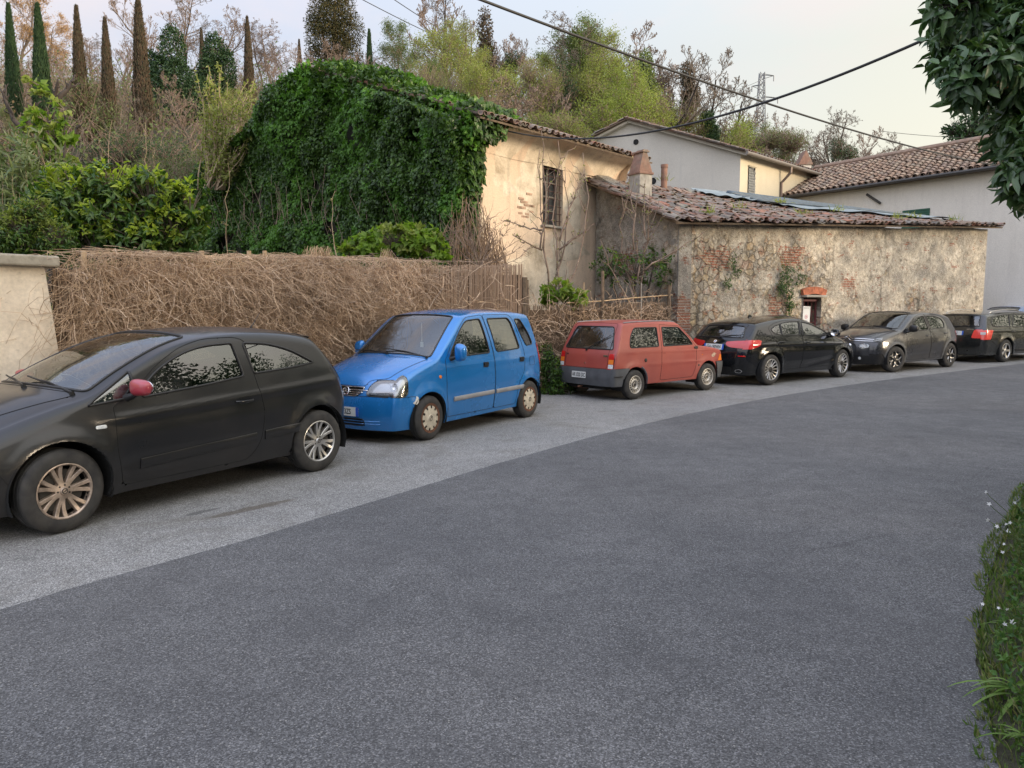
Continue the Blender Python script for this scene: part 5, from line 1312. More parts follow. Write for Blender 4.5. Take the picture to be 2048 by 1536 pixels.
def plaster(name, stops, patch=None, scale=1.5, bumpd=.03, streakc=(.16, .13, .09), st=.5):
    k = NT(name); co = k.coord(); n = k.noise(scale, 7, .62, co); n3 = k.noise(30, 5, .6, co)
    c = k.ramp(n, stops)
    if patch: c = k.mix(k.ramp(k.noise(.75, 2, .4, co, .6), [(.50, 0.0), (.515, 1.0)]), c, patch)
    streak = k.noise(1.0, 5, .6, k.coord('Object', (2.6, 2.6, .25)))
    c = k.mix(k.math('MULTIPLY', k.ramp(streak, [(.52, 0.0), (.74, 1.0)]), st), c, streakc)
    c = k.mix(k.math('MULTIPLY', k.ramp(k.noise(5, 6, .75, co), [(.58, 0.0), (.72, 1.0)]), st), c, streakc)
    c = k.mix(.35, c, k.ramp(n3, [(.3, .7), (.7, 1.3)]), 'MULTIPLY')
    k.set(Base_Color=c, Roughness=.93, Specular_IOR_Level=.2); k.bump(k.math('ADD', n, k.math('MULTIPLY', n3, .3)), .6, bumpd); return k.m
M['ochre'] = plaster('ochre_peeling_plaster', [(.32, (.36, .29, .205)), (.45, (.60, .515, .40)), (.55, (.74, .65, .52)), (.70, (.46, .40, .33))], (.68, .54, .41))
M['grey_plaster'] = plaster('smooth_grey_plaster', [(.3, (.47, .445, .40)), (.7, (.53, .505, .455))], None, .5, .004, (.30, .30, .31), .25)
M['cream_plaster'] = plaster('cream_plaster', [(.3, (.56, .50, .38)), (.7, (.63, .57, .44))], None, .6, .004, (.45, .38, .28), .25)
M['pale_plaster'] = plaster('pale_grey_plaster', [(.3, (.60, .56, .485)), (.7, (.67, .625, .55))], None, .5, .004, (.42, .38, .34), .25)
M['garden_plaster'] = plaster('beige_wall_plaster', [(.3, (.62, .53, .42)), (.6, (.80, .70, .57)), (.8, (.70, .62, .51))], None, 1.8, .012, (.26, .23, .19), .5)
def tile_mat(name, cols, moss=.4):
    k = NT(name); co = k.coord(); r = k.island(); n = k.noise(7, 6, .65, co)
    c = k.ramp(r, [(i / (len(cols) - 1), q) for i, q in enumerate(cols)])
    c = k.mix(.6, c, k.ramp(n, [(.3, .5), (.7, 1.4)]), 'MULTIPLY')
    c = k.mix(k.math('MULTIPLY', k.ramp(k.noise(2.5, 6, .7, co), [(.5, 0.0), (.68, 1.0)]), moss), c, (.19, .19, .15))
    k.set(Base_Color=c, Roughness=.9); k.bump(n, .4, .01); return k.m
M['tiles_old'] = tile_mat('weathered_terracotta', [(.22, .12, .085), (.25, .17, .13), (.15, .115, .10), (.27, .21, .18), (.12, .11, .10), (.27, .12, .08), (.22, .20, .18), (.18, .15, .13)], .8)
M['tiles_new'] = tile_mat('terracotta_pantiles', [(.27, .17, .12), (.33, .22, .15), (.22, .15, .12), (.38, .28, .20), (.20, .15, .12)], .5)
M['terracotta'] = tile_mat('terracotta', [(.20, .11, .08), (.25, .15, .11)], .6)
M['wood'] = flat('old_wood', (.13, .095, .065), .9, var=.4, vscale=12)
M['stake'] = flat('pale_stake', (.42, .30, .18), .85, var=.3, vscale=12)
M['iron'] = flat('rusty_iron', (.09, .05, .045), .85, .3, var=.4, vscale=20)
M['iron_red'] = flat('dark_red_iron', (.13, .03, .035), .6, var=.3)
M['dark'] = flat('dark_interior', (.012, .012, .013), .9)
M['concrete'] = flat('weathered_concrete', (.33, .31, .27), .9, var=.3, vscale=6)
M['cable'] = flat('cable_black', (.02, .02, .02), .6)

def local_frame(p0, p1):
    """object placed at p0 with local x running to p1"""
    d = Vector(p1) - Vector(p0); return math.atan2(d.y, d.x), d.to_2d().length
def wall_mesh(L, hl, hr, thick, step=.08, amp=.03, holes=(), z0=-.3, seed=1, lean=0.0, topf=None):
    """front face (local y=0 facing -y) with relief, holes are (x0,x1,z0,z1); returns MB"""
    mb = MB(); nx = max(2, int(L / step)); nz = max(2, int(max(hl, hr) / step))
    xs_ = np.linspace(0, L, nx + 1)
    for h in holes:
        for e in (h[0], h[1]): xs_[np.argmin(np.abs(xs_ - e))] = e
    top = (lambda x: hl + (hr - hl) * x / L) if topf is None else topf
    T = np.array([top(x) for x in xs_]); tt = np.linspace(0, 1, nz + 1)
    Z = z0 + (T[:, None] - z0) * tt[None]
    for h in holes:
        for i, x in enumerate(xs_):
            if h[0] - 1e-6 <= x <= h[1] + 1e-6 or True:
                for e in (h[2], h[3]): j = np.argmin(np.abs(Z[i] - e)); Z[i, j] = e
    X = np.repeat(xs_[:, None], nz + 1, 1)
    P = np.stack([X, np.zeros_like(X), Z], -1).reshape(-1, 3)
    r = (fbm(P, 1.1, 3, seed) - .45) * amp * 3 + (fbm(P, 6, 3, seed + 7) - .45) * amp
    edge = np.minimum(np.minimum(P[:, 0], L - P[:, 0]) / .3, 1)
    Y = r * np.clip(edge, 0, 1) + lean * P[:, 2]
    P[:, 1] = -Y
    n, m = X.shape; cx = (X[:-1, :-1] + X[1:, 1:]) / 2; cz = (Z[:-1, :-1] + Z[1:, 1:]) / 2
    keep = np.ones(cx.shape, bool)
    for h in holes: keep &= ~((cx > h[0]) & (cx < h[1]) & (cz > h[2]) & (cz < h[3]))
    ii, jj = np.nonzero(keep)
    mb.add(P, np.stack([ii * m + jj, (ii + 1) * m + jj, (ii + 1) * m + jj + 1, ii * m + jj + 1], -1))
    # back, ends, top
    mb.add([(0, thick, z0), (L, thick, z0), (L, thick, top(L)), (0, thick, top(0))], [(0, 1, 2, 3)])
    mb.add([(0, 0, z0), (0, thick, z0), (0, thick, top(0)), (0, 0, top(0))], [(0, 1, 2, 3)])
    mb.add([(L, 0, z0), (L, thick, z0), (L, thick, top(L)), (L, 0, top(L))], [(0, 1, 2, 3)])
    for i in range(n - 1): mb.add([P[i * m + m - 1], P[(i + 1) * m + m - 1], (xs_[i + 1], thick, top(xs_[i + 1])), (xs_[i], thick, top(xs_[i]))], [(0, 1, 2, 3)])
    for h in holes:   # reveals
        d = min(.35, thick - .01)
        mb.add([(h[0], -.02, h[2]), (h[0], d, h[2]), (h[0], d, h[3]), (h[0], -.02, h[3]), (h[1], -.02, h[2]), (h[1], d, h[2]), (h[1], d, h[3]), (h[1], -.02, h[3])], [(0, 1, 2, 3), (4, 5, 6, 7), (0, 1, 5, 4), (3, 2, 6, 7)])
        mb.add([(h[0], d, h[2]), (h[1], d, h[2]), (h[1], d, h[3]), (h[0], d, h[3])], [(0, 1, 2, 3)], 1)
    return mb
def barrel_tiles(E0, E1, T0, T1, pitch=.21, rowl=.36, r=.085, jit=.0, mats=None, name='roof', parent=None, under=True, arcs=5, thick=.016, skip=0.0, seed=3, lift=0.0, extra=None):
    """cover tiles (half barrels) over pan tiles on the plane E0-E1 (eave) / T0-T1 (top)"""
    E0, E1, T0, T1 = map(lambda v: np.array(v, float), (E0, E1, T0, T1)); g = np.random.default_rng(seed)
    L = np.linalg.norm(E1 - E0); S = (np.linalg.norm(T0 - E0) + np.linalg.norm(T1 - E1)) / 2
    nc, nr = int(L / pitch), int(S / rowl) + 1
    n0 = np.cross(E1 - E0, T0 - E0); n0 /= np.linalg.norm(n0); n0 *= np.sign(n0[2])
    mb = MB(); C, Rr = np.meshgrid(np.arange(nc), np.arange(nr), indexing='ij'); C = C.ravel(); Rr = Rr.ravel()
    th_ = np.linspace(0, np.pi, arcs + 1)
    for kind in (1, 0):
        u = (C + (.5 if kind == 0 else 0.0)) / nc; v0 = Rr * rowl / S; v1 = np.minimum((Rr * rowl + rowl * 1.18) / S, 1.02)
        N = len(u); u = u + g.normal(0, jit * .25, N) * pitch / L; dv = g.normal(0, jit * .12, N) * rowl / S; v0 = v0 + dv; v1 = v1 + dv
        if kind == 0 and skip: ok = g.random(N) > skip; u, v0, v1 = u[ok], v0[ok], v1[ok]; N = len(u)
        rot = g.normal(0, jit * .10, N)
        pt = lambda u, v: (E0 * (1 - u)[:, None] + E1 * u[:, None]) * (1 - v)[:, None] + (T0 * (1 - u)[:, None] + T1 * u[:, None]) * v[:, None]
        a = pt(u, v0); b = pt(u + rot * rowl / L, v1); ax = (E1 - E0) / L
        sg = 1 if kind == 0 else -1; hh = g.normal(0, jit * .012, N)
        rings = []
        for (p, rr, lf) in ((a, r * (1.0 if kind == 0 else .9), .030 + (.02 if kind == 0 else .04)), (b, r * (.80 if kind == 0 else 1.0), .002 + (.02 if kind == 0 else .04))):
            for rad in (rr, rr - thick):
                q = p[:, None] + ax[None, None] * (np.cos(th_) * rad)[None, :, None] + n0[None, None] * (sg * np.sin(th_) * rad * .75 + lf + lift)[None, :, None] + n0 * hh[:, None, None]
                rings.append(q)
        V = np.stack(rings, 1)            # N,4,arcs+1,3
        m = arcs + 1; base = np.arange(N)[:, None] * (4 * m)
        fs = []
        for j in range(arcs):
            fs += [(0 * m + j, 0 * m + j + 1, 2 * m + j + 1, 2 * m + j), (1 * m + j, 1 * m + j + 1, 3 * m + j + 1, 3 * m + j), (0 * m + j, 0 * m + j + 1, m + j + 1, m + j), (2 * m + j, 2 * m + j + 1, 3 * m + j + 1, 3 * m + j)]
        fs += [(0, m, 3 * m, 2 * m), (arcs, m + arcs, 3 * m + arcs, 2 * m + arcs)]
        F = (base[:, None, :] + np.array(fs)[None]).reshape(-1, 4)
        mb.add(V.reshape(-1, 3), F, 0)
    if under:
        o = n0 * -.02; o2 = n0 * -.06
        V = [E0 + o, E1 + o, T1 + o, T0 + o, E0 + o2, E1 + o2, T1 + o2, T0 + o2]
        mb.add(V, [(0, 1, 2, 3), (4, 5, 6, 7), (0, 1, 5, 4), (1, 2, 6, 5), (2, 3, 7, 6), (3, 0, 4, 7)], 1)
    if extra: extra(mb)
    return mb.build(name, mats or [M['tiles_old'], M['wood']], parent)
def to_local(o, P):
    Mi = Matrix.LocRotScale(o.location, o.rotation_euler.to_quaternion(), (1, 1, 1)).inverted()
    return Mi @ Vector(P)

# ================================================================== low stone building
C0, E_ = Vector((3.85, 17.7, 0)), Vector((15.05, 24.1, 0))
ang, LW = local_frame(C0, E_)
low = empty('stone_outbuilding', (C0.x, C0.y, 0), ang)
tag(low, 'low crumbling stone building with a sagging terracotta tile roof beside the parked cars', 'building')
DX0, DX1 = 4.39, 5.10
def lowtop(x): return 3.60 + (4.16 - 3.60) * x / LW + .04 * math.sin(x * 1.3)
o = wall_mesh(LW, 3.6, 4.16, .5, .07, .05, [(DX0, DX1, .0, 1.92)], seed=4, topf=lowtop); o.build('wall', [M['stone'], M['dark']], low, True)
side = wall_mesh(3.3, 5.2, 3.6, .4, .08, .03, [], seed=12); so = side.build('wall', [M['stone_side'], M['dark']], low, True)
so['label'] = 'side wall with shade put into its colour'
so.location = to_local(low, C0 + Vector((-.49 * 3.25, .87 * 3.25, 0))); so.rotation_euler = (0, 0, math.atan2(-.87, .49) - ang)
endw = MB(); endw.box((LW - .22, 1.6, 1.9), (.4, 2.9, 4.2)); endw.build('wall', M['stone'], low)
# worn base stones, buttress foot and the barred doorway
d = MB()
for i in range(5): x = DX0 + .07 + i * (DX1 - DX0 - .14) / 4; d.tube([(x, .12, 0), (x, .12, 1.88)], .009, 6)
for i in range(7): z = .15 + i * .28; d.tube([(DX0 + .0, .12, z), (DX1 + .03, .12, z)], .008, 6)
d.box(((DX0 + DX1) / 2, .10, 1.86), (DX1 - DX0 - .01, .03, .05)); d.box((DX1 - .05, .115, .95), (.045, .02, 1.85))
gate = d.build('barred_gate', M['iron_red'], low)
b = MB(); b.box(((DX0 + DX1) / 2 + .0, -.04, 1.965), (DX1 - DX0 + .12, .26, .06)); lint = b.build('lintel', M['concrete'], low); bevel(lint, .012)
b = MB(); n = 13
for i in range(n):
    t = (i + .5) / n; a = math.pi * (.61 - .22 * t); cx, cz = (DX0 + DX1) / 2 + .02, .78
    b.box((cx + 1.34 * math.cos(a), -.03, cz + 1.34 * math.sin(a)), (.070, .10, .19), rot=Matrix.Rotation(-(a - math.pi / 2), 3, 'Y'))
bevel(b.build('brick_arch', flat('brick_red', (.38, .13, .07), .9, var=.4, vscale=9), low), .006)
# white notice on the gate
b = MB(); b.box((DX0 + .25, .085, 1.30), (.30, .006, .80), rot=Matrix.Rotation(R(2), 3, 'Y')); 
sg = b.build('notice', flat('notice_white', (.70, .72, .74), .6), None); sg.location = low.location; sg.rotation_euler = low.rotation_euler
sg.name = 'notice_sign'; tag(sg, 'white paper notice with round emblem hung on the barred doorway', 'sign')
def on_low(x, y, z): return Matrix.Translation((x, y, z)) @ Matrix.Rotation(R(90), 4, 'X') @ Matrix.Rotation(R(-2), 4, 'Z')
b = MB(); b.lathe([(.055, 0), (.055, .003), (.042, .003), (.042, 0)], 24, Matrix.Translation((DX0 + .255, .078, 1.42))); b.build('emblem_ring', flat('notice_pink', (.65, .30, .34), .6), sg)
b = MB(); b.lathe([(.0001, 0), (.02, 0), (.02, .003)], 16, Matrix.Translation((DX0 + .255, .077, 1.42)) @ Matrix.Diagonal((.7, 1, 1.2, 1))); b.build('emblem', flat('notice_red', (.35, .03, .08), .6), sg)
b = MB()
for z, w in ((1.665, .22), (1.635, .22), (1.325, .12), (1.295, .10), (1.24, .2), (1.20, .2), (1.165, .2), (1.13, .2), (1.09, .2), (1.055, .2), (1.02, .2), (.98, .2)): b.box((DX0 + .255, .080, z), (w, .003, .008))
b.build('text_lines', flat('notice_ink', (.20, .22, .25), .7), sg)
# roof
def slabs(b):
    # loose tile slabs piled along verge and ridge
    g = np.random.default_rng(11)
    for i in range(300):
        k = g.random(); 
        if k < .25: x, t = g.uniform(-.35, .5), g.random()
        elif k < .85: x, t = g.uniform(0, LW), g.uniform(0, .5)
        else: x, t = g.uniform(0, 7), g.uniform(.88, 1.0)
        z = (3.6 + .56 * x / LW) * (1 - t) + (5.02 - .30 * x / LW) * t + g.uniform(.07, .11); y = -.35 + 3.6 * t
        b.box((x, y, z), (g.uniform(.10, .20), g.uniform(.36, .46), .016), rot=(Matrix.Rotation(g.normal(0, .22), 3, 'Z') @ Matrix.Rotation(.42 * (1 - .4 * x / LW) + g.normal(0, .08), 3, 'X') @ Matrix.Rotation(g.normal(0, .12), 3, 'Y')))
barrel_tiles((-.38, -.38, 3.60), (LW + .30, -.30, 4.20), (-.36, 3.25, 5.02), (LW + .3, 3.3, 4.72), .20, .34, .088, 1.0, [M['tiles_old'], M['wood']], 'roof', low, seed=5, skip=.06, arcs=4, extra=slabs)
barrel_tiles((LW + .3, 6.2, 4.0), (-.36, 6.2, 4.0), (LW + .3, 3.32, 4.70), (-.36, 3.27, 5.00), .20, .34, .088, 1.0, [M['tiles_old'], M['wood']], 'roof', low, seed=6, arcs=3)

# corrugated sheet over the upper right of the roof
k = NT('grey_green_sheet'); wv = k.noise(3, 5); k.set(Base_Color=k.ramp(wv, [(.3, (.15, .19, .22)), (.7, (.27, .32, .34))]), Roughness=.55, Metallic=.2); M['sheet'] = k.m
b = MB(); nx, ny = 200, 16; V = []
for i in range(nx + 1):
    for j in range(ny + 1):
        x = 3.4 + (LW - 3.9) * i / nx; t = 1 - (.46 + .30 * (i / nx)) * (1 - j / ny); t = min(t, 1.0)
        if i / nx < .25: t = max(t, 1 - (.2 + .26 * i / nx * 4))
        z = (3.60 + .60 * x / LW) * (1 - t) + (5.02 - .30 * x / LW) * t; y = -.35 + 3.62 * t
        V.append((x, y, z + .17 + .022 * math.sin(t * 3.65 / .19 * 2 * math.pi) + .015 * math.sin(x * 1.7)))
F = [(i * (ny + 1) + j, (i + 1) * (ny + 1) + j, (i + 1) * (ny + 1) + j + 1, i * (ny + 1) + j + 1) for i in range(nx) for j in range(ny)]
b.add(V, F); b.add([(v[0], v[1], v[2] - .012) for v in V], F)
sh = b.build('corrugated_sheet', M['sheet'], low, True)
b = MB()
for q in range(5):
    t = .60 + q * .08; b.tube([(x, -.35 + 3.62 * t, (3.60 + .60 * x / LW) * (1 - t) + (5.02 - .30 * x / LW) * t + .20) for x in np.linspace(4.6, LW - .4, 30)], .03 if q < 4 else .08, 6)
b.build('sheet_ridge_roll', flat('blue_grey_roll', (.07, .10, .13), .5, var=.3), low, True)
# chimneys
def loc_low(u, v, Y): return to_local(low, at(u, v, Y))
p = loc_low(1281, 350, 19.6)
ch = empty('part', (0, 0, 0)); bpy.data.objects.remove(ch)
b = MB(); b.box((p.x, p.y, p.z - .45), (.40, .44, .95)); b.box((p.x, p.y, p.z + .02), (.46, .50, .06), mi=1)
cho = b.build('chimney', [M['concrete'], M['terracotta']], low); bevel(cho, .01)
b = MB()
for sx, sy in ((-1, 0), (1, 0), (0, -1), (0, 1)):
    q = .21; h = .50; tx = .06
    if sx: V = [(sx * q, -q, 0), (sx * q, q, 0), (sx * tx, .17, h), (sx * tx, -.17, h)]
    else: V = [(-q, sy * q, 0), (q, sy * q, 0), (tx, sy * .17, h), (-tx, sy * .17, h)]
    b.add([(p.x + a, p.y + c, p.z + .05 + z) for a, c, z in V] , [(0, 1, 2, 3)])
b.box((p.x, p.y, p.z + .56), (.22, .42, .035)); b.box((p.x, p.y - .05, p.z + .59), (.14, .3, .02))
hd = b.build('chimney_hood', M['terracotta'], cho)
p = loc_low(1328, 372, 21.4); b = MB()
b.tube([(p.x, p.y, p.z - .3), (p.x, p.y, p.z + .52)], .088, 16); b.tube([(p.x, p.y, p.z + .50), (p.x, p.y, p.z + .585)], .10, 16); b.tube([(p.x, p.y, p.z + .15), (p.x, p.y, p.z + .18)], .095, 16)
b.build('flue_pipe', M['terracotta'], low, False)

# ================================================================== ivy clad gabled building
K = Vector((-1.0, 17.0, 0)); S_ = Vector((2.95, 21.4, 0)); L_ = Vector((-9.8, 24.9, 0))
ang2, LS = local_frame(K, S_)
ivyb = empty('derelict_house', (K.x, K.y, 0), ang2); tag(ivyb, 'derelict ochre plastered house with barred window, its gable smothered in ivy', 'building')
# window bounds in local x
w0, w1 = 2.62, 3.42
wm = wall_mesh(LS, 5.55, 5.55, .4, .08, .022, [(w0, w1, 3.72, 5.20)], seed=21); g = np.random.default_rng(8)
for i in range(16):
    x, z = w0 - .62 + g.normal(0, .14), 4.2 + g.normal(0, .12) - (i % 4) * .05; wm.box((x, .012, round(z / .07) * .07), (g.uniform(.10, .22), .05, .05), mi=2)
wm.build('wall', [M['ochre'], M['dark'], flat('exposed_brick', (.44, .30, .22), .95, var=.4, vscale=6)], ivyb, False)
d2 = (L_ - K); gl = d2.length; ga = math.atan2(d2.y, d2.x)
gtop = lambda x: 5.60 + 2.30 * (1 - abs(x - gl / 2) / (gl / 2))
g1 = wall_mesh(gl, 5.9, 5.9, .3, .2, .02, [], seed=22, topf=lambda x: gtop(gl - x)).build('wall', [flat('ivy_shade_wall', (.035, .036, .024), .95, var=.5, vscale=4), M['dark']], ivyb, True)  # dark wall colour stands in for the shade under the ivy
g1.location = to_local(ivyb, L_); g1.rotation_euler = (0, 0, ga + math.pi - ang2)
# end wall beyond the eave
b = MB(); b.box((LS - .16, 2.0, 2.7), (.3, 3.8, 5.5)); b.build('wall', M['ochre'], ivyb)
# plaster cove under the eave
cv = [(0, 5.15), (-.02, 5.3), (-.08, 5.45), (-.20, 5.58), (-.38, 5.68), (-.60, 5.72), (-.60, 5.78), (0, 5.80)]
b = MB(); xsn = np.linspace(-.3, LS + .35, 40)
V = [(x, y - .02, z + .01 * math.sin(x * 3)) for x in xsn for (y, z) in cv]; n = len(cv)
b.add(V, [(i * n + j, (i + 1) * n + j, (i + 1) * n + j + 1, i * n + j + 1) for i in range(39) for j in range(n - 1)] + [tuple(range(n)), tuple(39 * n + j for j in range(n))[::-1]])
# return of the cove round the end wall
V = [(LS + .0 - y * .7, yy, z) for yy in np.linspace(-.3, 3.6, 10) for (y, z) in cv]; b.add(V, [(i * n + j, (i + 1) * n + j, (i + 1) * n + j + 1, i * n + j + 1) for i in range(9) for j in range(n - 1)])
b.build('eave_cove', M['ochre'], ivyb, True)
rise = 2.45 + .1
ap = to_local(ivyb, (K + L_) / 2); 
depth = ap.y
barrel_tiles((-.35, -.78, 5.68), (LS + .55, -.78, 5.68), (-.35, depth, 8.05), (LS + .55, depth, 8.05), .205, .36, .09, .6, [M['tiles_old'], M['wood']], 'roof', ivyb, seed=15, arcs=4)
barrel_tiles((LS + .55, depth * 2 + .5, 5.62), (-.35, depth * 2 + .5, 5.62), (LS + .55, depth, 8.05), (-.35, depth, 8.05), .24, .40, .10, .6, [M['tiles_old'], M['wood']], 'roof', ivyb, seed=16, arcs=3)
b = MB()
for i in range(4): x = w0 + .06 + i * (w1 - w0 - .12) / 3 ; b.tube([(x, .04, 3.72), (x, .04, 5.2)], .010, 6)
for i in range(8): z = 3.85 + i * .18; b.tube([(w0, .03, z), (w1, .03, z)], .009, 6)
wf = MB(); wf.box((w0 + .03, .2, 4.46), (.06, .05, 1.48)); wf.box((w1 - .03, .2, 4.46), (.06, .05, 1.48)); wf.box(((w0 + w1) / 2, .2, 4.46), (.05, .04, 1.48))
for i in range(5): wf.box(((w0 + w1) / 2, .2, 3.76 + i * .35), (w1 - w0, .035, .035))
wo = wf.build('window', flat('grey_window_wood', (.16, .155, .14), .8), ivyb)
b.build('window_grille', M['iron'], wo)
gp = MB(); gp.box(((w0 + w1) / 2, .24, 4.46), (w1 - w0, .006, 1.46)); gp.build('window_pane', flat('old_glass', (.05, .055, .06), .15), wo)
b = MB(); b.box(((w0 + w1) / 2, -.02, 3.69), (w1 - w0 + .12, .16, .05)); b.build('window_sill', M['concrete'], wo)

# ================================================================== grey house behind
Cg, Ag, Lg = Vector((10.1, 34.0, 0)), Vector((5.6, 36.3, 0)), Vector((1.1, 38.6, 0)); Rg = Vector((15.6, 39.5, 0))
gh = empty('grey_house', (Cg.x, Cg.y, 0)); tag(gh, 'smooth grey gabled house with a cream side wall behind the stone building', 'building')
def GL(p, z=None): return (p.x - Cg.x, p.y - Cg.y, p.z if z is None else z)
b = MB(); b.add([GL(Lg, -1), GL(Cg, -1), GL(Cg, 8.55), GL(Ag, 10.35), GL(Lg, 8.55)], [(0, 1, 2, 3, 4)]); b.build('wall', M['grey_plaster'], gh)
b = MB(); b.add([GL(Cg, -1), GL(Rg, -1), GL(Rg, 8.55), GL(Cg, 8.55)], [(0, 1, 2, 3)]); o = b.build('wall', M['cream_plaster'], gh); o['label'] = 'cream side wall'
dg = (Rg - Cg); ap2 = Ag + dg; lp2 = Lg + dg
out = (Cg - Lg).normalized() * .45; ff = (Cg - Rg).normalized() * .45
z_e = 8.42
for nm, (a, b_, c, d_) in dict(r=((Cg + out + ff), (Rg + out), (Ag + ff), ap2), l=((lp2 - out), (Lg - out + ff), ap2, (Ag + ff))).items():
    barrel_tiles(GL(a, z_e), GL(b_, z_e), GL(c, 10.42), GL(d_, 10.42), .25, .42, .10, .4, [M['tiles_old'], M['wood']], 'roof', gh, seed=31, arcs=3)
# verge band following the gable, gutter and downpipe
b = MB()
for p0, p1 in ((GL(Lg - out * .9 + ff * .6, 8.26), GL(Ag + ff * .6, 10.26)), (GL(Ag + ff * .6, 10.26), GL(Cg + out * .9 + ff * .6, 8.26))):
    P0, P1 = Vector(p0), Vector(p1); up = Vector((0, 0, .12)); bk = -ff.normalized() * .40
    b.add([P0, P1, P1 + up, P0 + up, P0 + bk, P1 + bk, P1 + bk + up, P0 + bk + up], [(0, 1, 2, 3), (4, 5, 6, 7), (0, 1, 5, 4), (3, 2, 6, 7)])
b.build('verge_board', M['pale_plaster'], gh)
b = MB(); e0 = Cg + out * 1.05 + ff; e1 = Rg + out * 1.05; b.tube([GL(e0, 8.36), GL(e1, 8.36)], .085, 10); b.build('gutter', flat('bronze_gutter', (.20, .18, .16), .5, .5), gh)
b = MB(); q = Cg + dg * .50; p0 = Vector(GL(q + out * 1.05, 8.3)); p1 = Vector(GL(q + out * .15, 7.6)); b.tube([p0, p0 + Vector((0, 0, -.25)), p1, Vector((p1.x, p1.y, 4))], .07, 8); b.build('downpipe', flat('brown_pipe', (.16, .12, .10), .5, .4), gh)
b = MB()
for (u_, v_, r_) in ((1272, 284, .10), (1306, 362, .12)):
    Pw = at(u_, v_, 35.6); 
    t = 0
    nrm = Vector((-(Cg.y - Lg.y), Cg.x - Lg.x, 0)).normalized()
    dd = (Pw - Vector((0, 0, CAM_H))); t = (Cg - Vector((0, 0, CAM_H))).dot(nrm) / dd.dot(nrm); Q = Vector((0, 0, CAM_H)) + dd * t
    Mx = Matrix.Translation((Q.x - Cg.x, Q.y - Cg.y, Q.z)) @ Matrix.Rotation(math.atan2(nrm.y, nrm.x) - math.pi / 2, 4, 'Z')
    b.lathe([(.0001, -.03), (r_, -.03), (r_ * 1.15, -.05), (r_ * 1.3, -.0)], 18, Mx); b.lathe([(.0001, .03), (r_, .03), (r_ * 1.15, .05), (r_ * 1.3, .0)], 18, Mx)
b.build('wall_vent', M['dark'], gh)
# lattice window on the cream side
q0 = Cg + dg.normalized() * .72; q1 = Cg + dg.normalized() * 1.35; nn = Vector((dg.y, -dg.x, 0)).normalized()
P0, P1 = GL(q0 + nn * .03), GL(q1 + nn * .03); b = MB()
z0, z1 = 6.45, 7.95
b.add([(P0[0], P0[1], z0), (P1[0], P1[1], z0), (P1[0], P1[1], z1), (P0[0], P0[1], z1)], [(0, 1, 2, 3)]); wo2 = b.build('window', M['dark'], gh)
b = MB(); A_, B_ = Vector(GL(q0 + nn * .05)), Vector(GL(q1 + nn * .05))
for k_ in range(-6, 10):
    for sg_ in (1, -1):
        pts = []
        for s_ in np.linspace(0, 1, 12):
            xx = s_; zz = z0 + (k_ * .22) + sg_ * s_ * 1.3 + (0 if sg_ > 0 else .0)
            if z0 <= zz <= z1: pts.append(A_.lerp(B_, xx) + Vector((0, 0, zz)))
        if len(pts) > 1: b.tube(pts, .013, 4)
b.build('window_grille', flat('white_lattice', (.45, .45, .42), .6), wo2)
b = MB()
for zz in (z0 - .04, z1 + .04): b.tube([A_ + Vector((0, 0, zz)), B_ + Vector((0, 0, zz))], .045, 4)
b.build('window_frame', M['cream_plaster'], wo2)

# ================================================================== right-hand house
E0, E1 = Vector((13.0, 37.1, 0)), Vector((22.2, 23.1, 0)); T0, T1 = Vector((16.3, 41.3, 0)), Vector((25.6, 26.9, 0))
rh = empty('pale_house', (E0.x, E0.y, 0)); tag(rh, 'long pale house with a pantile roof at the right behind the stone building', 'building')
RL = lambda p, z: (p.x - E0.x, p.y - E0.y, z)
b = MB(); inn = Vector((.836, .548, 0)) * .45
b.add([RL(E0 + inn, -1), RL(E1 + inn, -1), RL(E1 + inn, 7.0), RL(E0 + inn, 7.0)], [(0, 1, 2, 3)]); b.build('wall', M['pale_plaster'], rh)
barrel_tiles(RL(E0, 7.0), RL(E1, 7.0), RL(T0, 9.0), RL(T1, 9.0), .30, .42, .125, .25, [M['tiles_new'], M['wood']], 'roof', rh, seed=41, arcs=5)
b = MB(); b.tube([RL(E0 - inn * .15, 6.93), RL(E1 - inn * .15, 6.93)], .075, 8); b.build('gutter', flat('dark_gutter', (.07, .065, .06), .5, .5), rh)
b = MB(); b.tube([RL(T0, 9.12), RL(T1, 9.12)], .13, 8); b.build('ridge', M['tiles_new'], rh)
b = MB(); b.add([RL(E0, 6.93), RL(E1, 6.93), RL(E1 + inn, 6.90), RL(E0 + inn, 6.90)], [(0, 1, 2, 3)]); b.build('soffit', M['wood'], rh)
def on_line(u, P0, P1):
    r = (u - 1024) / F_PX; d = P1 - P0; t = (r * P0.y - P0.x) / (d.x - r * d.y); return P0 + d * t
a, c = on_line(1792, E0 + inn, E1 + inn), on_line(1845, E0 + inn, E1 + inn); zt = at(1818, 419, (a.y + c.y) / 2).z
sh_n = Vector((-.836, -.548, 0)); b = MB()
P = [RL(a + sh_n * .05, zt - 1.4), RL(c + sh_n * .05, zt - 1.4), RL(c + sh_n * .05, zt), RL(a + sh_n * .05, zt)]
b.add(P + [tuple(np.array(q) - np.array(sh_n) * .045) for q in P], [(0, 1, 2, 3), (0, 1, 5, 4), (2, 3, 7, 6), (1, 2, 6, 5), (0, 3, 7, 4)])
dvec = (Vector(P[1]) - Vector(P[0]));
for kk in range(14): 
    z = zt - 1.35 + kk * .1
    m0 = Vector((P[0][0], P[0][1], z)) + sh_n * .012; b.box(m0 + dvec / 2, (dvec.length * .94, .02, .035), rz=math.atan2(dvec.y, dvec.x))
b.build('shutters', flat('green_shutter', (.02, .085, .05), .6), rh)
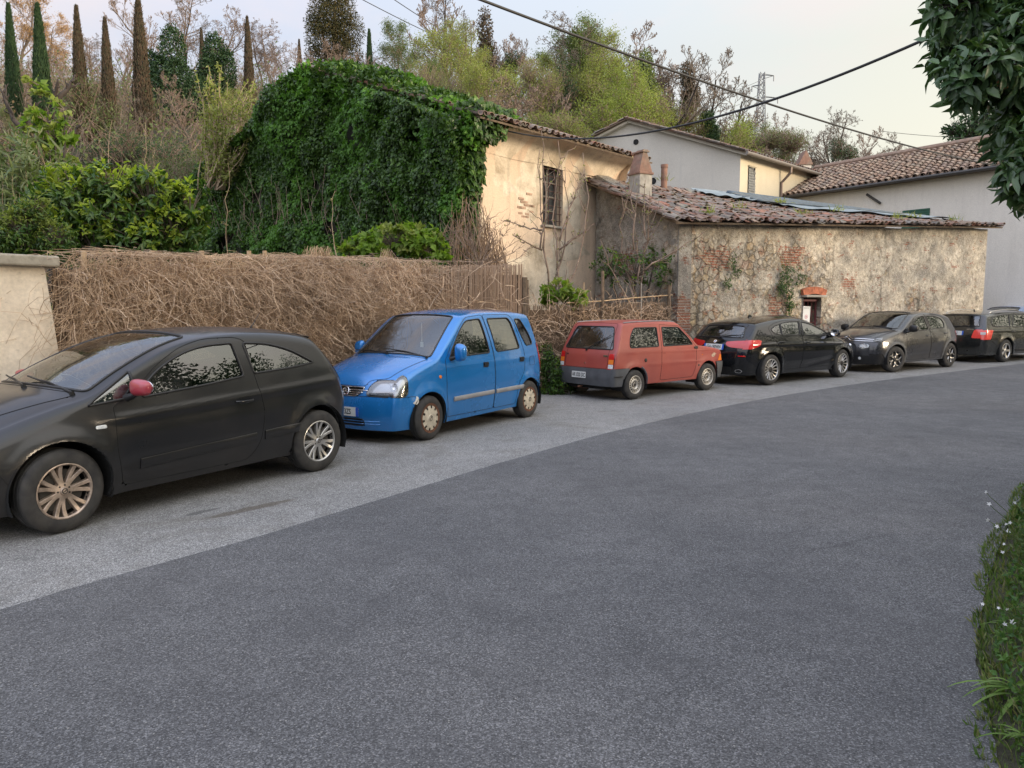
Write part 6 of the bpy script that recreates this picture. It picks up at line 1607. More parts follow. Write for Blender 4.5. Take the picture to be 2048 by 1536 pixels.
a = at(1722, 388, 33.6); c = at(1750, 408, 33.0)
w_ = on_line(1722, E0 + inn, E1 + inn); v_ = on_line(1750, E0 + inn, E1 + inn); za, zc = at(1722, 389, w_.y).z, at(1750, 407, v_.y).z
b = MB(); b.tube([RL(w_ + sh_n * .12, za), RL(v_ + sh_n * .12, zc)], .055, 4); b.build('awning_bracket', flat('dark_bracket', (.05, .045, .04), .6), rh)
# chimney between the houses
q = at(1606, 345, 40.5); b = MB(); b.box((q.x - E0.x, q.y - E0.y, q.z - .6), (.62, .62, 1.9)); o = b.build('chimney', M['pale_plaster'], rh)
b = MB(); qq = (q.x - E0.x, q.y - E0.y, q.z + .35)
b.add([(qq[0] - .38, qq[1] - .38, qq[2]), (qq[0] + .38, qq[1] - .38, qq[2]), (qq[0] + .38, qq[1] + .38, qq[2]), (qq[0] - .38, qq[1] + .38, qq[2]), (qq[0], qq[1] - .36, qq[2] + .75), (qq[0], qq[1] + .36, qq[2] + .75)], [(0, 1, 4), (1, 2, 5, 4), (2, 3, 5), (3, 0, 4, 5), (0, 1, 2, 3)])
b.build('chimney_hood', M['terracotta'], o)

# ================================================================== garden wall at the left
A0 = Vector((-4.70, 7.62, 0)); B0 = Vector((-7.2, 4.05, 0))
gw_a, gw_l = local_frame(B0, A0); gw = empty('garden_wall', (B0.x, B0.y, 0), gw_a); tag(gw, 'beige plastered garden wall with stone coping behind the nearest black car', 'wall')
mb = wall_mesh(gw_l, 2.08, 2.08, .38, .06, .008, [], seed=51)
for arr in mb.v:
    k_ = arr[:, 0] > gw_l - .25; arr[k_, 0] += (2.08 - arr[k_, 2]) * .085
    k2 = arr[:, 1] < .05; arr[k2, 1] -= (2.08 - arr[k2, 2]) * .03
mb.build('wall', M['garden_plaster'], gw, True)
b = MB(); b.box((gw_l / 2 + .03, .18, 2.135), (gw_l + .16, .56, .11)); bevel(b.build('coping', plaster('coping_stone', [(.3, (.30, .27, .22)), (.7, (.44, .40, .33))], None, 3, .01, (.12, .11, .09), .7), gw), .02, 2)

# ================================================================== cables and pylon
def cable(name, label, p0, p1, sag, r, n=40):
    p0, p1 = Vector(p0), Vector(p1); b = MB(); t = np.linspace(0, 1, n); b.tube([p0.lerp(p1, a) - Vector((0, 0, 4 * sag * a * (1 - a))) for a in t], r, 6)
    return tag(b.build(name, M['cable'], None, True), label, 'cable', 'overhead cables')
cable('overhead_cable', 'thick black cable falling from top centre to the pale house eave at the right', at(880, -32, 11.0), at(2005, 333, 27.5), .30, .021)
cable('overhead_cable', 'black cable rising from the ivy covered roof corner to the orange tree', at(1000, 258, 17.4), at(1960, 28, 8.0), .62, .017)
cable('overhead_cable', 'thin grey cable crossing low behind the house roofs', at(1760, 262, 40), at(2010, 277, 40), .1, .012)
def strut(b, a, c, r): b.tube([a, c], r, 4)
py = at(1524, 145, 130); base_z = float(th(py.x, py.y)) - 1; Hh = py.z - base_z
pyl = empty('electricity_pylon', (py.x, py.y, base_z)); tag(pyl, 'lattice steel electricity pylon on the wooded ridge', 'pylon')
b = MB()
def hw(z): return .75 * (1 - z / Hh) + .36
for sx in (-1, 1):
    for sy in (-1, 1): strut(b, (sx * hw(0), sy * hw(0), 0), (sx * hw(Hh), sy * hw(Hh), Hh), .07)
zs = np.linspace(0, Hh, 18)
for z0_, z1_ in zip(zs[:-1], zs[1:]):
    for sx, sy, tx, ty in ((-1, -1, 1, -1), (1, -1, 1, 1), (1, 1, -1, 1), (-1, 1, -1, -1)):
        strut(b, (sx * hw(z0_), sy * hw(z0_), z0_), (tx * hw(z1_), ty * hw(z1_), z1_), .045); strut(b, (tx * hw(z0_), ty * hw(z0_), z0_), (sx * hw(z1_), sy * hw(z1_), z1_), .045)
b.build('lattice_tower', flat('pylon_steel', (.22, .23, .24), .6, .5), pyl)
for z_, w_, sd in ((Hh - .3, 2.0, 1), (Hh - 3.9, 2.8, 1), (Hh - 2.0, 1.6, -1)):
    b = MB(); strut(b, (0, .4, z_), (sd * w_, 0, z_ - .2), .06); strut(b, (0, -.4, z_), (sd * w_, 0, z_ - .2), .06); strut(b, (0, 0, z_ - .8), (sd * w_, 0, z_ - .2), .05); b.tube([(sd * w_, 0, z_ - .2), (sd * w_, 0, z_ - 1.1)], .09, 6)
    b.build('cross_arm', flat('pylon_arm', (.22, .23, .24), .6, .5), pyl)
for i, (tgt, lb) in enumerate((((700, -14), 'upper thin power line running from the pylon to the upper left'), ((760, -20), 'lower thin power line running from the pylon to the upper left'))):
    o = cable('power_line', lb, at(1526, 158 + i * 26, 130), at(tgt[0], tgt[1], 60), 5.5 + i, .03, 60)
# ------------------------------------------------------------------ foliage helpers
def leaf_mat(name, stops, trans=.3, rough=.55, clump=1.0, spec=.3):
    k = NT(name); r = k.island(); co = k.coord()
    c = k.ramp(r, [(i / (len(stops) - 1), q) for i, q in enumerate(stops)])
    c = k.mix(.5, c, k.ramp(k.noise(clump, 4, .6, co), [(.3, .55), (.7, 1.5)]), 'MULTIPLY')
    k.set(Base_Color=c, Roughness=rough, Specular_IOR_Level=spec)
    if trans:
        tr = k.n.new('ShaderNodeBsdfTranslucent'); k.link(k.mix(1.0, c, (1.3, 1.4, .6), 'MULTIPLY'), tr.inputs[0])
        mx = k.n.new('ShaderNodeMixShader'); mx.inputs[0].default_value = trans; k.link(k.p.outputs[0], mx.inputs[1]); k.link(tr.outputs[0], mx.inputs[2]); k.link(mx.outputs[0], k.out.inputs['Surface'])
    return k.m
def bark_mat(name, a, b_):
    k = NT(name); k.set(Base_Color=k.ramp(k.noise(6, 5, .6), [(.3, a), (.7, b_)]), Roughness=.95); return k.m
L_IVY = leaf_mat('ivy_leaves', [(.016, .040, .007), (.036, .086, .013), (.065, .135, .020), (.022, .054, .010), (.10, .19, .030)], .28, .4, 1.3, .4)
L_IVYN = leaf_mat('fresh_ivy_leaves', [(.07, .17, .025), (.12, .25, .035), (.05, .13, .02)], .35, .45, 1.0)
L_CITRUS = leaf_mat('citrus_leaves', [(.018, .055, .010), (.035, .085, .014), (.06, .12, .018), (.10, .16, .025), (.03, .07, .012)], .25, .4, 2.0, .45)
L_CITRUSN = leaf_mat('young_citrus_leaves', [(.22, .30, .03), (.32, .38, .06), (.17, .26, .03)], .45, .45, 1.5)
L_ORANGE = leaf_mat('orange_tree_leaves', [(.035, .075, .032), (.060, .115, .045), (.095, .16, .058)], .15, .35, 2.5, .5)
L_CYP = leaf_mat('cypress_foliage', [(.018, .042, .020), (.030, .062, .026), (.045, .080, .030)], .1, .8, .6)
L_CYPB = leaf_mat('browned_cypress_foliage', [(.08, .058, .040), (.12, .080, .055), (.055, .060, .036), (.095, .068, .046)], .1, .85, .35)
L_SPRING = leaf_mat('spring_leaves', [(.20, .23, .065), (.27, .30, .085), (.16, .19, .06), (.31, .33, .14)], .4, .65, .5)
L_LIME = leaf_mat('bright_spring_leaves', [(.19, .24, .06), (.25, .30, .075), (.15, .19, .055)], .4, .6, .5)
L_OLIVE = leaf_mat('olive_green_leaves', [(.10, .14, .05), (.14, .18, .065), (.075, .11, .045), (.17, .20, .09)], .35, .65, .4)
L_DARK = leaf_mat('dark_ivy_leaves', [(.016, .042, .018), (.028, .062, .024), (.050, .095, .032)], .15, .6, .7)
L_RUST = leaf_mat('rusty_spring_buds', [(.40, .24, .13), (.48, .30, .17), (.34, .21, .13)], .4, .7, .5)
L_CEDAR = leaf_mat('conifer_needles', [(.030, .040, .016), (.055, .055, .020), (.10, .075, .026), (.02, .03, .014)], .1, .8, .35)
L_REED = leaf_mat('reed_leaves', [(.10, .15, .07), (.15, .19, .09), (.19, .21, .12)], .3, .6, 1)
L_MAPLE = leaf_mat('broad_yellow_green_leaves', [(.13, .22, .03), (.18, .28, .04), (.10, .17, .025)], .5, .5, 2)
L_BLOSSOM = leaf_mat('white_blossom', [(.55, .53, .50), (.65, .62, .60)], .3, .7, 1)
B_GREY = bark_mat('grey_brown_bark', (.085, .068, .055), (.18, .145, .115))
B_TWIG = bark_mat('warm_twigs', (.14, .10, .078), (.27, .20, .155))
B_DARK = bark_mat('dark_bark', (.025, .020, .018), (.06, .048, .04))
B_VINE = bark_mat('dry_vine', (.15, .095, .06), (.31, .22, .15))
B_PALE = bark_mat('pale_twigs', (.26, .19, .13), (.36, .28, .20))

TPL = {
 'quad': (np.array([(0, 0, 0), (.45, -.5, .06), (1, 0, 0), (.45, .5, .06)]), np.array([(0, 1, 2, 3)])),
 'fold': (np.array([(0, 0, 0), (.35, -.5, .14), (1, 0, -.12), (.35, .5, .14), (.45, 0, 0)]), np.array([(0, 1, 2, 4), (0, 4, 2, 3)])),
 'long': (np.array([(0, 0, 0), (.3, -.42, .08), (.3, 0, 0), (.3, .42, .08), (.68, -.38, .02), (.68, 0, -.06), (.68, .38, .02), (1, 0, -.2)]), np.array([(0, 1, 2, 2), (0, 2, 3, 3), (1, 4, 5, 2), (2, 5, 6, 3), (4, 7, 5, 5), (5, 7, 6, 6)])),
 'ivy': (np.array([(0, 0, 0), (.05, -.5, .05), (.45, -.32, 0), (1, 0, -.1), (.45, .32, 0), (.05, .5, .05), (.35, 0, .06)]), np.array([(0, 1, 2, 6), (6, 2, 3, 4), (0, 6, 4, 5)])),
 'blade': (np.array([(0, -.5, 0), (0, .5, 0), (.35, .45, .10), (.35, -.45, .10), (.7, -.3, .08), (.7, .3, .08), (1, 0, -.06)]), np.array([(0, 1, 2, 3), (3, 2, 5, 4)])),
}
def leaves(mb, P, A, N, L, W, tpl='quad', mi=0):
    """P base points, A axis dirs, N approx normals, L lengths, W widths"""
    T, F = TPL[tpl]; n = len(P)
    if tpl == 'long': F = None
    A = A / (np.linalg.norm(A, axis=1)[:, None] + 1e-9); N = N - (N * A).sum(1)[:, None] * A; N /= np.linalg.norm(N, axis=1)[:, None] + 1e-9
    B = np.cross(N, A); L = np.broadcast_to(L, (n,)); W = np.broadcast_to(W, (n,))
    V = P[:, None] + A[:, None] * (T[:, 0][None] * L[:, None])[..., None] + B[:, None] * (T[:, 1][None] * W[:, None])[..., None] + N[:, None] * (T[:, 2][None] * L[:, None])[..., None]
    base = np.arange(n)[:, None, None] * len(T)
    if tpl == 'long':
        tri = np.array([(0, 1, 2), (0, 2, 3), (4, 7, 5), (5, 7, 6)]); qd = np.array([(1, 4, 5, 2), (2, 5, 6, 3)])
        b = mb.add(V.reshape(-1, 3), (base + qd[None]).reshape(-1, 4), mi)
        mb.f.append((base + tri[None]).reshape(-1, 3) + b); mb.m.append(np.full(n * 4, mi))
    elif tpl == 'blade':
        b = mb.add(V.reshape(-1, 3), (base + F[None]).reshape(-1, 4), mi)
        tri = np.array([(4, 5, 6)]); mb.f.append((base + tri[None]).reshape(-1, 3) + b); mb.m.append(np.full(n, mi))
    else: mb.add(V.reshape(-1, 3), (base + F[None]).reshape(-1, 4), mi)
def rdir(g, n, up=0.0):
    v = g.normal(0, 1, (n, 3)); v[:, 2] += up; return v / (np.linalg.norm(v, axis=1)[:, None] + 1e-9)
def prisms(mb, p0, p1, r0, r1, n=3, mi=0):
    p0, p1 = np.asarray(p0), np.asarray(p1); k = len(p0)
    if k == 0: return
    T = p1 - p0; T /= np.linalg.norm(T, axis=1)[:, None] + 1e-9
    up = np.where(np.abs(T[:, 2:3]) < .9, np.array([[0, 0, 1.0]]), np.array([[1.0, 0, 0]]))
    A = np.cross(T, up); A /= np.linalg.norm(A, axis=1)[:, None] + 1e-9; B = np.cross(A, T)
    a = np.arange(n) / n * 2 * np.pi; c, s = np.cos(a), np.sin(a)
    D = A[:, None] * c[None, :, None] + B[:, None] * s[None, :, None]
    V = np.concatenate([p0[:, None] + D * np.asarray(r0)[:, None, None], p1[:, None] + D * np.asarray(r1)[:, None, None]], 1)
    j = np.arange(n); j2 = (j + 1) % n; f = np.stack([j, j2, n + j2, n + j], -1)
    mb.add(V.reshape(-1, 3), (np.arange(k)[:, None, None] * 2 * n + f[None]).reshape(-1, 4), mi)
def grow(g, H=8, r0=.12, levels=4, kids=(12, 6, 5, 4), spread=.9, lift=.35, first=.25, ratio=(.5, .5, .5, .5), bend=.12, lean=(0, 0)):
    """returns list per level of segment arrays and the tips"""
    segs = []; cur = [(np.array([0, 0, 0.0]), np.array([lean[0], lean[1], 1.0]), H, r0)]
    tips = []
    for lv in range(levels + 1):
        S0, S1, R0, R1 = [], [], [], []; nxt = []
        for (p, d, L, r) in cur:
            k = [9, 6, 4, 3, 2][min(lv, 4)]; q = p.copy(); dd = d / np.linalg.norm(d); pts = [q.copy()]; dirs = []
            for i in range(k):
                dd = dd + g.normal(0, bend, 3) + np.array([0, 0, lift * .12 if lv else .05]); dd /= np.linalg.norm(dd)
                q = q + dd * L / k; pts.append(q.copy()); dirs.append(dd.copy())
            for i in range(k):
                a, b = i / k, (i + 1) / k; S0.append(pts[i]); S1.append(pts[i + 1]); R0.append(r * (1 - .8 * a)); R1.append(r * (1 - .8 * b))
            if lv == levels: tips.append(pts[-1]); tips.append(pts[len(pts) // 2])
            if lv < levels:
                n = kids[lv]; n = max(1, int(g.normal(n, n * .15)))
                for j in range(n):
                    t = first + (1 - first) * (j + g.random()) / n if lv == 0 else .2 + .8 * (j + g.random()) / n
                    t = min(t, .99); i = int(t * k); f = t * k - i; pp = pts[i] * (1 - f) + pts[i + 1] * f
                    az = g.uniform(0, 2 * np.pi); side = rdir(g, 1)[0]; side -= side.dot(dirs[i]) * dirs[i]; side /= np.linalg.norm(side) + 1e-9
                    nd = dirs[i] * (1 - spread * .5) + side * spread + np.array([0, 0, lift])
                    nxt.append((pp, nd, L * ratio[lv] * (1.15 - .75 * t) * g.uniform(.7, 1.2), r * (1 - .8 * t) * .55))
        segs.append((np.array(S0), np.array(S1), np.array(R0), np.array(R1))); cur = nxt
    return segs, np.array(tips)
def tree_obj(name, segs, bark, parent_label=None, tips=None, leafm=None, leafL=.1, per=3, jitter=.3, seed=0, twigm=None, minr=.006, tpl='quad'):
    root = empty(name); b = MB(); s = segs[0]; prisms(b, s[0], s[1], np.maximum(s[2], minr), np.maximum(s[3], minr), 7); b.build('trunk', bark, root, True)
    c = MB()
    for lv, s in enumerate(segs[1:]):
        prisms(c, s[0], s[1], np.maximum(s[2], minr), np.maximum(s[3], minr), 4 if lv == 0 else 3, 0)
    mats = [twigm or bark]
    if leafm is not None and tips is not None and len(tips):
        g = np.random.default_rng(seed); P = np.repeat(tips, per, 0) + g.normal(0, jitter, (len(tips) * per, 3)); leaves(c, P, rdir(g, len(P)), rdir(g, len(P), .6), leafL * g.uniform(.6, 1.3, len(P)), leafL * .6, tpl, 1); mats.append(leafm)
    c.build('crown', mats, root)
    return root
GROUND = lambda x, y: float(th(x, y))
def put(root, u, vtop, Y, label, cat='tree', group=None, H=8.0, rz=0, base=None, squash=1.0):
    """set a tree of native height H so that its top reaches photo row vtop when standing at depth Y"""
    t = at(u, vtop, Y); z0 = GROUND(t.x, t.y) if base is None else base; k = (t.z - z0) / H
    root.location = (t.x, t.y, z0 - .05); root.scale = (k * squash, k * squash, k); root.rotation_euler = (0, 0, rz)
    return tag(root, label, cat, group)
def variant(proto, used):
    if not used: return proto
    return copy_tree(proto)

# ------------------------------------------------------------------ bare and budding trees on the hill
gt = np.random.default_rng(21)
protos = []
for i in range(4):
    sg_, tp = grow(np.random.default_rng(100 + i), 8, .15, 4, (16, 8, 5, 4), [.9, 1.05, .8, 1.0][i], [.36, .16, .5, .26][i], [.22, .3, .15, .25][i], (.46, .5, .55, .6), .13)
    protos.append((sg_, tp))
def mk(i, kind):
    sg_, tp = protos[i]
    if kind == 'bare': return tree_obj('bare_tree', sg_, B_GREY, twigm=B_TWIG, minr=.012)
    if kind == 'dark': return tree_obj('bare_tree', sg_, B_DARK, twigm=B_GREY, minr=.010)
    if kind == 'rust': return tree_obj('budding_tree', sg_, B_GREY, twigm=B_TWIG, tips=tp, leafm=L_RUST, leafL=.10, per=2, jitter=.12, seed=i, minr=.008)
    if kind == 'spring': return tree_obj('budding_tree', sg_, B_GREY, twigm=B_TWIG, tips=tp, leafm=L_SPRING, leafL=.085, per=4, jitter=.2, seed=i, minr=.008)
    if kind == 'lime': return tree_obj('budding_tree', sg_, B_GREY, twigm=B_TWIG, tips=tp, leafm=L_LIME, leafL=.085, per=4, jitter=.28, seed=i, minr=.008)
    if kind == 'olive': return tree_obj('leafing_tree', sg_, B_GREY, twigm=B_TWIG, tips=tp, leafm=L_OLIVE, leafL=.085, per=5, jitter=.2, seed=i, minr=.008)
    if kind == 'white': return tree_obj('blossoming_tree', sg_, B_GREY, twigm=B_TWIG, tips=tp, leafm=L_BLOSSOM, leafL=.07, per=2, jitter=.15, seed=i, minr=.008)
CACHE = {}
def hilltree(i, kind, u, v, Y, label, rz=None, squash=1.0, group='trees on the wooded hillside'):
    key = (i, kind)
    if key in CACHE: o = copy_tree(CACHE[key])
    else: o = mk(i, kind); CACHE[key] = o
    return put(o, u, v, Y, label, 'tree', group, 8.6, rz if rz is not None else gt.uniform(0, 6.28), None, squash)
H_ = [
 (0, 'rust', 30, -40, 62, 'tall tree with orange brown spring buds in the top left corner'),
 (1, 'rust', 105, 20, 66, 'orange budding tree right behind the second cypress from the left'),
 (2, 'rust', 5, 130, 56, 'low orange budding tree at the left edge under the first cypress'),
 (3, 'bare', 120, 120, 45, 'brown bare tree between the second and third cypress'),
 (1, 'dark', 185, 60, 58, 'dark twiggy bare tree right of the third cypress'),
 (0, 'bare', 245, 40, 60, 'bare tree just left of the tallest cypress'),
 (2, 'bare', 318, -10, 56, 'tall bare tree with arching branches right of the tallest cypress'),
 (3, 'dark', 365, -15, 62, 'bare tree with fanned crown rising above the left ivy swallowed tree'),
 (0, 'bare', 430, 5, 60, 'bare tree with fine crown above the right ivy swallowed tree'),
 (1, 'bare', 545, 30, 62, 'thin bare tree between the seventh and eighth cypress'),
 (2, 'bare', 575, 60, 52, 'bare tree close behind the left slope of the ivy covered house'),
 (1, 'white', 465, 110, 58, 'white blossoming tree behind the yellow green sapling'),
 (2, 'white', 115, 190, 40, 'pale blossoming tree low between the second and third cypress'),
 (3, 'bare', 640, 75, 50, 'reddish bare tree directly under the big conifer'),
 (0, 'bare', 700, 105, 48, 'reddish bare tree at the right foot of the big conifer'),
 (1, 'bare', 775, 95, 52, 'bare tree between the dark slim cypress and the green budding trees'),
 (0, 'olive', 825, 45, 46, 'tall grey green leafing tree at the left end of the budding group'),
 (1, 'spring', 890, 55, 48, 'yellow green budding tree left of the red ivy trunk tree'),
 (3, 'dark', 905, -20, 56, 'dark bare tree reaching the top edge above the budding trees'),
 (2, 'bare', 985, -30, 52, 'reddish bare tree crossing the thick cable at the top edge'),
 (2, 'spring', 950, 70, 45, 'yellow green budding tree right below the thick cable'),
 (3, 'bare', 1035, 80, 56, 'bare tree with open crown right of the thick cable'),
 (3, 'bare', 1010, 165, 38, 'dense grey brown bare thicket tree above the tiled eave'),
 (0, 'spring', 1075, 105, 50, 'pale green budding tree below the thick cable'),
 (2, 'lime', 1125, 110, 48, 'fresh green tree in the centre of the hill skyline'),
 (1, 'olive', 1140, 30, 58, 'tall tree with rounded brown green top in the centre of the skyline'),
 (1, 'dark', 1205, 55, 58, 'dark tree with rounded leafing top left of the tall leaning bare trees'),
 (0, 'bare', 1255, 85, 55, 'bare tree with a slanting trunk above the grey gable'),
 (3, 'bare', 1300, 90, 54, 'bare tree with a slanting trunk right of the grey gable peak'),
 (2, 'dark', 1345, 110, 58, 'dark bare tree leaning right on the falling skyline'),
 (1, 'spring', 1345, 175, 50, 'yellow green tree standing over the grey house roof'),
 (0, 'bare', 1400, 190, 58, 'last bare tree of the hill left of the pylon'),
 (2, 'lime', 1375, 240, 52, 'bright lime green low tree behind the grey house roof'),
 (3, 'spring', 1440, 245, 60, 'small budding tree left of the pylon foot'),
 (1, 'bare', 1475, 255, 70, 'small bare tree directly at the left of the pylon foot'),
 (2, 'olive', 1560, 240, 75, 'grey green leafing tree right of the pylon'),
 (0, 'bare', 1600, 225, 78, 'bare tree between the pylon and the far chimney'),
 (3, 'dark', 1645, 215, 72, 'tall bare tree right above the far chimney'),
 (1, 'dark', 1690, 235, 74, 'bare tree in the middle of the group above the pantile roof'),
 (2, 'bare', 1725, 245, 76, 'bare tree at the right of the group above the pantile roof'),
 (0, 'dark', 1790, 262, 78, 'lone bare tree above the middle of the pantile roof'),
]
for a in H_: hilltree(*a, group=None)
# lime green brush low on the hill
def blob_tree(name, label, blobs, Y, mat, leafL, n, cat='tree', seed=0, tpl='quad', trunk=None, depth=1.0, barkm=None, hollow=.5, elong=.6, group=None, twig=0, droop=0.0, kind=None, base=None):
    """crown made of leafy ellipsoids given in photo pixels at depth Y (or per-blob depth)"""
    g = np.random.default_rng(seed + 500); c = MB(); tot = sum(b[2] * b[3] for b in blobs); ctr = []
    cx = at(blobs[0][0], blobs[0][1], Y); z0 = GROUND(cx.x, cx.y) if base is None else base; org = np.array([cx.x, cx.y, z0])
    for bl in blobs:
        u, v, ru, rv = bl[:4]; yy = bl[4] if len(bl) > 4 else Y
        p = at(u, v, yy); rx, rz = ru * yy / F_PX, rv * yy / F_PX; ry = rx * depth
        k = int(n * ru * rv / tot); d = rdir(g, k); rad = (hollow + (1 - hollow) * g.random(k)**.6)
        rad *= .78 + .5 * fbm(d * 2.0 + np.array([u, v, 0]) * .37, 1.6, 3, seed)
        P = np.array([p.x, p.y, p.z]) + d * rad[:, None] * np.array([rx, ry, rz]); ctr.append((np.array([p.x, p.y, p.z]), rx, rz))
        m = P[:, 2] > z0 + .02; P, dd = P[m], d[m]
        A = rdir(g, len(P)) + dd * .6; A[:, 2] -= droop
        leaves(c, P - org, A, dd + rdir(g, len(P)) * .8 + np.array([0, 0, .4]), leafL * g.uniform(.6, 1.3, len(P)), leafL * elong * g.uniform(.7, 1.2, len(P)), tpl, 0)
    root = empty(name, tuple(org)); mats = [mat]
    if twig:
        for (q, rx, rz) in ctr:
            k = int(twig * rx * rz * 10) + 4; d = rdir(g, k, .3); s0 = np.tile(q - np.array([0, 0, rz * .6]) - org, (k, 1)); s1 = q - org + d * np.array([rx, rx, rz]) * g.uniform(.7, 1.12, (k, 1)); mid = (s0 + s1) / 2 + g.normal(0, .12 * rx, (k, 3))
            rr = np.full(k, .012); prisms(c, s0, mid, rr * 1.6, rr, 3, 1); prisms(c, mid, s1, rr, rr * .4, 3, 1)
        mats.append(barkm or B_TWIG)
    c.build('crown', mats, root)
    t = MB(); top = ctr[0][0] - org; tr = trunk or .10
    for q, rx, rz in ctr[:6]:
        e = q - org; t.tube([np.array([0, 0, -.2]), e * [.25, .25, .45] + [0.02, 0, 0], e * [.9, .9, .9]], [tr, tr * .7, tr * .25], 6)
    t.build('trunk', barkm or B_GREY, root, True)
    return tag(root, label, cat, group)
# cypresses
def cypress(seed, brown):
    g = np.random.default_rng(seed); n = 7500; t = g.random(n)**.8; H = 8.0
    rad = .62 * (1 - t)**.75 * (.25 + .75 * np.minimum(1, t / .12)) * (.82 + .4 * fbm(np.c_[np.cos(t * 9) * 2, t * 14, t * 3], 1, 3, seed))
    a = g.uniform(0, 2 * np.pi, n); rr = rad * (.55 + .45 * g.random(n)**.5)
    P = np.c_[rr * np.cos(a), rr * np.sin(a), .3 + t * (H - .3)]; A = np.c_[np.cos(a) * .25, np.sin(a) * .25, np.ones(n)] + g.normal(0, .18, (n, 3))
    c = MB(); leaves(c, P, A, np.c_[np.cos(a), np.sin(a), np.zeros(n)] + g.normal(0, .4, (n, 3)), g.uniform(.14, .30, n), .06, 'quad')
    root = empty('cypress'); c.build('crown', L_CYPB if brown else L_CYP, root); t_ = MB(); t_.tube([(0, 0, 0), (0, 0, 4), (0, 0, 7.6)], [.12, .07, .02], 6); t_.build('trunk', B_GREY, root, True); return root
cg, cb = cypress(1, 0), cypress(2, 1)
CY = [(16, 5, 29, 0, 'dark green cypress at the far left edge'), (74, 5, 28, 0, 'dark green cypress second from the left, in front of the orange budding tree'), (152, 10, 30, 1, 'brownish cypress third from the left'),
      (209, 34, 30, 1, 'shorter brownish cypress left of the tallest one'), (275, -12, 31, 1, 'tallest brownish cypress touching the top edge'), (402, 55, 42, 1, 'thin brown cypress behind the ivy swallowed trees'),
      (494, 32, 38, 1, 'brown cypress above the yellow green sapling'), (598, 78, 45, 1, 'small faint brown cypress left of the big conifer'), (738, 58, 44, 0, 'slim dark cypress right of the big conifer')]
ug = ub = False
for u, v, Y, br, lb in CY:
    if br: o = copy_tree(cb) if ub else cb; ub = True
    else: o = copy_tree(cg) if ug else cg; ug = True
    put(o, u, v, Y, lb, 'cypress', 'cypresses on the hillside', 8.1, gt.uniform(0, 6), None, [.85, .95, .85, .85, .9, .75, .8, .75, .75][CY.index((u, v, Y, br, lb))] * 1.15)
# trees swallowed by ivy
blob_tree('ivy_swallowed_tree', 'left dark tree swallowed by ivy with a two pronged top', [(345, 105, 24, 52), (352, 175, 42, 55), (318, 150, 20, 40), (388, 215, 48, 60), (345, 250, 50, 50), (400, 300, 50, 60), (300, 125, 13, 26)], 36, L_DARK, .12, 26000, seed=1, hollow=.6, trunk=.25)
blob_tree('ivy_swallowed_tree', 'right dark pointed tree swallowed by ivy', [(428, 110, 20, 42), (420, 160, 26, 50), (455, 145, 16, 48), (435, 215, 38, 55), (450, 290, 45, 60)], 38, L_DARK, .12, 20000, seed=2, hollow=.6, trunk=.25)
blob_tree('conifer', 'big brown green conifer reaching the top edge', [(668, -10, 40, 40), (665, 30, 48, 35), (640, 45, 30, 25), (695, 60, 34, 32), (655, 80, 45, 38), (690, 110, 36, 34), (640, 118, 30, 30), (668, 150, 40, 30)], 52, L_CEDAR, .17, 24000, seed=3, hollow=.35, droop=.3, trunk=.3, elong=.35)
# green masses and brush lower on the slope
BR = [
 ('evergreen_shrub', 'mid green bushy mass below the third cypress', [(165, 195, 42, 42), (215, 235, 42, 36), (180, 260, 52, 40), (240, 262, 36, 30)], 30, L_OLIVE, .10, 9000),
 ('evergreen_shrub', 'dark green brush under the left ivy swallowed tree', [(255, 300, 60, 36), (330, 320, 55, 40), (200, 315, 40, 30)], 27, L_DARK, .10, 8000),
 ('evergreen_shrub', 'feathery green brush left of the ivy covered house', [(350, 365, 55, 50), (300, 350, 36, 40), (400, 340, 36, 45)], 25, L_OLIVE, .09, 7000),
 ('spring_shrub', 'light green willow like shrub above the ivy covered ridge', [(850, 185, 55, 55), (905, 200, 50, 48), (820, 240, 40, 40), (890, 250, 60, 36)], 38, L_SPRING, .10, 11000),
 ('spring_shrub', 'light green shrub above the middle of the tiled eave', [(1125, 255, 48, 30), (1155, 275, 34, 28), (1080, 250, 36, 26)], 34, L_LIME, .09, 8000),
 ('spring_shrub', 'tall fresh green shrub left of the grey gable', [(1075, 200, 28, 44), (1100, 175, 30, 40), (1060, 150, 26, 36)], 42, L_SPRING, .11, 7000),
 ('spring_shrub', 'bright green shrub behind the peak of the grey house', [(1370, 235, 36, 34), (1345, 255, 34, 30), (1400, 265, 28, 26)], 50, L_LIME, .11, 7000),
 ('evergreen_shrub', 'dark ivy clump around the trunks in the middle of the hill', [(1125, 165, 14, 38), (1140, 185, 16, 26), (1100, 215, 16, 36)], 46, L_DARK, .16, 4000),
 ('evergreen_shrub', 'dark green clump at the centre top behind the cable', [(1030, 120, 26, 16), (1015, 135, 22, 14)], 50, L_DARK, .15, 2500),
 ('evergreen_shrub', 'grey green bush mass at the foot of the pylon', [(1540, 280, 40, 24), (1580, 285, 40, 26), (1500, 290, 34, 20), (1475, 282, 26, 22)], 70, L_OLIVE, .2, 6000),
 ('evergreen_shrub', 'dark ivy clump in the bare trees above the far chimney', [(1675, 300, 20, 24), (1700, 310, 16, 18)], 66, L_DARK, .2, 2500),
]
for i, a in enumerate(BR): blob_tree(*a[:4], a[4], a[5] * .62, int(a[6] * .9), cat='shrub', seed=20 + i, hollow=.25, twig=22, droop=-.3)
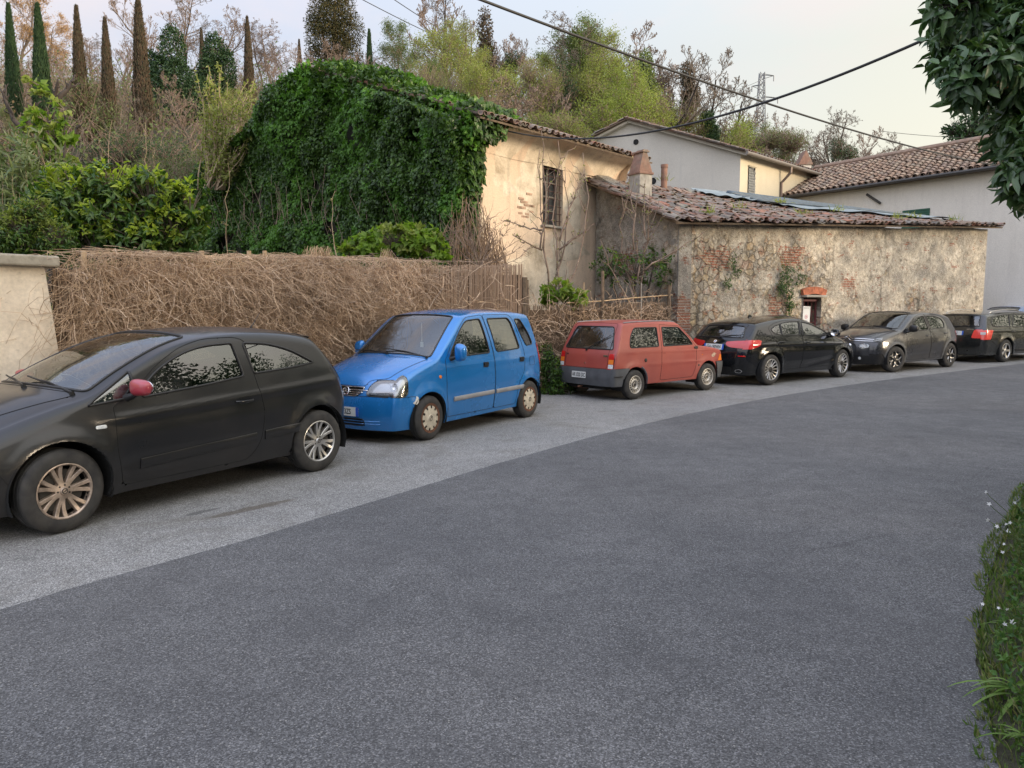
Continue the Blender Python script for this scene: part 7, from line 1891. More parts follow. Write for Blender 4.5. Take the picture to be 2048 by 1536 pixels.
for i, (u, v, hh, lb, mt) in enumerate([(970, 60, 95, 'ivy sleeve browned red on a trunk under the thick cable', L_CYPB), (1150, 85, 60, 'green ivy sleeve on the tall trunk in the skyline centre', L_OLIVE), (1290, 130, 70, 'ivy sleeve on the left slanting trunk above the grey gable', L_OLIVE), (1375, 150, 55, 'brown ivy sleeve on the leaning trunk at the skyline end', L_CYPB), (1235, 150, 80, 'yellow green ivy sleeve left of the slanting trunks', L_SPRING), (1415, 240, 40, 'small dark ivy column at the end of the hill', L_DARK)]):
    blob_tree('ivy_clad_trunk', lb, [(u, v, 15, hh * .45), (u + 6, v + hh * .6, 18, hh * .5), (u + 4, v + hh, 20, hh * .4)], 50, mt, .15, 3800, seed=60 + i, hollow=.3)
# undergrowth of sticks and leaf litter over the slope (uncountable)
g = np.random.default_rng(77); ub_ = MB(); n = 5200
Yp = g.uniform(19, 74, n); Up = g.uniform(-80, 1500, n); Xp = (Up - 1024) / F_PX * Yp
hz = th(Xp, Yp); okk = ~((Xp > -11) & (Xp < 17) & (Yp < 26 + .9 * np.clip(Xp + 6, 0, 99))) ; Xp, Yp, hz = Xp[okk], Yp[okk], hz[okk]; n = len(Xp)
for rep in range(5):
    base = np.c_[Xp + g.normal(0, .5, n), Yp + g.normal(0, .5, n), hz - .1]; d = rdir(g, n, 1.6); Ls = g.uniform(.5, 2.2, n)
    mid = base + d * Ls[:, None] * .5; tip = mid + (d + g.normal(0, .35, (n, 3))) * Ls[:, None] * .5
    prisms(ub_, base, mid, np.full(n, .016), np.full(n, .011), 3, rep % 2); prisms(ub_, mid, tip, np.full(n, .011), np.full(n, .005), 3, rep % 2)
q = g.integers(0, n, 60000); lf = np.c_[Xp[q], Yp[q], hz[q]] + np.c_[g.normal(0, .7, 60000), g.normal(0, .7, 60000), np.abs(g.normal(0, .8, 60000))]
patch = fbm(np.c_[lf[:, :2], np.zeros(60000)], .16, 3, 5); mi_ = (patch > .40)
for k_, msk in ((2, mi_), (3, ~mi_)): leaves(ub_, lf[msk], rdir(g, msk.sum()), rdir(g, msk.sum(), .5), g.uniform(.08, .2, msk.sum()), .09, 'quad', k_)
tag(ub_.build('undergrowth', [B_TWIG, B_GREY, L_OLIVE, leaf_mat('dead_leaves', [(.14, .10, .06), (.20, .15, .10), (.10, .075, .05)], .2, .9, .5)]), 'tangled brown and green undergrowth covering the hillside', 'undergrowth', kind='stuff')

# ------------------------------------------------------------------ ivy over the gable
g = np.random.default_rng(31); n = 125000
s_ = g.random(n); gx = s_ * (gl + .7) - .35; topz = 5.60 + 2.30 * (1 - np.abs(gx - gl / 2) / (gl / 2)) + .12
zz = g.random(n)**.85 * (topz + .1) ; dirG = np.array([(L_ - K).x, (L_ - K).y]) / gl; nG = np.array([-.668, -.744])
P0 = np.c_[gx, zz, np.zeros(n)]; bul = fbm(P0, .45, 4, 2); depth_ = .08 + 2.0 * np.clip(bul - .36, 0, .5) + .95 * np.clip(fbm(P0, 1.9, 3, 8) - .36, 0, 1)
fr = g.random(n)**.35
off = depth_ * fr
X = K.x + dirG[0] * gx + nG[0] * off; Y = K.y + dirG[1] * gx + nG[1] * off
P = np.c_[X, Y, zz]; hang = np.c_[np.full(n, nG[0] * .45), np.full(n, nG[1] * .45), np.full(n, -1.0)] + g.normal(0, .65, (n, 3)); nn_ = np.c_[np.full(n, nG[0]), np.full(n, nG[1]), np.full(n, .45)] + g.normal(0, .7, (n, 3))
ivr = empty('ivy', (K.x, K.y, 0)); tag(ivr, 'thick dark green ivy mantle covering the whole gable of the derelict house', 'ivy')
iv = MB(); keep = fbm(P0, 1.6, 4, 14) + .22 * fr > .46; fresh = keep & (fr > .8) & (fbm(P0, 1.1, 3, 33) + .10 * g.random(n) > .54); keep &= ~fresh
for msk, mi__ in ((keep, 0), (fresh, 2)): leaves(iv, P[msk] - [K.x, K.y, 0], hang[msk], nn_[msk], g.uniform(.05, .12, msk.sum()), g.uniform(.045, .10, msk.sum()), 'ivy', mi__)
# bright new growth along the ridge and verges
n = 22000; gx = g.uniform(-.6, gl * .62, n); tz = 5.60 + 2.30 * (1 - np.abs(gx - gl / 2) / (gl / 2)); bump_ = np.clip(fbm(np.c_[gx, gx * 0, gx * 0], 1.1, 4, 3) - .3, 0, 1)
o_ = g.uniform(-1.1, .50, n); zt_ = tz + .36 + g.random(n) * (.14 + .55 * bump_) - .75 * g.random(n) * (o_ > .0) - .30 * np.clip(1 - np.abs(gx - gl / 2) / 1.6, 0, 1)
P = np.c_[K.x + dirG[0] * gx + nG[0] * o_, K.y + dirG[1] * gx + nG[1] * o_, zt_]
nw = fbm(np.c_[gx * 1.0, o_, zt_], .9, 3, 4) + .10 * g.random(n) > .50
for msk, mi__ in ((nw, 1), (~nw, 0)): leaves(iv, P[msk] - [K.x, K.y, 0], rdir(g, msk.sum(), .2), rdir(g, msk.sum(), .8), g.uniform(.07, .16, msk.sum()), g.uniform(.06, .13, msk.sum()), 'ivy', mi__)
n = 5000; gx = g.uniform(gl * .5, gl, n); tz = 5.60 + 2.30 * (1 - np.abs(gx - gl / 2) / (gl / 2)); o_ = g.uniform(-.3, .45, n)
P = np.c_[K.x + dirG[0] * gx + nG[0] * o_, K.y + dirG[1] * gx + nG[1] * o_, tz + .05 + g.random(n) * .3 - .2]
leaves(iv, P - [K.x, K.y, 0], rdir(g, n, .3), rdir(g, n, .8), g.uniform(.08, .16, n), g.uniform(.08, .14, n), 'ivy', 0)
# wrap round the corner onto the side wall
dS = np.array([S_.x - K.x, S_.y - K.y]); dS /= np.linalg.norm(dS); nS = np.array([dS[1], -dS[0]])
n = 5200; zz = g.uniform(2.2, 6.1, n); ext = np.clip((zz - 2.0) / 4.1, 0, 1)**1.3 * (.55 + .5 * fbm(np.c_[zz, zz * 0, zz * 0], 1.1, 3, 6)); sx = ext * g.random(n) - .25; o_ = g.uniform(.02, .38, n) * np.clip(1.1 - sx, .2, 1)
over = zz > 5.3; sx = np.where(over, sx * 1.7, sx); o_ = np.where(over, o_ + .45 * g.random(n), o_)
P = np.c_[K.x + dS[0] * sx + nS[0] * o_, K.y + dS[1] * sx + nS[1] * o_, zz]
leaves(iv, P - [K.x, K.y, 0], np.c_[np.full(n, nS[0] * .4), np.full(n, nS[1] * .4), np.full(n, -1.0)] + g.normal(0, .4, (n, 3)), np.c_[np.full(n, nS[0]), np.full(n, nS[1]), np.full(n, .4)] + g.normal(0, .4, (n, 3)), g.uniform(.09, .17, n), .13, 'ivy', 0)
iv.build('foliage', [L_IVY, L_IVYN, leaf_mat('lighter_ivy', [(.05, .13, .02), (.09, .20, .03), (.07, .16, .025)], .35, .45, 1.5)], ivr)
st = MB(); n = 240; gx = g.uniform(0, gl, n); z0_ = g.uniform(0, 4.5, n); A = np.c_[K.x + dirG[0] * gx + nG[0] * .30 - K.x, K.y + dirG[1] * gx + nG[1] * .30 - K.y, z0_]
mid = A + np.c_[g.normal(0, .15, n), g.normal(0, .15, n), g.uniform(.3, .8, n)]; B_ = mid + np.c_[g.normal(0, .2, n), g.normal(0, .2, n), g.uniform(.3, .9, n)]
prisms(st, A, mid, np.full(n, .007), np.full(n, .006), 3); prisms(st, mid, B_, np.full(n, .006), np.full(n, .004), 3); st.build('stems', B_TWIG, ivr)

# ------------------------------------------------------------------ shrubs just behind the fence
def near_bush(name, label, blobs, Y, mat, matn, L, n, seed, tpl='long', cat='shrub', newfrac=.16, elong=.36, droop=.35):
    g = np.random.default_rng(seed); c = MB(); tot = sum(b[2] * b[3] for b in blobs); p0 = at(blobs[0][0], blobs[0][1], Y); z0 = GROUND(p0.x, p0.y); org = np.array([p0.x, p0.y, z0])
    root = empty(name, tuple(org)); st = MB()
    for bl in blobs:
        u, v, ru, rv = bl[:4]; yy = bl[4] if len(bl) > 4 else Y; p = np.array(at(u, v, yy)); rx, rz = ru * yy / F_PX, rv * yy / F_PX
        k = max(3, int(n * ru * rv / tot / 9)); d = rdir(g, k, .15); rad = .45 + .60 * g.random(k)**.5; rad *= .8 + .45 * fbm(d + u, 1.7, 2, seed)
        C = p + d * rad[:, None] * np.array([rx, rx * .9, rz])
        prisms(st, np.tile(p - org - [0, 0, rz * .5], (k, 1)), (C - org) * .6 + (p - org - [0, 0, rz * .3]) * .4, np.full(k, .012), np.full(k, .008), 3); prisms(st, (C - org) * .6 + (p - org - [0, 0, rz * .3]) * .4, C - org, np.full(k, .008), np.full(k, .004), 3)
        m = 9; Cc = np.repeat(C, m, 0); dd = np.repeat(d, m, 0); a = np.tile(np.arange(m) * 2.4, k) + np.repeat(g.uniform(0, 6, k), m)
        t1 = np.cross(dd, np.array([0, 0, 1.0])); t1 /= np.linalg.norm(t1, axis=1)[:, None] + 1e-6; t2 = np.cross(dd, t1)
        A = dd * .55 + t1 * np.cos(a)[:, None] + t2 * np.sin(a)[:, None]; A[:, 2] -= droop * g.random(len(A))
        newm = np.repeat(((g.random(k) < newfrac * 2) & (d[:, 2] > .15)) | (g.random(k) < newfrac * .35), m)
        P = Cc + g.normal(0, .03, Cc.shape); nn = dd * .8 + np.array([0, 0, .7]) + g.normal(0, .3, P.shape)
        for msk, mi in ((~newm, 0), (newm, 1)):
            if msk.any(): leaves(c, P[msk] - org, A[msk] + (dd[msk] * .8 if mi else 0), nn[msk], L * (.75 if mi else 1) * g.uniform(.65, 1.2, msk.sum()), L * elong * g.uniform(.8, 1.15, msk.sum()), tpl, mi)
    st.build('branches', B_GREY, root); c.build('foliage', [mat, matn], root); t = MB(); t.tube([(0, 0, -.1), (0, 0, .8)], [.06, .05], 6)
    for bl in blobs[:5]: e = np.array(at(bl[0], bl[1], bl[4] if len(bl) > 4 else Y)) - org; t.tube([(0, 0, .2), e * [.5, .5, .6], e], [.05, .035, .012], 6)
    t.build('trunk', B_DARK, root, True)
    return tag(root, label, cat)
near_bush('citrus_bush', 'large glossy citrus bush with yellow green new shoots behind the vine covered fence',
    [(240, 440, 80, 60), (160, 400, 70, 60), (300, 400, 65, 65), (345, 450, 55, 65), (110, 390, 45, 40), (225, 370, 60, 38), (130, 460, 60, 50), (380, 410, 30, 45), (300, 480, 80, 40), (190, 490, 80, 40)], 11.0, L_CITRUS, L_CITRUSN, .15, 7600, 1, newfrac=.30)
near_bush('low_shrub', 'light green low shrub above the garden wall coping', [(50, 460, 48, 48), (110, 480, 36, 36), (15, 480, 36, 44), (70, 425, 30, 30)], 9.2, L_CITRUS, L_LIME, .075, 4200, 2, 'fold', newfrac=.3)
near_bush('fig_shrub', 'arching bright green leafy shrub over the fence in front of the ivy wall', [(790, 480, 60, 28), (740, 495, 50, 22), (850, 488, 40, 26), (700, 510, 36, 14), (870, 505, 26, 18), (820, 468, 30, 14)], 14.6, L_MAPLE, L_LIME, .15, 2000, 3, 'fold', elong=.7, newfrac=.3)
near_bush('ailanthus_seedling', 'bright green young shrub growing over the low reed fence', [(1115, 580, 28, 16), (1150, 592, 26, 12), (1100, 595, 18, 14), (1130, 604, 20, 8)], 15.6, L_MAPLE, L_LIME, .16, 620, 4, 'fold', elong=.5, newfrac=.4)
near_bush('maple_sapling', 'pale yellow green maple like sapling over the citrus bush', [(95, 235, 34, 18), (70, 275, 38, 18), (110, 270, 34, 14), (85, 315, 34, 20), (130, 215, 20, 12), (60, 340, 28, 16), (125, 330, 26, 14), (75, 165, 16, 8), (80, 190, 12, 10)], 13.5, L_MAPLE, L_LIME, .15, 800, 5, 'fold', elong=.7, newfrac=.4, cat='tree')
near_bush('green_shrub', 'thin green shrub against the shaded side wall of the stone building', [(1270, 540, 60, 30), (1310, 520, 30, 26), (1215, 530, 30, 40), (1330, 555, 30, 14)], 17.6, L_IVY, L_MAPLE, .085, 1300, 6, 'fold', elong=.6)
near_bush('verge_plants', 'green weeds at the foot of the reed fence beside the red car', [(1105, 745, 22, 36), (1120, 775, 24, 22), (1098, 785, 20, 16), (1092, 715, 12, 26)], 14.35, L_IVY, L_MAPLE, .06, 3000, 7, 'fold', elong=.6, newfrac=.1, cat='weeds')

# yellow green sapling (upright shoots with tiny leaves)
def shoots(name, label, specs, Y, barkm, leafm, L, per, seed, cat='sapling', r=.012, tpl='fold', side=3, sidel=.4, base=None):
    g = np.random.default_rng(seed); p0 = at(specs[0][0], specs[0][1], Y); z0 = GROUND(p0.x, p0.y) if base is None else base; org = np.array([p0.x, p0.y, z0]); root = empty(name, tuple(org)); b = MB(); lf = MB()
    for (u0, v0, u1, v1) in specs:
        a = np.array(at(u0, v0, Y + g.normal(0, .15))) - org; c = np.array(at(u1, v1, Y + g.normal(0, .3))) - org; t = np.linspace(0, 1, 9); ln = np.linalg.norm(c - a)
        bow = g.normal(0, .05 * ln, 3); pts = a + (c - a) * t[:, None] + np.sin(t * np.pi)[:, None] * bow + g.normal(0, .012 * ln, (9, 3)) * (t > 0)[:, None]; b.tube(pts, r * (1.1 - .8 * t), 5)
        allp = [(pts, ln)]
        for j in range(side):
            k = g.integers(1, 8); d = rdir(g, 1)[0] * .7 + (c - a) / ln * .7; l2 = sidel * ln * g.uniform(.3, 1) * .5; q = pts[k] + d * l2 * np.linspace(0, 1, 5)[:, None] + g.normal(0, .02, (5, 3)); b.tube(q, r * .5 * (1 - .7 * np.linspace(0, 1, 5)), 4); allp.append((q, l2))
        if leafm is not None:
            for q, l2 in allp:
                m = max(2, int(per * l2)); tt = g.uniform(.15, 1, m) * (len(q) - 1); i = np.minimum(tt.astype(int), len(q) - 2); f = tt - i; P = q[i] * (1 - f)[:, None] + q[i + 1] * f[:, None]
                leaves(lf, P, rdir(g, m, .2), rdir(g, m, .8), L * g.uniform(.6, 1.3, m), L * (.14 if tpl == 'blade' else .55), tpl)
    b.build('stems', barkm, root, True)
    if leafm is not None: lf.build('leaves', leafm, root)
    return tag(root, label, cat)
g = np.random.default_rng(5); sp_ = []
for i in range(26): u0 = g.uniform(395, 450); sp_.append((u0, 380, u0 + g.normal(35, 45), g.uniform(125, 280)))
shoots('sapling', 'yellow green sapling with many upright shoots left of the ivy covered house', sp_, 23, B_PALE, L_SPRING, .11, 26, 3, base=GROUND(-9, 23), r=.02, side=5, sidel=.5)
sp_ = []
for i in range(60): u0 = g.uniform(-30, 110); sp_.append((u0, 520, u0 + g.normal(5, 25), g.uniform(250, 430)))
shoots('reeds', 'pale green reeds at the left edge above the garden wall', sp_, 12.5, B_PALE, L_REED, .24, 30, 4, 'reeds', r=.008, tpl='blade', side=0)
# saplings in front of the ochre wall
shoots('bare_sapling', 'tall bare sapling with several stems in front of the barred window', [(1098, 585, 1080, 300), (1080, 500, 1083, 262), (1098, 590, 1125, 330), (1120, 580, 1118, 280), (1112, 600, 1160, 300), (1118, 500, 1190, 445), (1084, 460, 1010, 440), (1084, 500, 1025, 470), (1120, 480, 1170, 340)], 16.0, B_TWIG, L_SPRING, .05, 3, 5, r=.020, side=8, sidel=.55)
shoots('bare_sapling', 'bare forked sapling with upright twigs in front of the shaded side wall', [(1275, 600, 1262, 380), (1268, 500, 1255, 350), (1280, 600, 1300, 380), (1285, 520, 1320, 400), (1275, 560, 1250, 400), (1290, 470, 1290, 360), (1270, 620, 1200, 480), (1268, 620, 1225, 540), (1290, 540, 1400, 470)], 17.3, B_TWIG, L_SPRING, .05, 5, 6, r=.020, side=9, sidel=.55)
shoots('bare_bush', 'dry leafless bush in front of the ochre wall corner', [(960, 535, 940 + 14 * i - 60, 400 + 12 * abs(i - 5)) for i in range(14)], 15.2, B_TWIG, None, .05, 0, 7, 'bush', r=.010, side=14, sidel=.8)
shoots('dry_shoots', 'pale dry upright shoots rising from behind the citrus bush', [(232, 400, 222, 235), (308, 370, 292, 245), (206, 360, 200, 275), (300, 400, 310, 300), (452, 530, 458, 330), (676, 520, 670, 380), (100, 400, 92, 250)], 13.4, B_PALE, L_SPRING, .04, 6, 8, 'shoots', r=.009, side=3, sidel=.2)
# dark twisted trunk at left
shoots('dead_tree', 'dark twisted bare tree trunk above the left end of the fence', [(60, 420, 45, 250), (45, 260, 0, 175), (42, 280, 72, 205), (100, 380, 105, 210), (105, 215, 115, 160), (105, 210, 150, 150), (105, 300, 160, 250)], 19, B_DARK, None, .05, 0, 9, 'tree', r=.07, side=7, sidel=.7)
# hanging creeper curtain on the house corner
g = np.random.default_rng(9); b = MB(); n = 750
org = np.array([K.x, K.y, 0]); sx = g.uniform(-.7, .9, n); z1 = g.uniform(1.8, 4.2, n) - np.clip(sx, 0, 1) * 1.4; o_ = g.uniform(.1, .5, n)
p = np.c_[dS[0] * sx + nS[0] * o_, dS[1] * sx + nS[1] * o_, z1]; q = p + np.c_[g.normal(0, .15, n), g.normal(0, .15, n), -g.uniform(.3, 1.2, n)]; r_ = q + np.c_[g.normal(0, .2, n), g.normal(0, .2, n), -g.uniform(.2, .9, n)]
rr = np.full(n, .007); prisms(b, p, q, rr, rr, 3); prisms(b, q, r_, rr, rr * .6, 3); o = b.build('dry_creeper', B_VINE); o.location = tuple(org); tag(o, 'dry brown creeper hanging from the house corner below the ivy', 'creeper')
# tufts on the stone building
for i, (x, z, rx, rz, n_, lb) in enumerate([(3.55, 2.35, .22, .45, 700, 'long dark green wall plant hanging left above the brick arch'), (3.75, 1.75, .16, .35, 420, 'green fern tuft touching the left end of the brick arch'), (4.15, 2.45, .14, .25, 260, 'small green tuft beside the long wall plant'), (1.75, 2.65, .15, .22, 260, 'round green tuft below the exposed bricks'), (1.55, 2.25, .09, .12, 110, 'smallest green tuft on the left part of the stone wall')]):
    g = np.random.default_rng(200 + i); q_ = g.normal(0, .55, (n_, 2)); q_[:, 0] += .35 * np.sin(q_[:, 1] * 3 + i); kp_ = fbm(np.c_[q_ * 2 + i, q_[:, 0] * 0], 1.3, 3, i) > .40; q_ = q_[kp_]; n_ = len(q_); P = np.c_[x + q_[:, 0] * rx, -.03 - g.random(n_) * .13, z + q_[:, 1] * rz]; c = MB()
    leaves(c, P, np.c_[g.normal(0, .5, n_), -np.ones(n_) * .5, g.normal(-.6, .4, n_)], np.c_[g.normal(0, .3, n_), -np.ones(n_), np.full(n_, .5)], g.uniform(.035, .085, n_), .03, 'fold'); o = c.build('wall_plant', L_IVY); o.location = low.location; o.rotation_euler = low.rotation_euler; tag(o, lb, 'wall plant')
g = np.random.default_rng(90); c = MB()
for (x, t_) in [(.9, .1), (2.5, .25), (4.7, .18), (6.6, .3), (8.4, .12), (9.6, .2), (11.0, .1), (1.6, .98), (2.2, .95), (5.2, .5)]:
    n_ = 22; zc = (3.6 + .56 * x / LW) * (1 - t_) + 5.16 * t_ + .12; P = np.c_[x + g.normal(0, .12, n_), -.35 + 3.6 * t_ + g.normal(0, .08, n_), np.full(n_, zc)]
    leaves(c, P, rdir(g, n_, 1.5), rdir(g, n_), g.uniform(.08, .26, n_), .022, 'blade')
o = c.build('roof_weeds', L_SPRING); o.location = low.location; o.rotation_euler = low.rotation_euler; tag(o, 'sparse weeds sprouting between the old roof tiles', 'weeds', kind='stuff')

# ------------------------------------------------------------------ reed fence with dead vines
FP = np.array([(-4.72, 7.78), (-3.55, 9.5), (-2.95, 10.7), (-1.35, 13.0), (.21, 14.6)]); 
def along(FPp, s):
    c = arc_len(FPp); s = np.asarray(s) * c[-1]; return np.stack([np.interp(s, c, FPp[:, 0]), np.interp(s, c, FPp[:, 1])], -1), c[-1]
def reed_panel(mb, FPp, h0, h1, dens, seed, z0=.02):
    g = np.random.default_rng(seed); _, L = along(FPp, [0.]); n = int(L * dens); s = (np.arange(n) + g.random(n)) / n; p, _ = along(FPp, s); hh = h0 + (h1 - h0) * s + g.normal(0, .014, n)
    a = np.c_[p, th(p[:, 0], p[:, 1]) + z0]; nrm_ = np.array([.72, -.69]); a[:, :2] += nrm_ * g.uniform(-.015, .015, (n, 1)); e = a + np.c_[g.normal(0, .02, n), g.normal(0, .02, n), hh]
    prisms(mb, a, e, np.full(n, .0042), np.full(n, .0035), 3)
def fence_h(s): return 2.18 + .32 * s
fen = empty('reed_fence', (FP[2][0], FP[2][1], 0)); o0 = np.array([FP[2][0], FP[2][1], 0]); tag(fen, 'tall reed screen fence behind the blue and black cars', 'fence')
b = MB(); reed_panel(b, FP, 2.05, 2.46, 165, 1)
for arr in b.v: arr -= o0
b.build('reed_screen', leaf_mat('grey_reeds', [(.32, .22, .15), (.44, .32, .23), (.36, .25, .17), (.52, .40, .30)], 0, .9, 1), fen)
b = MB(); s_ = np.linspace(0, 1, 40); p, _ = along(FP, s_)
for z_ in (.5, 1.3, 1.95):
    pass
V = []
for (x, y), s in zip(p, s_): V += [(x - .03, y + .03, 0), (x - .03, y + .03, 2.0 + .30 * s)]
b.add(np.array(V) - o0, [(2 * i, 2 * i + 2, 2 * i + 3, 2 * i + 1) for i in range(39)]); b.build('backing_mat', flat('dark_reed_shadow', (.13, .085, .055), .95, var=.4, vscale=6), fen)  # added sheet, its dark colour standing in for shade between the reeds
for u_ in (180, 316, 416, 508, 540):
    r_ = (u_ - 1024) / F_PX; s = np.linspace(0, 1, 400); pp, _ = along(FP, s); i = np.argmin(np.abs(pp[:, 0] / pp[:, 1] - r_)); x, y = pp[i]; zt_ = at(u_, 501, y).z
    b = MB(); b.tube([np.array([x - .04, y + .04, 0]) - o0, np.array([x - .04, y + .04, zt_]) - o0], .028, 6); b.build('post', M['stake'], fen)
x, y = FP[-1]; b = MB(); b.tube([np.array([x, y, 0]) - o0, np.array([x + .03, y, 2.25]) - o0], .06, 7); b.build('post', M['wood'], fen)
# dead vines
g = np.random.default_rng(3); vb = MB()
def vines(n, s0, s1, zlo, zhi, L0, L1, thick, down, mi=0, r=(.003, .0065), seg=7):
    s = g.uniform(s0, s1, n); p, _ = along(FP, s); nrm_ = np.array([.72, -.69]); tan = np.array([.69, .72]); off = .03 + thick * g.random(n)**1.2
    hgt = fence_h(s); z = hgt * g.uniform(zlo, zhi, n); P = np.c_[p + nrm_ * off[:, None], z + .0]; kk_ = fbm(np.c_[s * 14, P[:, 2] * 1.6, s * 0], 1.6, 3, 77) > .32 + .06 * g.random(n) - .3 * (s < .3); s, P, n = s[kk_], P[kk_], int(kk_.sum()); tn = g.normal(0, .7, n); d = np.c_[tan[0] * tn, tan[1] * tn, -down + g.normal(0, .8, n)]; d += np.r_[nrm_, 0] * g.normal(0, .12, (n, 1)); Ls = g.uniform(L0, L1, n) / seg; rr = g.uniform(*r, n); cur = P
    for k in range(seg):
        d = d / np.linalg.norm(d, axis=1)[:, None]; nx = cur + d * Ls[:, None]; lim = fence_h(s) + .02 + .10 * fbm(np.c_[s * 40, s * 0, s * 0], 1, 2, 3); nx[:, 2] = np.clip(nx[:, 2], .03, lim)
        prisms(vb, cur - o0, nx - o0, rr, rr, 3, mi); cur = nx; d = d + g.normal(0, .60, (n, 3)) * [.8, .8, .7] + [0, 0, -.10 * down]
vines(6200, .05, .70, .35, 1.02, .35, .9, .15, .8, 0, (.0015, .0032), 8)
vines(7500, .05, .76, .05, .80, .35, .9, .15, .65, 0, (.0015, .0032), 8)
vines(2300, .045, .72, .92, 1.04, .6, 1.4, .20, .9, 1, (.0015, .003), 8)
vines(1700, .70, 1.0, .03, .56, .35, .9, .12, .2, 0, (.0018, .0035), 8)
vines(160, .45, 1.0, .4, .75, .8, 1.6, .12, .05, 0, (.003, .006))
vines(700, .012, .07, .1, 1.02, .8, 1.6, .13, 1.2, 1, (.0016, .003))
for sc in (.42, .44, .60):   # bunches piled at the posts
    vines(150, sc - .015, sc + .015, .99, 1.10, .5, 1.1, .15, 1.1, 1, (.0016, .003))
vb.build('dead_vines', [B_VINE, leaf_mat('vine_strands', [(.42, .29, .19), (.57, .42, .29), (.27, .18, .115), (.66, .51, .37)], 0, .9, .8)], None)
vo = bpy.data.objects['dead_vines']; vo.location = tuple(o0); vo.data.materials[0] = bpy.data.materials['vine_strands']; tag(vo, 'tangled mass of dead brown vines smothering the tall fence', 'vines')
# lower reed fence
FP2 = np.array([(.26, 14.65), (1.4, 15.6), (2.5, 16.6), (3.72, 17.72)]); o1 = np.array([.26, 14.65, 0]); fen2 = empty('low_reed_fence', tuple(o1)); tag(fen2, 'lower brown reed fence with dark posts between the tall fence and the stone building', 'fence')
b = MB(); reed_panel(b, FP2, 1.66, 1.72, 120, 5)
for arr in b.v: arr -= o1
b.build('reed_screen', leaf_mat('brown_reeds', [(.17, .115, .075), (.25, .18, .12), (.12, .085, .06), (.30, .22, .15)], 0, .9, 1), fen2)
b = MB(); V = []; s_ = np.linspace(0, 1, 20); p, _ = along(FP2, s_)
for (x, y), s in zip(p, s_): V += [(x - .03, y + .03, 0), (x - .03, y + .03, 1.62)]
b.add(np.array(V) - o1, [(2 * i, 2 * i + 2, 2 * i + 3, 2 * i + 1) for i in range(19)]); b.build('backing_mat', bpy.data.materials['dark_reed_shadow'], fen2)  # same added sheet here, shade painted dark behind the low reeds
def f2(u_): 
    s = np.linspace(0, 1, 400); pp, _ = along(FP2, s); i = np.argmin(np.abs(pp[:, 0] / pp[:, 1] - (u_ - 1024) / F_PX)); return pp[i]
for u_, vt, rr, mt in ((1200, 542, .045, M['wood']), (1332, 570, .05, M['wood']), (1048, 560, .04, M['wood']), (1163, 565, .014, M['stake']), (1277, 566, .014, M['concrete'])):
    x, y = f2(u_); z_ = at(u_ - (6 if rr > .03 else 0), vt, y).z; b = MB(); b.tube([np.array([x + .05, y - .05, 0]) - o1, np.array([x + .03, y - .05, z_]) - o1], [rr, rr * .8], 7); b.build('post', mt, fen2)
b = MB(); pts = []
for u_, v_ in ((1130, 606), (1200, 602), (1260, 596), (1340, 590)): x, y = f2(u_); pts.append(np.array([x + .04, y - .04, at(u_, v_, y).z]) - o1)
b.tube(pts, .012, 5); b.build('rail', M['stake'], fen2)
vb = MB(); g = np.random.default_rng(13); n = 1100; s = g.random(n); p, _ = along(FP2, s); P = np.c_[p + np.array([.62, -.78]) * (.03 + .1 * g.random(n))[:, None], g.uniform(.1, 1.7, n)]; d = rdir(g, n); cur = P
for k in range(5): nx = cur + d * .12; nx[:, 2] = np.maximum(nx[:, 2], .03); prisms(vb, cur - o1, nx - o1, np.full(n, .004), np.full(n, .004), 3); cur = nx; d = d + g.normal(0, .4, (n, 3)); d /= np.linalg.norm(d, axis=1)[:, None]
o = vb.build('dead_vines', bpy.data.materials['vine_strands']); o.location = tuple(o1); tag(o, 'sparse dead vines clinging to the lower reed fence', 'vines')

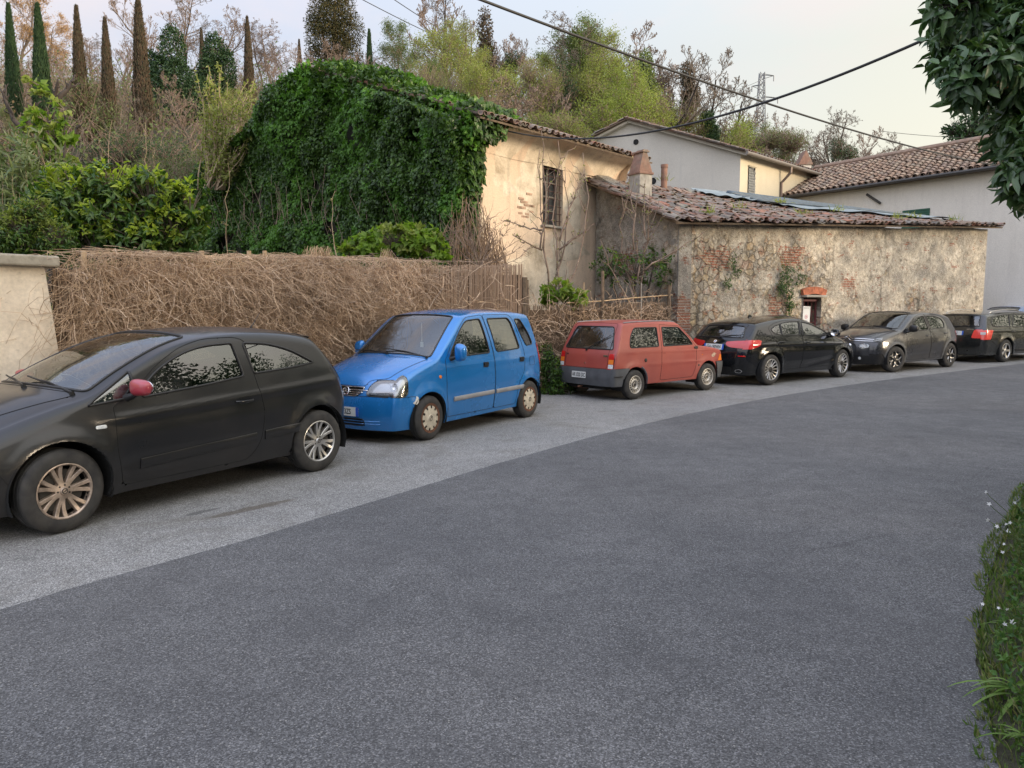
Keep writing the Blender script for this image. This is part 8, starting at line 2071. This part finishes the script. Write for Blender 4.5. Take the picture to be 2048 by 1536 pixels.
# ------------------------------------------------------------------ orange tree overhanging at the top right
g = np.random.default_rng(17); OY = 3.5
ot = empty('orange_tree', (3.35, 3.6, 0)); oo = np.array([3.35, 3.6, 0]); tag(ot, 'dark leafy orange tree overhanging the top right corner close to the camera', 'tree')
c = MB(); st = MB()
OB = [(1985, 20, 105, 80), (1925, 70, 62, 70), (2010, 120, 85, 80), (1945, 140, 60, 55), (2040, 200, 60, 80), (2090, 100, 90, 120), (1905, 110, 38, 40), (1905, 10, 45, 40), (2060, 290, 50, 60), (2110, 300, 70, 100), (2035, 355, 34, 40), (2150, 120, 120, 150), (2050, -60, 150, 60), (2010, 255, 38, 30), (2052, 395, 22, 22), (2200, 260, 110, 140)]
for (u, v, ru, rv) in OB:
    u += 13; yy = OY + g.uniform(-.25, .35); p = np.array(at(u, v, yy)); rx, rz = ru * yy / F_PX, rv * yy / F_PX; k = max(4, int(ru * rv / 72)); d = rdir(g, k); C = p + d * (.35 + .7 * g.random(k)**.6)[:, None] * np.array([rx, rx, rz])
    prisms(st, np.tile(p - oo, (k, 1)), C - oo, np.full(k, .006), np.full(k, .003), 4)
    m = 8; Cc = np.repeat(C, m, 0); dd = np.repeat(d, m, 0); a = np.tile(np.arange(m) * 2.4, k) + np.repeat(g.uniform(0, 6, k), m); t1 = np.cross(dd, [0, 0, 1.0]); t1 /= np.linalg.norm(t1, axis=1)[:, None] + 1e-6; t2 = np.cross(dd, t1)
    A = dd * .4 + t1 * np.cos(a)[:, None] + t2 * np.sin(a)[:, None]; A[:, 2] -= .75
    leaves(c, Cc + g.normal(0, .02, Cc.shape) - oo, A, dd + np.array([0, 0, .8]) + g.normal(0, .35, Cc.shape), g.uniform(.055, .10, len(Cc)), g.uniform(.026, .040, len(Cc)), 'long', 0)
    nx_ = rdir(g, 14, .6); Pn = p + nx_ * np.array([rx, rx, rz]) * .95; leaves(c, np.repeat(Pn, 5, 0) - oo, rdir(g, 70, .9), rdir(g, 70), g.uniform(.03, .06, 70), .012, 'long', 1)
c.build('foliage', [L_ORANGE, L_CITRUS], ot, True); st.build('twigs', B_DARK, ot)
b = MB(); b.tube([(0, 0, -.2), (-.05, 0, 1.0), (0, .05, 2.0)], [.11, .09, .08], 10)
for (u, v, ru, rv) in OB[::2]: e = np.array(at(u, v, OY)) - oo; b.tube([(0, .05, 1.6 + .3 * g.random()), e * [.4, .4, 1] + [0, 0, -.35], e], [.05, .03, .008], 7)
b.build('trunk', B_DARK, ot, True)
for (u, v) in ((2010, 163),):
    p = np.array(at(u, v, OY - .16)) - oo; b = MB(); th2 = np.linspace(-np.pi / 2, np.pi / 2, 10); b.lathe(np.c_[np.cos(th2) * .031, np.sin(th2) * .030], 18, Matrix.Translation(p) @ Matrix.Rotation(R(90), 4, 'X')); b.build('orange', flat('orange_peel', (.36, .10, .015), .55, var=.15, vscale=60), ot, True)
# evergreen tree behind the pale house
blob_tree('magnolia_tree', 'dark evergreen tree behind the pantile roof beside the orange tree', [(1930, 265, 36, 34), (1965, 250, 40, 36), (1905, 262, 18, 12), (1990, 280, 40, 40), (2010, 240, 40, 40)], 44, L_DARK, .30, 2600, seed=71, hollow=.2, twig=10, barkm=B_DARK, elong=.45)

# ------------------------------------------------------------------ weeds at the right edge of the road
g = np.random.default_rng(23); c = MB()
vs = resample(catmull(np.c_[VERGE, np.zeros(len(VERGE))], 8)[:, :2], np.linspace(0, 1, 1200))
near = vs[(vs[:, 1] > 1.2) & (vs[:, 1] < 12)]
n = 15000; q = g.integers(0, len(near), n); dist = g.random(n)**2.0 * 2.4 - .06; ragged = .22 * fbm(np.c_[near[q], np.zeros(n)], 2.2, 3, 4); P = near[q] + np.array([.83, -.56]) * (dist + ragged - .06)[:, None]
hgt = .05 + .26 * np.clip(dist, 0, 1) * g.uniform(.4, 1.5, n); leaves(c, np.c_[P, th(P[:, 0], P[:, 1]) - .01], np.c_[g.normal(-.25, .35, n), g.normal(0, .35, n), np.ones(n)], rdir(g, n), hgt * 1.3, g.uniform(.005, .012, n), 'blade', 0)
n = 17000; q = g.integers(0, len(near), n); dist = g.random(n)**1.4 * 2.2 + .03; ragged = .25 * fbm(np.c_[near[q], np.zeros(n)], 1.8, 3, 11); P = near[q] + np.array([.83, -.56]) * (dist + ragged - .03)[:, None]; zz = g.random(n) * np.clip(.10 + .75 * dist, 0, .6) * (.4 + 1.2 * fbm(np.c_[near[q], np.zeros(n)], 1.6, 3, 21))
leaves(c, np.c_[P, th(P[:, 0], P[:, 1]) + zz], rdir(g, n, .2), rdir(g, n, 1.2), g.uniform(.02, .05, n), g.uniform(.014, .028, n), 'fold', 1)
tag(c.build('verge_grass', [leaf_mat('grass_blades', [(.05, .10, .02), (.09, .15, .03), (.14, .18, .06), (.22, .20, .10)], .35, .6, 3), leaf_mat('weed_leaves', [(.03, .08, .02), (.06, .13, .03), (.10, .17, .035)], .3, .5, 3)]), 'grass and leafy weeds along the right road edge', 'grass', kind='stuff')
# long grass tufts
def tuft(label, u, v, n, L, W, leanx, seed):
    g = np.random.default_rng(seed); a, b_, cc = ray(u, v); k = -CAM_H / cc; x, y = a * k, b_ * k; mb = MB()
    for i in range(n):
        t = np.linspace(0, 1, 8); d = np.array([-leanx * g.uniform(.5, 1.2), g.normal(0, .35), g.uniform(.5, 1.1)]); d /= np.linalg.norm(d); l = L * g.uniform(.6, 1.15)
        p = d * l * t[:, None]; p[:, 2] -= .55 * l * t**2.2; side_ = np.cross(d, [0, 0, 1]); side_ /= np.linalg.norm(side_) + 1e-6; w = W * np.sin(np.pi * np.clip(t * .9 + .1, 0, 1))**.6
        A_, B_ = p + side_ * w[:, None] / 2, p - side_ * w[:, None] / 2; C_ = p - np.array([0, 0, .15]) * w[:, None]
        mb.add(np.concatenate([A_, C_, B_]), [(j, j + 1, 8 + j + 1, 8 + j) for j in range(7)] + [(8 + j, 8 + j + 1, 16 + j + 1, 16 + j) for j in range(7)])
    o = mb.build('grass_tuft', leaf_mat('long_grass', [(.09, .17, .03), (.15, .25, .05), (.20, .30, .09)], .4, .5, 4), None, True); o.location = (x, y, 0); return tag(o, label, 'grass tuft', 'long grass tufts at the road edge')
tuft('long arching grass tuft at the lower right beside the leafy weeds', 2055, 1400, 13, .34, .016, 1.0, 1)
tuft('smaller arching grass tuft under the white flowers', 2050, 1275, 7, .30, .009, 1.2, 2)
tuft('sparse grass tuft at the bottom right corner', 2075, 1500, 8, .28, .012, .9, 3)
# white campions
def campion(label, stems, Y, seed):
    g = np.random.default_rng(seed); p0 = at(stems[0][0] + 60, stems[0][1] + 150, Y); base = np.array([p0.x + .12, p0.y, 0.0]); root = empty('white_campion', tuple(base)); s = MB(); f = MB()
    for (u, v) in stems:
        e = np.array(at(u, v, Y + g.normal(0, .06))) - base; s.tube([(g.normal(0, .02), 0, 0), e * [.35, .35, .6], e * .92 + [0, 0, .01], e], [.003, .0025, .0018, .0015], 5); nd = np.array([-.4, -.8, .35]) + g.normal(0, .3, 3); nd /= np.linalg.norm(nd)
        t1 = np.cross(nd, [0, 0, 1.0]); t1 /= np.linalg.norm(t1); t2 = np.cross(nd, t1); ang_ = np.arange(5) * 2 * np.pi / 5 + g.random()
        A = t1 * np.cos(ang_)[:, None] + t2 * np.sin(ang_)[:, None] + nd * .15; q_ = g.uniform(.6, 1.15); leaves(f, np.tile(e, (5, 1)), A + g.normal(0, .12, (5, 3)), np.tile(nd, (5, 1)), .015 * q_, .009 * q_, 'fold', 0)
        leaves(f, np.tile(e - nd * .014, (4, 1)), np.tile(nd, (4, 1)) + g.normal(0, .2, (4, 3)), rdir(g, 4), .016, .009, 'fold', 1)
        m = 3; leaves(s, np.tile(e * .55, (m, 1)) + g.normal(0, .02, (m, 3)), rdir(g, m), rdir(g, m, 1), .05, .018, 'fold', 0)
    s.build('stems', L_OLIVE, root); f.build('flowers', [flat('white_petals', (.72, .72, .72), .7), L_OLIVE], root); return tag(root, label, 'wild flower')
campion('upper white campion with many small flowers leaning over the road edge', [(1978, 1008), (1975, 1040), (1994, 1053), (2012, 1048), (2020, 1045), (2017, 1062), (2008, 1088), (2005, 1104), (1972, 984), (2030, 1005)], 4.6, 1)
campion('lower white campion with a large flower beside the arching grass', [(1965, 1208), (1997, 1216), (2010, 1248), (2014, 1218), (2025, 1244)], 3.6, 2)
# dark shrub and overhang at the right edge
near_bush('verge_shrub', 'dark leafy shrub at the right edge above the roadside weeds', [(2092, 1000, 34, 36), (2105, 1060, 55, 50), (2110, 1150, 60, 70)], 4.9, L_CITRUS, L_MAPLE, .06, 1500, 31, 'fold', newfrac=.1, elong=.5)
# trees across the road behind the camera (seen mirrored in the car windows)
tgrp = np.random.default_rng(44)
for i, (x, y, r_, h_, lb) in enumerate([(7.0, 2.4, 2.2, 7.8, 'round evergreen tree beside the road right of the camera'), (9.0, 5.4, 2.1, 8.0, 'second evergreen tree up the right side of the road'), (12.2, 8.6, 2.4, 8.0, 'third evergreen tree up the right side of the road'), (17, 13.0, 2.6, 8.6, 'fourth evergreen tree up the right side of the road'), (22.5, 17.5, 2.8, 9.2, 'fifth evergreen tree up the right side of the road'), (29, 21.5, 3.0, 9.2, 'farthest evergreen tree up the right side of the road'), (5.2, -1.2, 2.1, 9.0, 'tall evergreen tree just behind the camera on the right'), (3.6, -5.2, 2.6, 6.4, 'evergreen tree behind the camera on the right'), (-.5, -9, 3.0, 6.4, 'evergreen tree straight behind the camera'), (-7, -11, 3.0, 5.8, 'evergreen tree behind the camera on the left')]):
    n = 8000; d = rdir(tgrp, n); rad = (.6 + .4 * tgrp.random(n)) * (.75 + .55 * fbm(d + i * 3, 1.8, 3, i)); P = d * rad[:, None] * [r_, r_, h_ * .46] + [0, 0, h_ * .52]; P = P[P[:, 2] > .2]; root = empty('evergreen_tree', (x, y, 0)); c = MB(); leaves(c, P, rdir(tgrp, len(P)), rdir(tgrp, len(P), .5), .17, .10, 'quad'); c.build('crown', L_DARK, root)
    b = MB(); b.tube([(0, 0, -.2), (.1, 0, h_ * .5)], [.16, .1], 8); b.build('trunk', B_DARK, root, True); tag(root, lb, 'tree')
hb = MB(); g = np.random.default_rng(55); hp = vs[(vs[:, 1] > -4) & (vs[:, 1] < 24)]; n = 26000; q = g.integers(0, len(hp), n); ov = 2.1 + g.random(n) * .9; zz = 2.3 * g.random(n)**.7 * (.8 + .35 * fbm(np.c_[hp[q], np.zeros(n)], .8, 3, 2)); leaves(hb, np.c_[hp[q] + np.array([.83, -.56]) * ov[:, None], th(hp[q][:, 0], hp[q][:, 1]) + zz], rdir(g, n), rdir(g, n, .4), g.uniform(.10, .2, n), .09, 'quad')
tag(hb.build('hedge', L_DARK), 'dense dark evergreen hedge along the right side of the road outside the view', 'hedge')
# more trees low and middle on the slope so that trunks and twigs read one behind another
MORE = [
 (0, 'bare', 60, 130, 34, 'low twiggy bare tree behind the maple like sapling'), (2, 'bare', 150, 165, 32, 'bare tree with upright twigs above the mid green bushy mass'), (1, 'bare', 215, 150, 36, 'bare tree below the fourth cypress'),
 (3, 'dark', 255, 190, 28, 'dark bare tree right of the mid green bushy mass'), (2, 'bare', 290, 110, 40, 'bare tree at the foot of the tallest cypress'), (0, 'bare', 375, 150, 30, 'bare tree in front of the ivy swallowed trees'),
 (3, 'olive', 30, 215, 26, 'grey green tree low at the left edge'), (1, 'white', 20, 170, 30, 'pale blossoming tree at the left edge'), (1, 'bare', 500, 130, 40, 'bare tree behind the sapling right of the ivy swallowed trees'),
 (2, 'spring', 470, 150, 34, 'yellow green budding tree left of the ivy covered ridge'), (0, 'bare', 560, 110, 42, 'bare tree peeping over the left slope of the ivy roof'), (3, 'bare', 610, 95, 44, 'bare tree left of the conifer trunk'),
 (2, 'bare', 725, 110, 40, 'twiggy bare tree over the ivy ridge right of the conifer'), (1, 'bare', 760, 125, 38, 'low bare tree over the ivy ridge left of the willow like shrub'), (0, 'olive', 855, 120, 40, 'olive green leafing tree in the green group left of the thick cable'),
 (3, 'spring', 930, 130, 38, 'low yellow green budding tree over the tiled eave'), (1, 'bare', 965, 150, 36, 'low grey brown bare tree over the tiled eave'), (2, 'bare', 1055, 175, 40, 'grey brown bare tree left of the tall fresh green shrub'),
 (0, 'lime', 1180, 160, 42, 'fresh green budding tree over the left slope of the grey gable'), (3, 'bare', 1190, 130, 48, 'bare tree left of the slanting trunks'), (1, 'bare', 1230, 170, 44, 'bare tree right above the grey gable peak'),
 (2, 'bare', 1285, 160, 46, 'bare tree over the right slope of the grey gable'), (0, 'spring', 1320, 190, 46, 'yellow green budding tree over the right slope of the grey gable'), (1, 'bare', 1425, 215, 56, 'small bare tree at the right end of the hill'),
 (3, 'bare', 1520, 262, 74, 'low twiggy tree in front of the pylon legs'), (1, 'bare', 1575, 250, 76, 'low twiggy tree right of the pylon legs'), (2, 'bare', 1665, 240, 74, 'twiggy tree behind the tall bare tree above the far chimney'), (0, 'bare', 1755, 270, 78, 'low twiggy tree over the left half of the pantile roof'), (3, 'bare', 1815, 285, 80, 'small faint bare tree over the right half of the pantile roof'),
]
for a in MORE: hilltree(*a, group=None)

MORE2 = [
 (1, 'dark', 1150, 40, 52, 'dark branching tree inside the tall rounded top of the skyline centre'), (0, 'dark', 1215, 60, 52, 'dark branching tree inside the second rounded top of the skyline'), (2, 'dark', 1265, 100, 50, 'dark forked tree above the grey gable peak'),
 (3, 'dark', 1290, 110, 52, 'second dark forked tree above the grey gable'), (1, 'dark', 1325, 95, 54, 'tall dark bare tree where the skyline starts to fall'), (0, 'dark', 1370, 130, 54, 'dark bare tree leaning over the roof of the grey house'), (2, 'dark', 1390, 165, 56, 'dark bare tree last before the hill ends'),
 (0, 'spring', 1190, 105, 50, 'yellow green budding tree between the two rounded tops'), (1, 'spring', 1265, 150, 48, 'budding tree under the slanting trunks'), (3, 'olive', 1215, 65, 54, 'leafing crown of the second rounded top'),
 (2, 'dark', 985, 10, 52, 'dark bare tree behind the thick cable'), (0, 'bare', 1000, 60, 48, 'brown bare tree right below the thick cable'), (3, 'dark', 870, 30, 50, 'dark bare tree inside the green group left of the thick cable'), (1, 'bare', 655, 95, 46, 'reddish brown bare tree in front of the conifer'),
 (2, 'bare', 420, 20, 54, 'fine bare crown between the sixth and seventh cypress'), (3, 'bare', 520, 45, 54, 'fine bare crown right of the seventh cypress'), (0, 'bare', 340, 0, 58, 'fine bare crown over the left ivy swallowed tree'), (2, 'bare', 240, 30, 54, 'fine bare crown between the fourth and fifth cypress'), (1, 'bare', 180, 70, 50, 'fine bare crown between the third and fourth cypress'),
]
for a in MORE2: hilltree(*a, group=None)
# ------------------------------------------------------------------ sky and sun
SUN_EL, SUN_AZ = R(11), R(112)        # azimuth clockwise from +Y: low sun to the right, slightly behind the camera
w = bpy.data.worlds.new('World'); scn.world = w; w.use_nodes = True; nt = w.node_tree; nt.nodes.clear()
N = nt.nodes.new; Lk = nt.links.new
out = N('ShaderNodeOutputWorld'); bg = N('ShaderNodeBackground'); Lk(bg.outputs[0], out.inputs[0]); bg.inputs[1].default_value = .10
sky = N('ShaderNodeTexSky'); sky.sky_type = 'NISHITA'; sky.sun_disc = False; sky.sun_elevation = SUN_EL; sky.sun_rotation = SUN_AZ; sky.air_density = 1.0; sky.dust_density = 1.5; sky.ozone_density = 1.0
tc = N('ShaderNodeTexCoord'); sep = N('ShaderNodeSeparateXYZ'); Lk(tc.outputs['Generated'], sep.inputs[0])
def ramp(fac, stops):
    r = N('ShaderNodeValToRGB'); cr = r.color_ramp
    while len(cr.elements) > 1: cr.elements.remove(cr.elements[-1])
    for i, (p, c) in enumerate(stops):
        e = cr.elements[0] if i == 0 else cr.elements.new(p); e.position = p; e.color = (*c, 1)
    Lk(fac, r.inputs[0]); return r.outputs[0]
def mth(op, a, b):
    m = N('ShaderNodeMath'); m.operation = op
    for k, x in ((0, a), (1, b)):
        if hasattr(x, 'is_linked'): Lk(x, m.inputs[k])
        else: m.inputs[k].default_value = x
    return m.outputs[0]
def mixc(f, a, b, mode='MIX'):
    m = N('ShaderNodeMix'); m.data_type = 'RGBA'; m.blend_type = mode
    for k, x in ((0, f), (6, a), (7, b)):
        if hasattr(x, 'is_linked'): Lk(x, m.inputs[k])
        elif isinstance(x, tuple): m.inputs[k].default_value = (*x, 1)
        else: m.inputs[k].default_value = x
    return m.outputs[2]
side_ = mth('ADD', mth('MULTIPLY', sep.outputs[0], .6), .5)          # 0 left .. 1 right
veil = ramp(side_, [(.05, (.60, .65, .79)), (.35, (.62, .67, .80)), (.55, (.68, .73, .80)), (.75, (.79, .79, .72)), (1.0, (.93, .88, .74))])
low_ = ramp(sep.outputs[2], [(0.0, (1.08, 1.0, .84)), (.26, (1.0, .99, .95)), (.5, (.95, .97, 1.03))])
veil = mixc(1.0, veil, low_, 'MULTIPLY')
mp = N('ShaderNodeMapping'); mp.inputs['Scale'].default_value = (1.2, 1.2, 3.0); Lk(tc.outputs['Generated'], mp.inputs[0])
no = N('ShaderNodeTexNoise'); no.inputs['Scale'].default_value = 2.3; no.inputs['Detail'].default_value = 6; no.inputs['Roughness'].default_value = .55; Lk(mp.outputs[0], no.inputs[0])
cl = N('ShaderNodeMapRange'); cl.inputs[1].default_value = .47; cl.inputs[2].default_value = .66; Lk(no.outputs[0], cl.inputs[0])
veil = mixc(mth('MULTIPLY', cl.outputs[0], .6), veil, (.86, .73, .70))
back = ramp(mth('ADD', mth('MULTIPLY', sep.outputs[1], -.5), .5), [(.30, (7.6, 7.6, 7.6)), (.62, (15.5, 15.2, 14.6))])     # evening sky raised behind the camera to throw more light on the scene
high = ramp(sep.outputs[2], [(.30, (1.0, 1.0, 1.0)), (.75, (1.35, 1.38, 1.44))])  # overhead sky raised as well, for added light
veil = mixc(1.0, mixc(1.0, veil, back, 'MULTIPLY'), high, 'MULTIPLY')
Lk(mixc(.86, sky.outputs[0], veil), bg.inputs[0])
sl = bpy.data.lights.new('sun', 'SUN'); sl.energy = 2.4; sl.angle = R(14); sl.color = (1.0, .80, .58)
so_ = bpy.data.objects.new('sun', sl); col.objects.link(so_)
dv = Vector((math.sin(SUN_AZ) * math.cos(SUN_EL), math.cos(SUN_AZ) * math.cos(SUN_EL), math.sin(SUN_EL)))
so_.rotation_euler = dv.to_track_quat('Z', 'Y').to_euler()
scn.view_settings.view_transform = 'Standard'; scn.view_settings.look = 'None'; scn.view_settings.exposure = 0.74; scn.view_settings.gamma = 1
try: scn.view_settings.use_curve_mapping = False
except Exception: pass
scn.cycles.max_bounces = 8; scn.cycles.transparent_max_bounces = 12
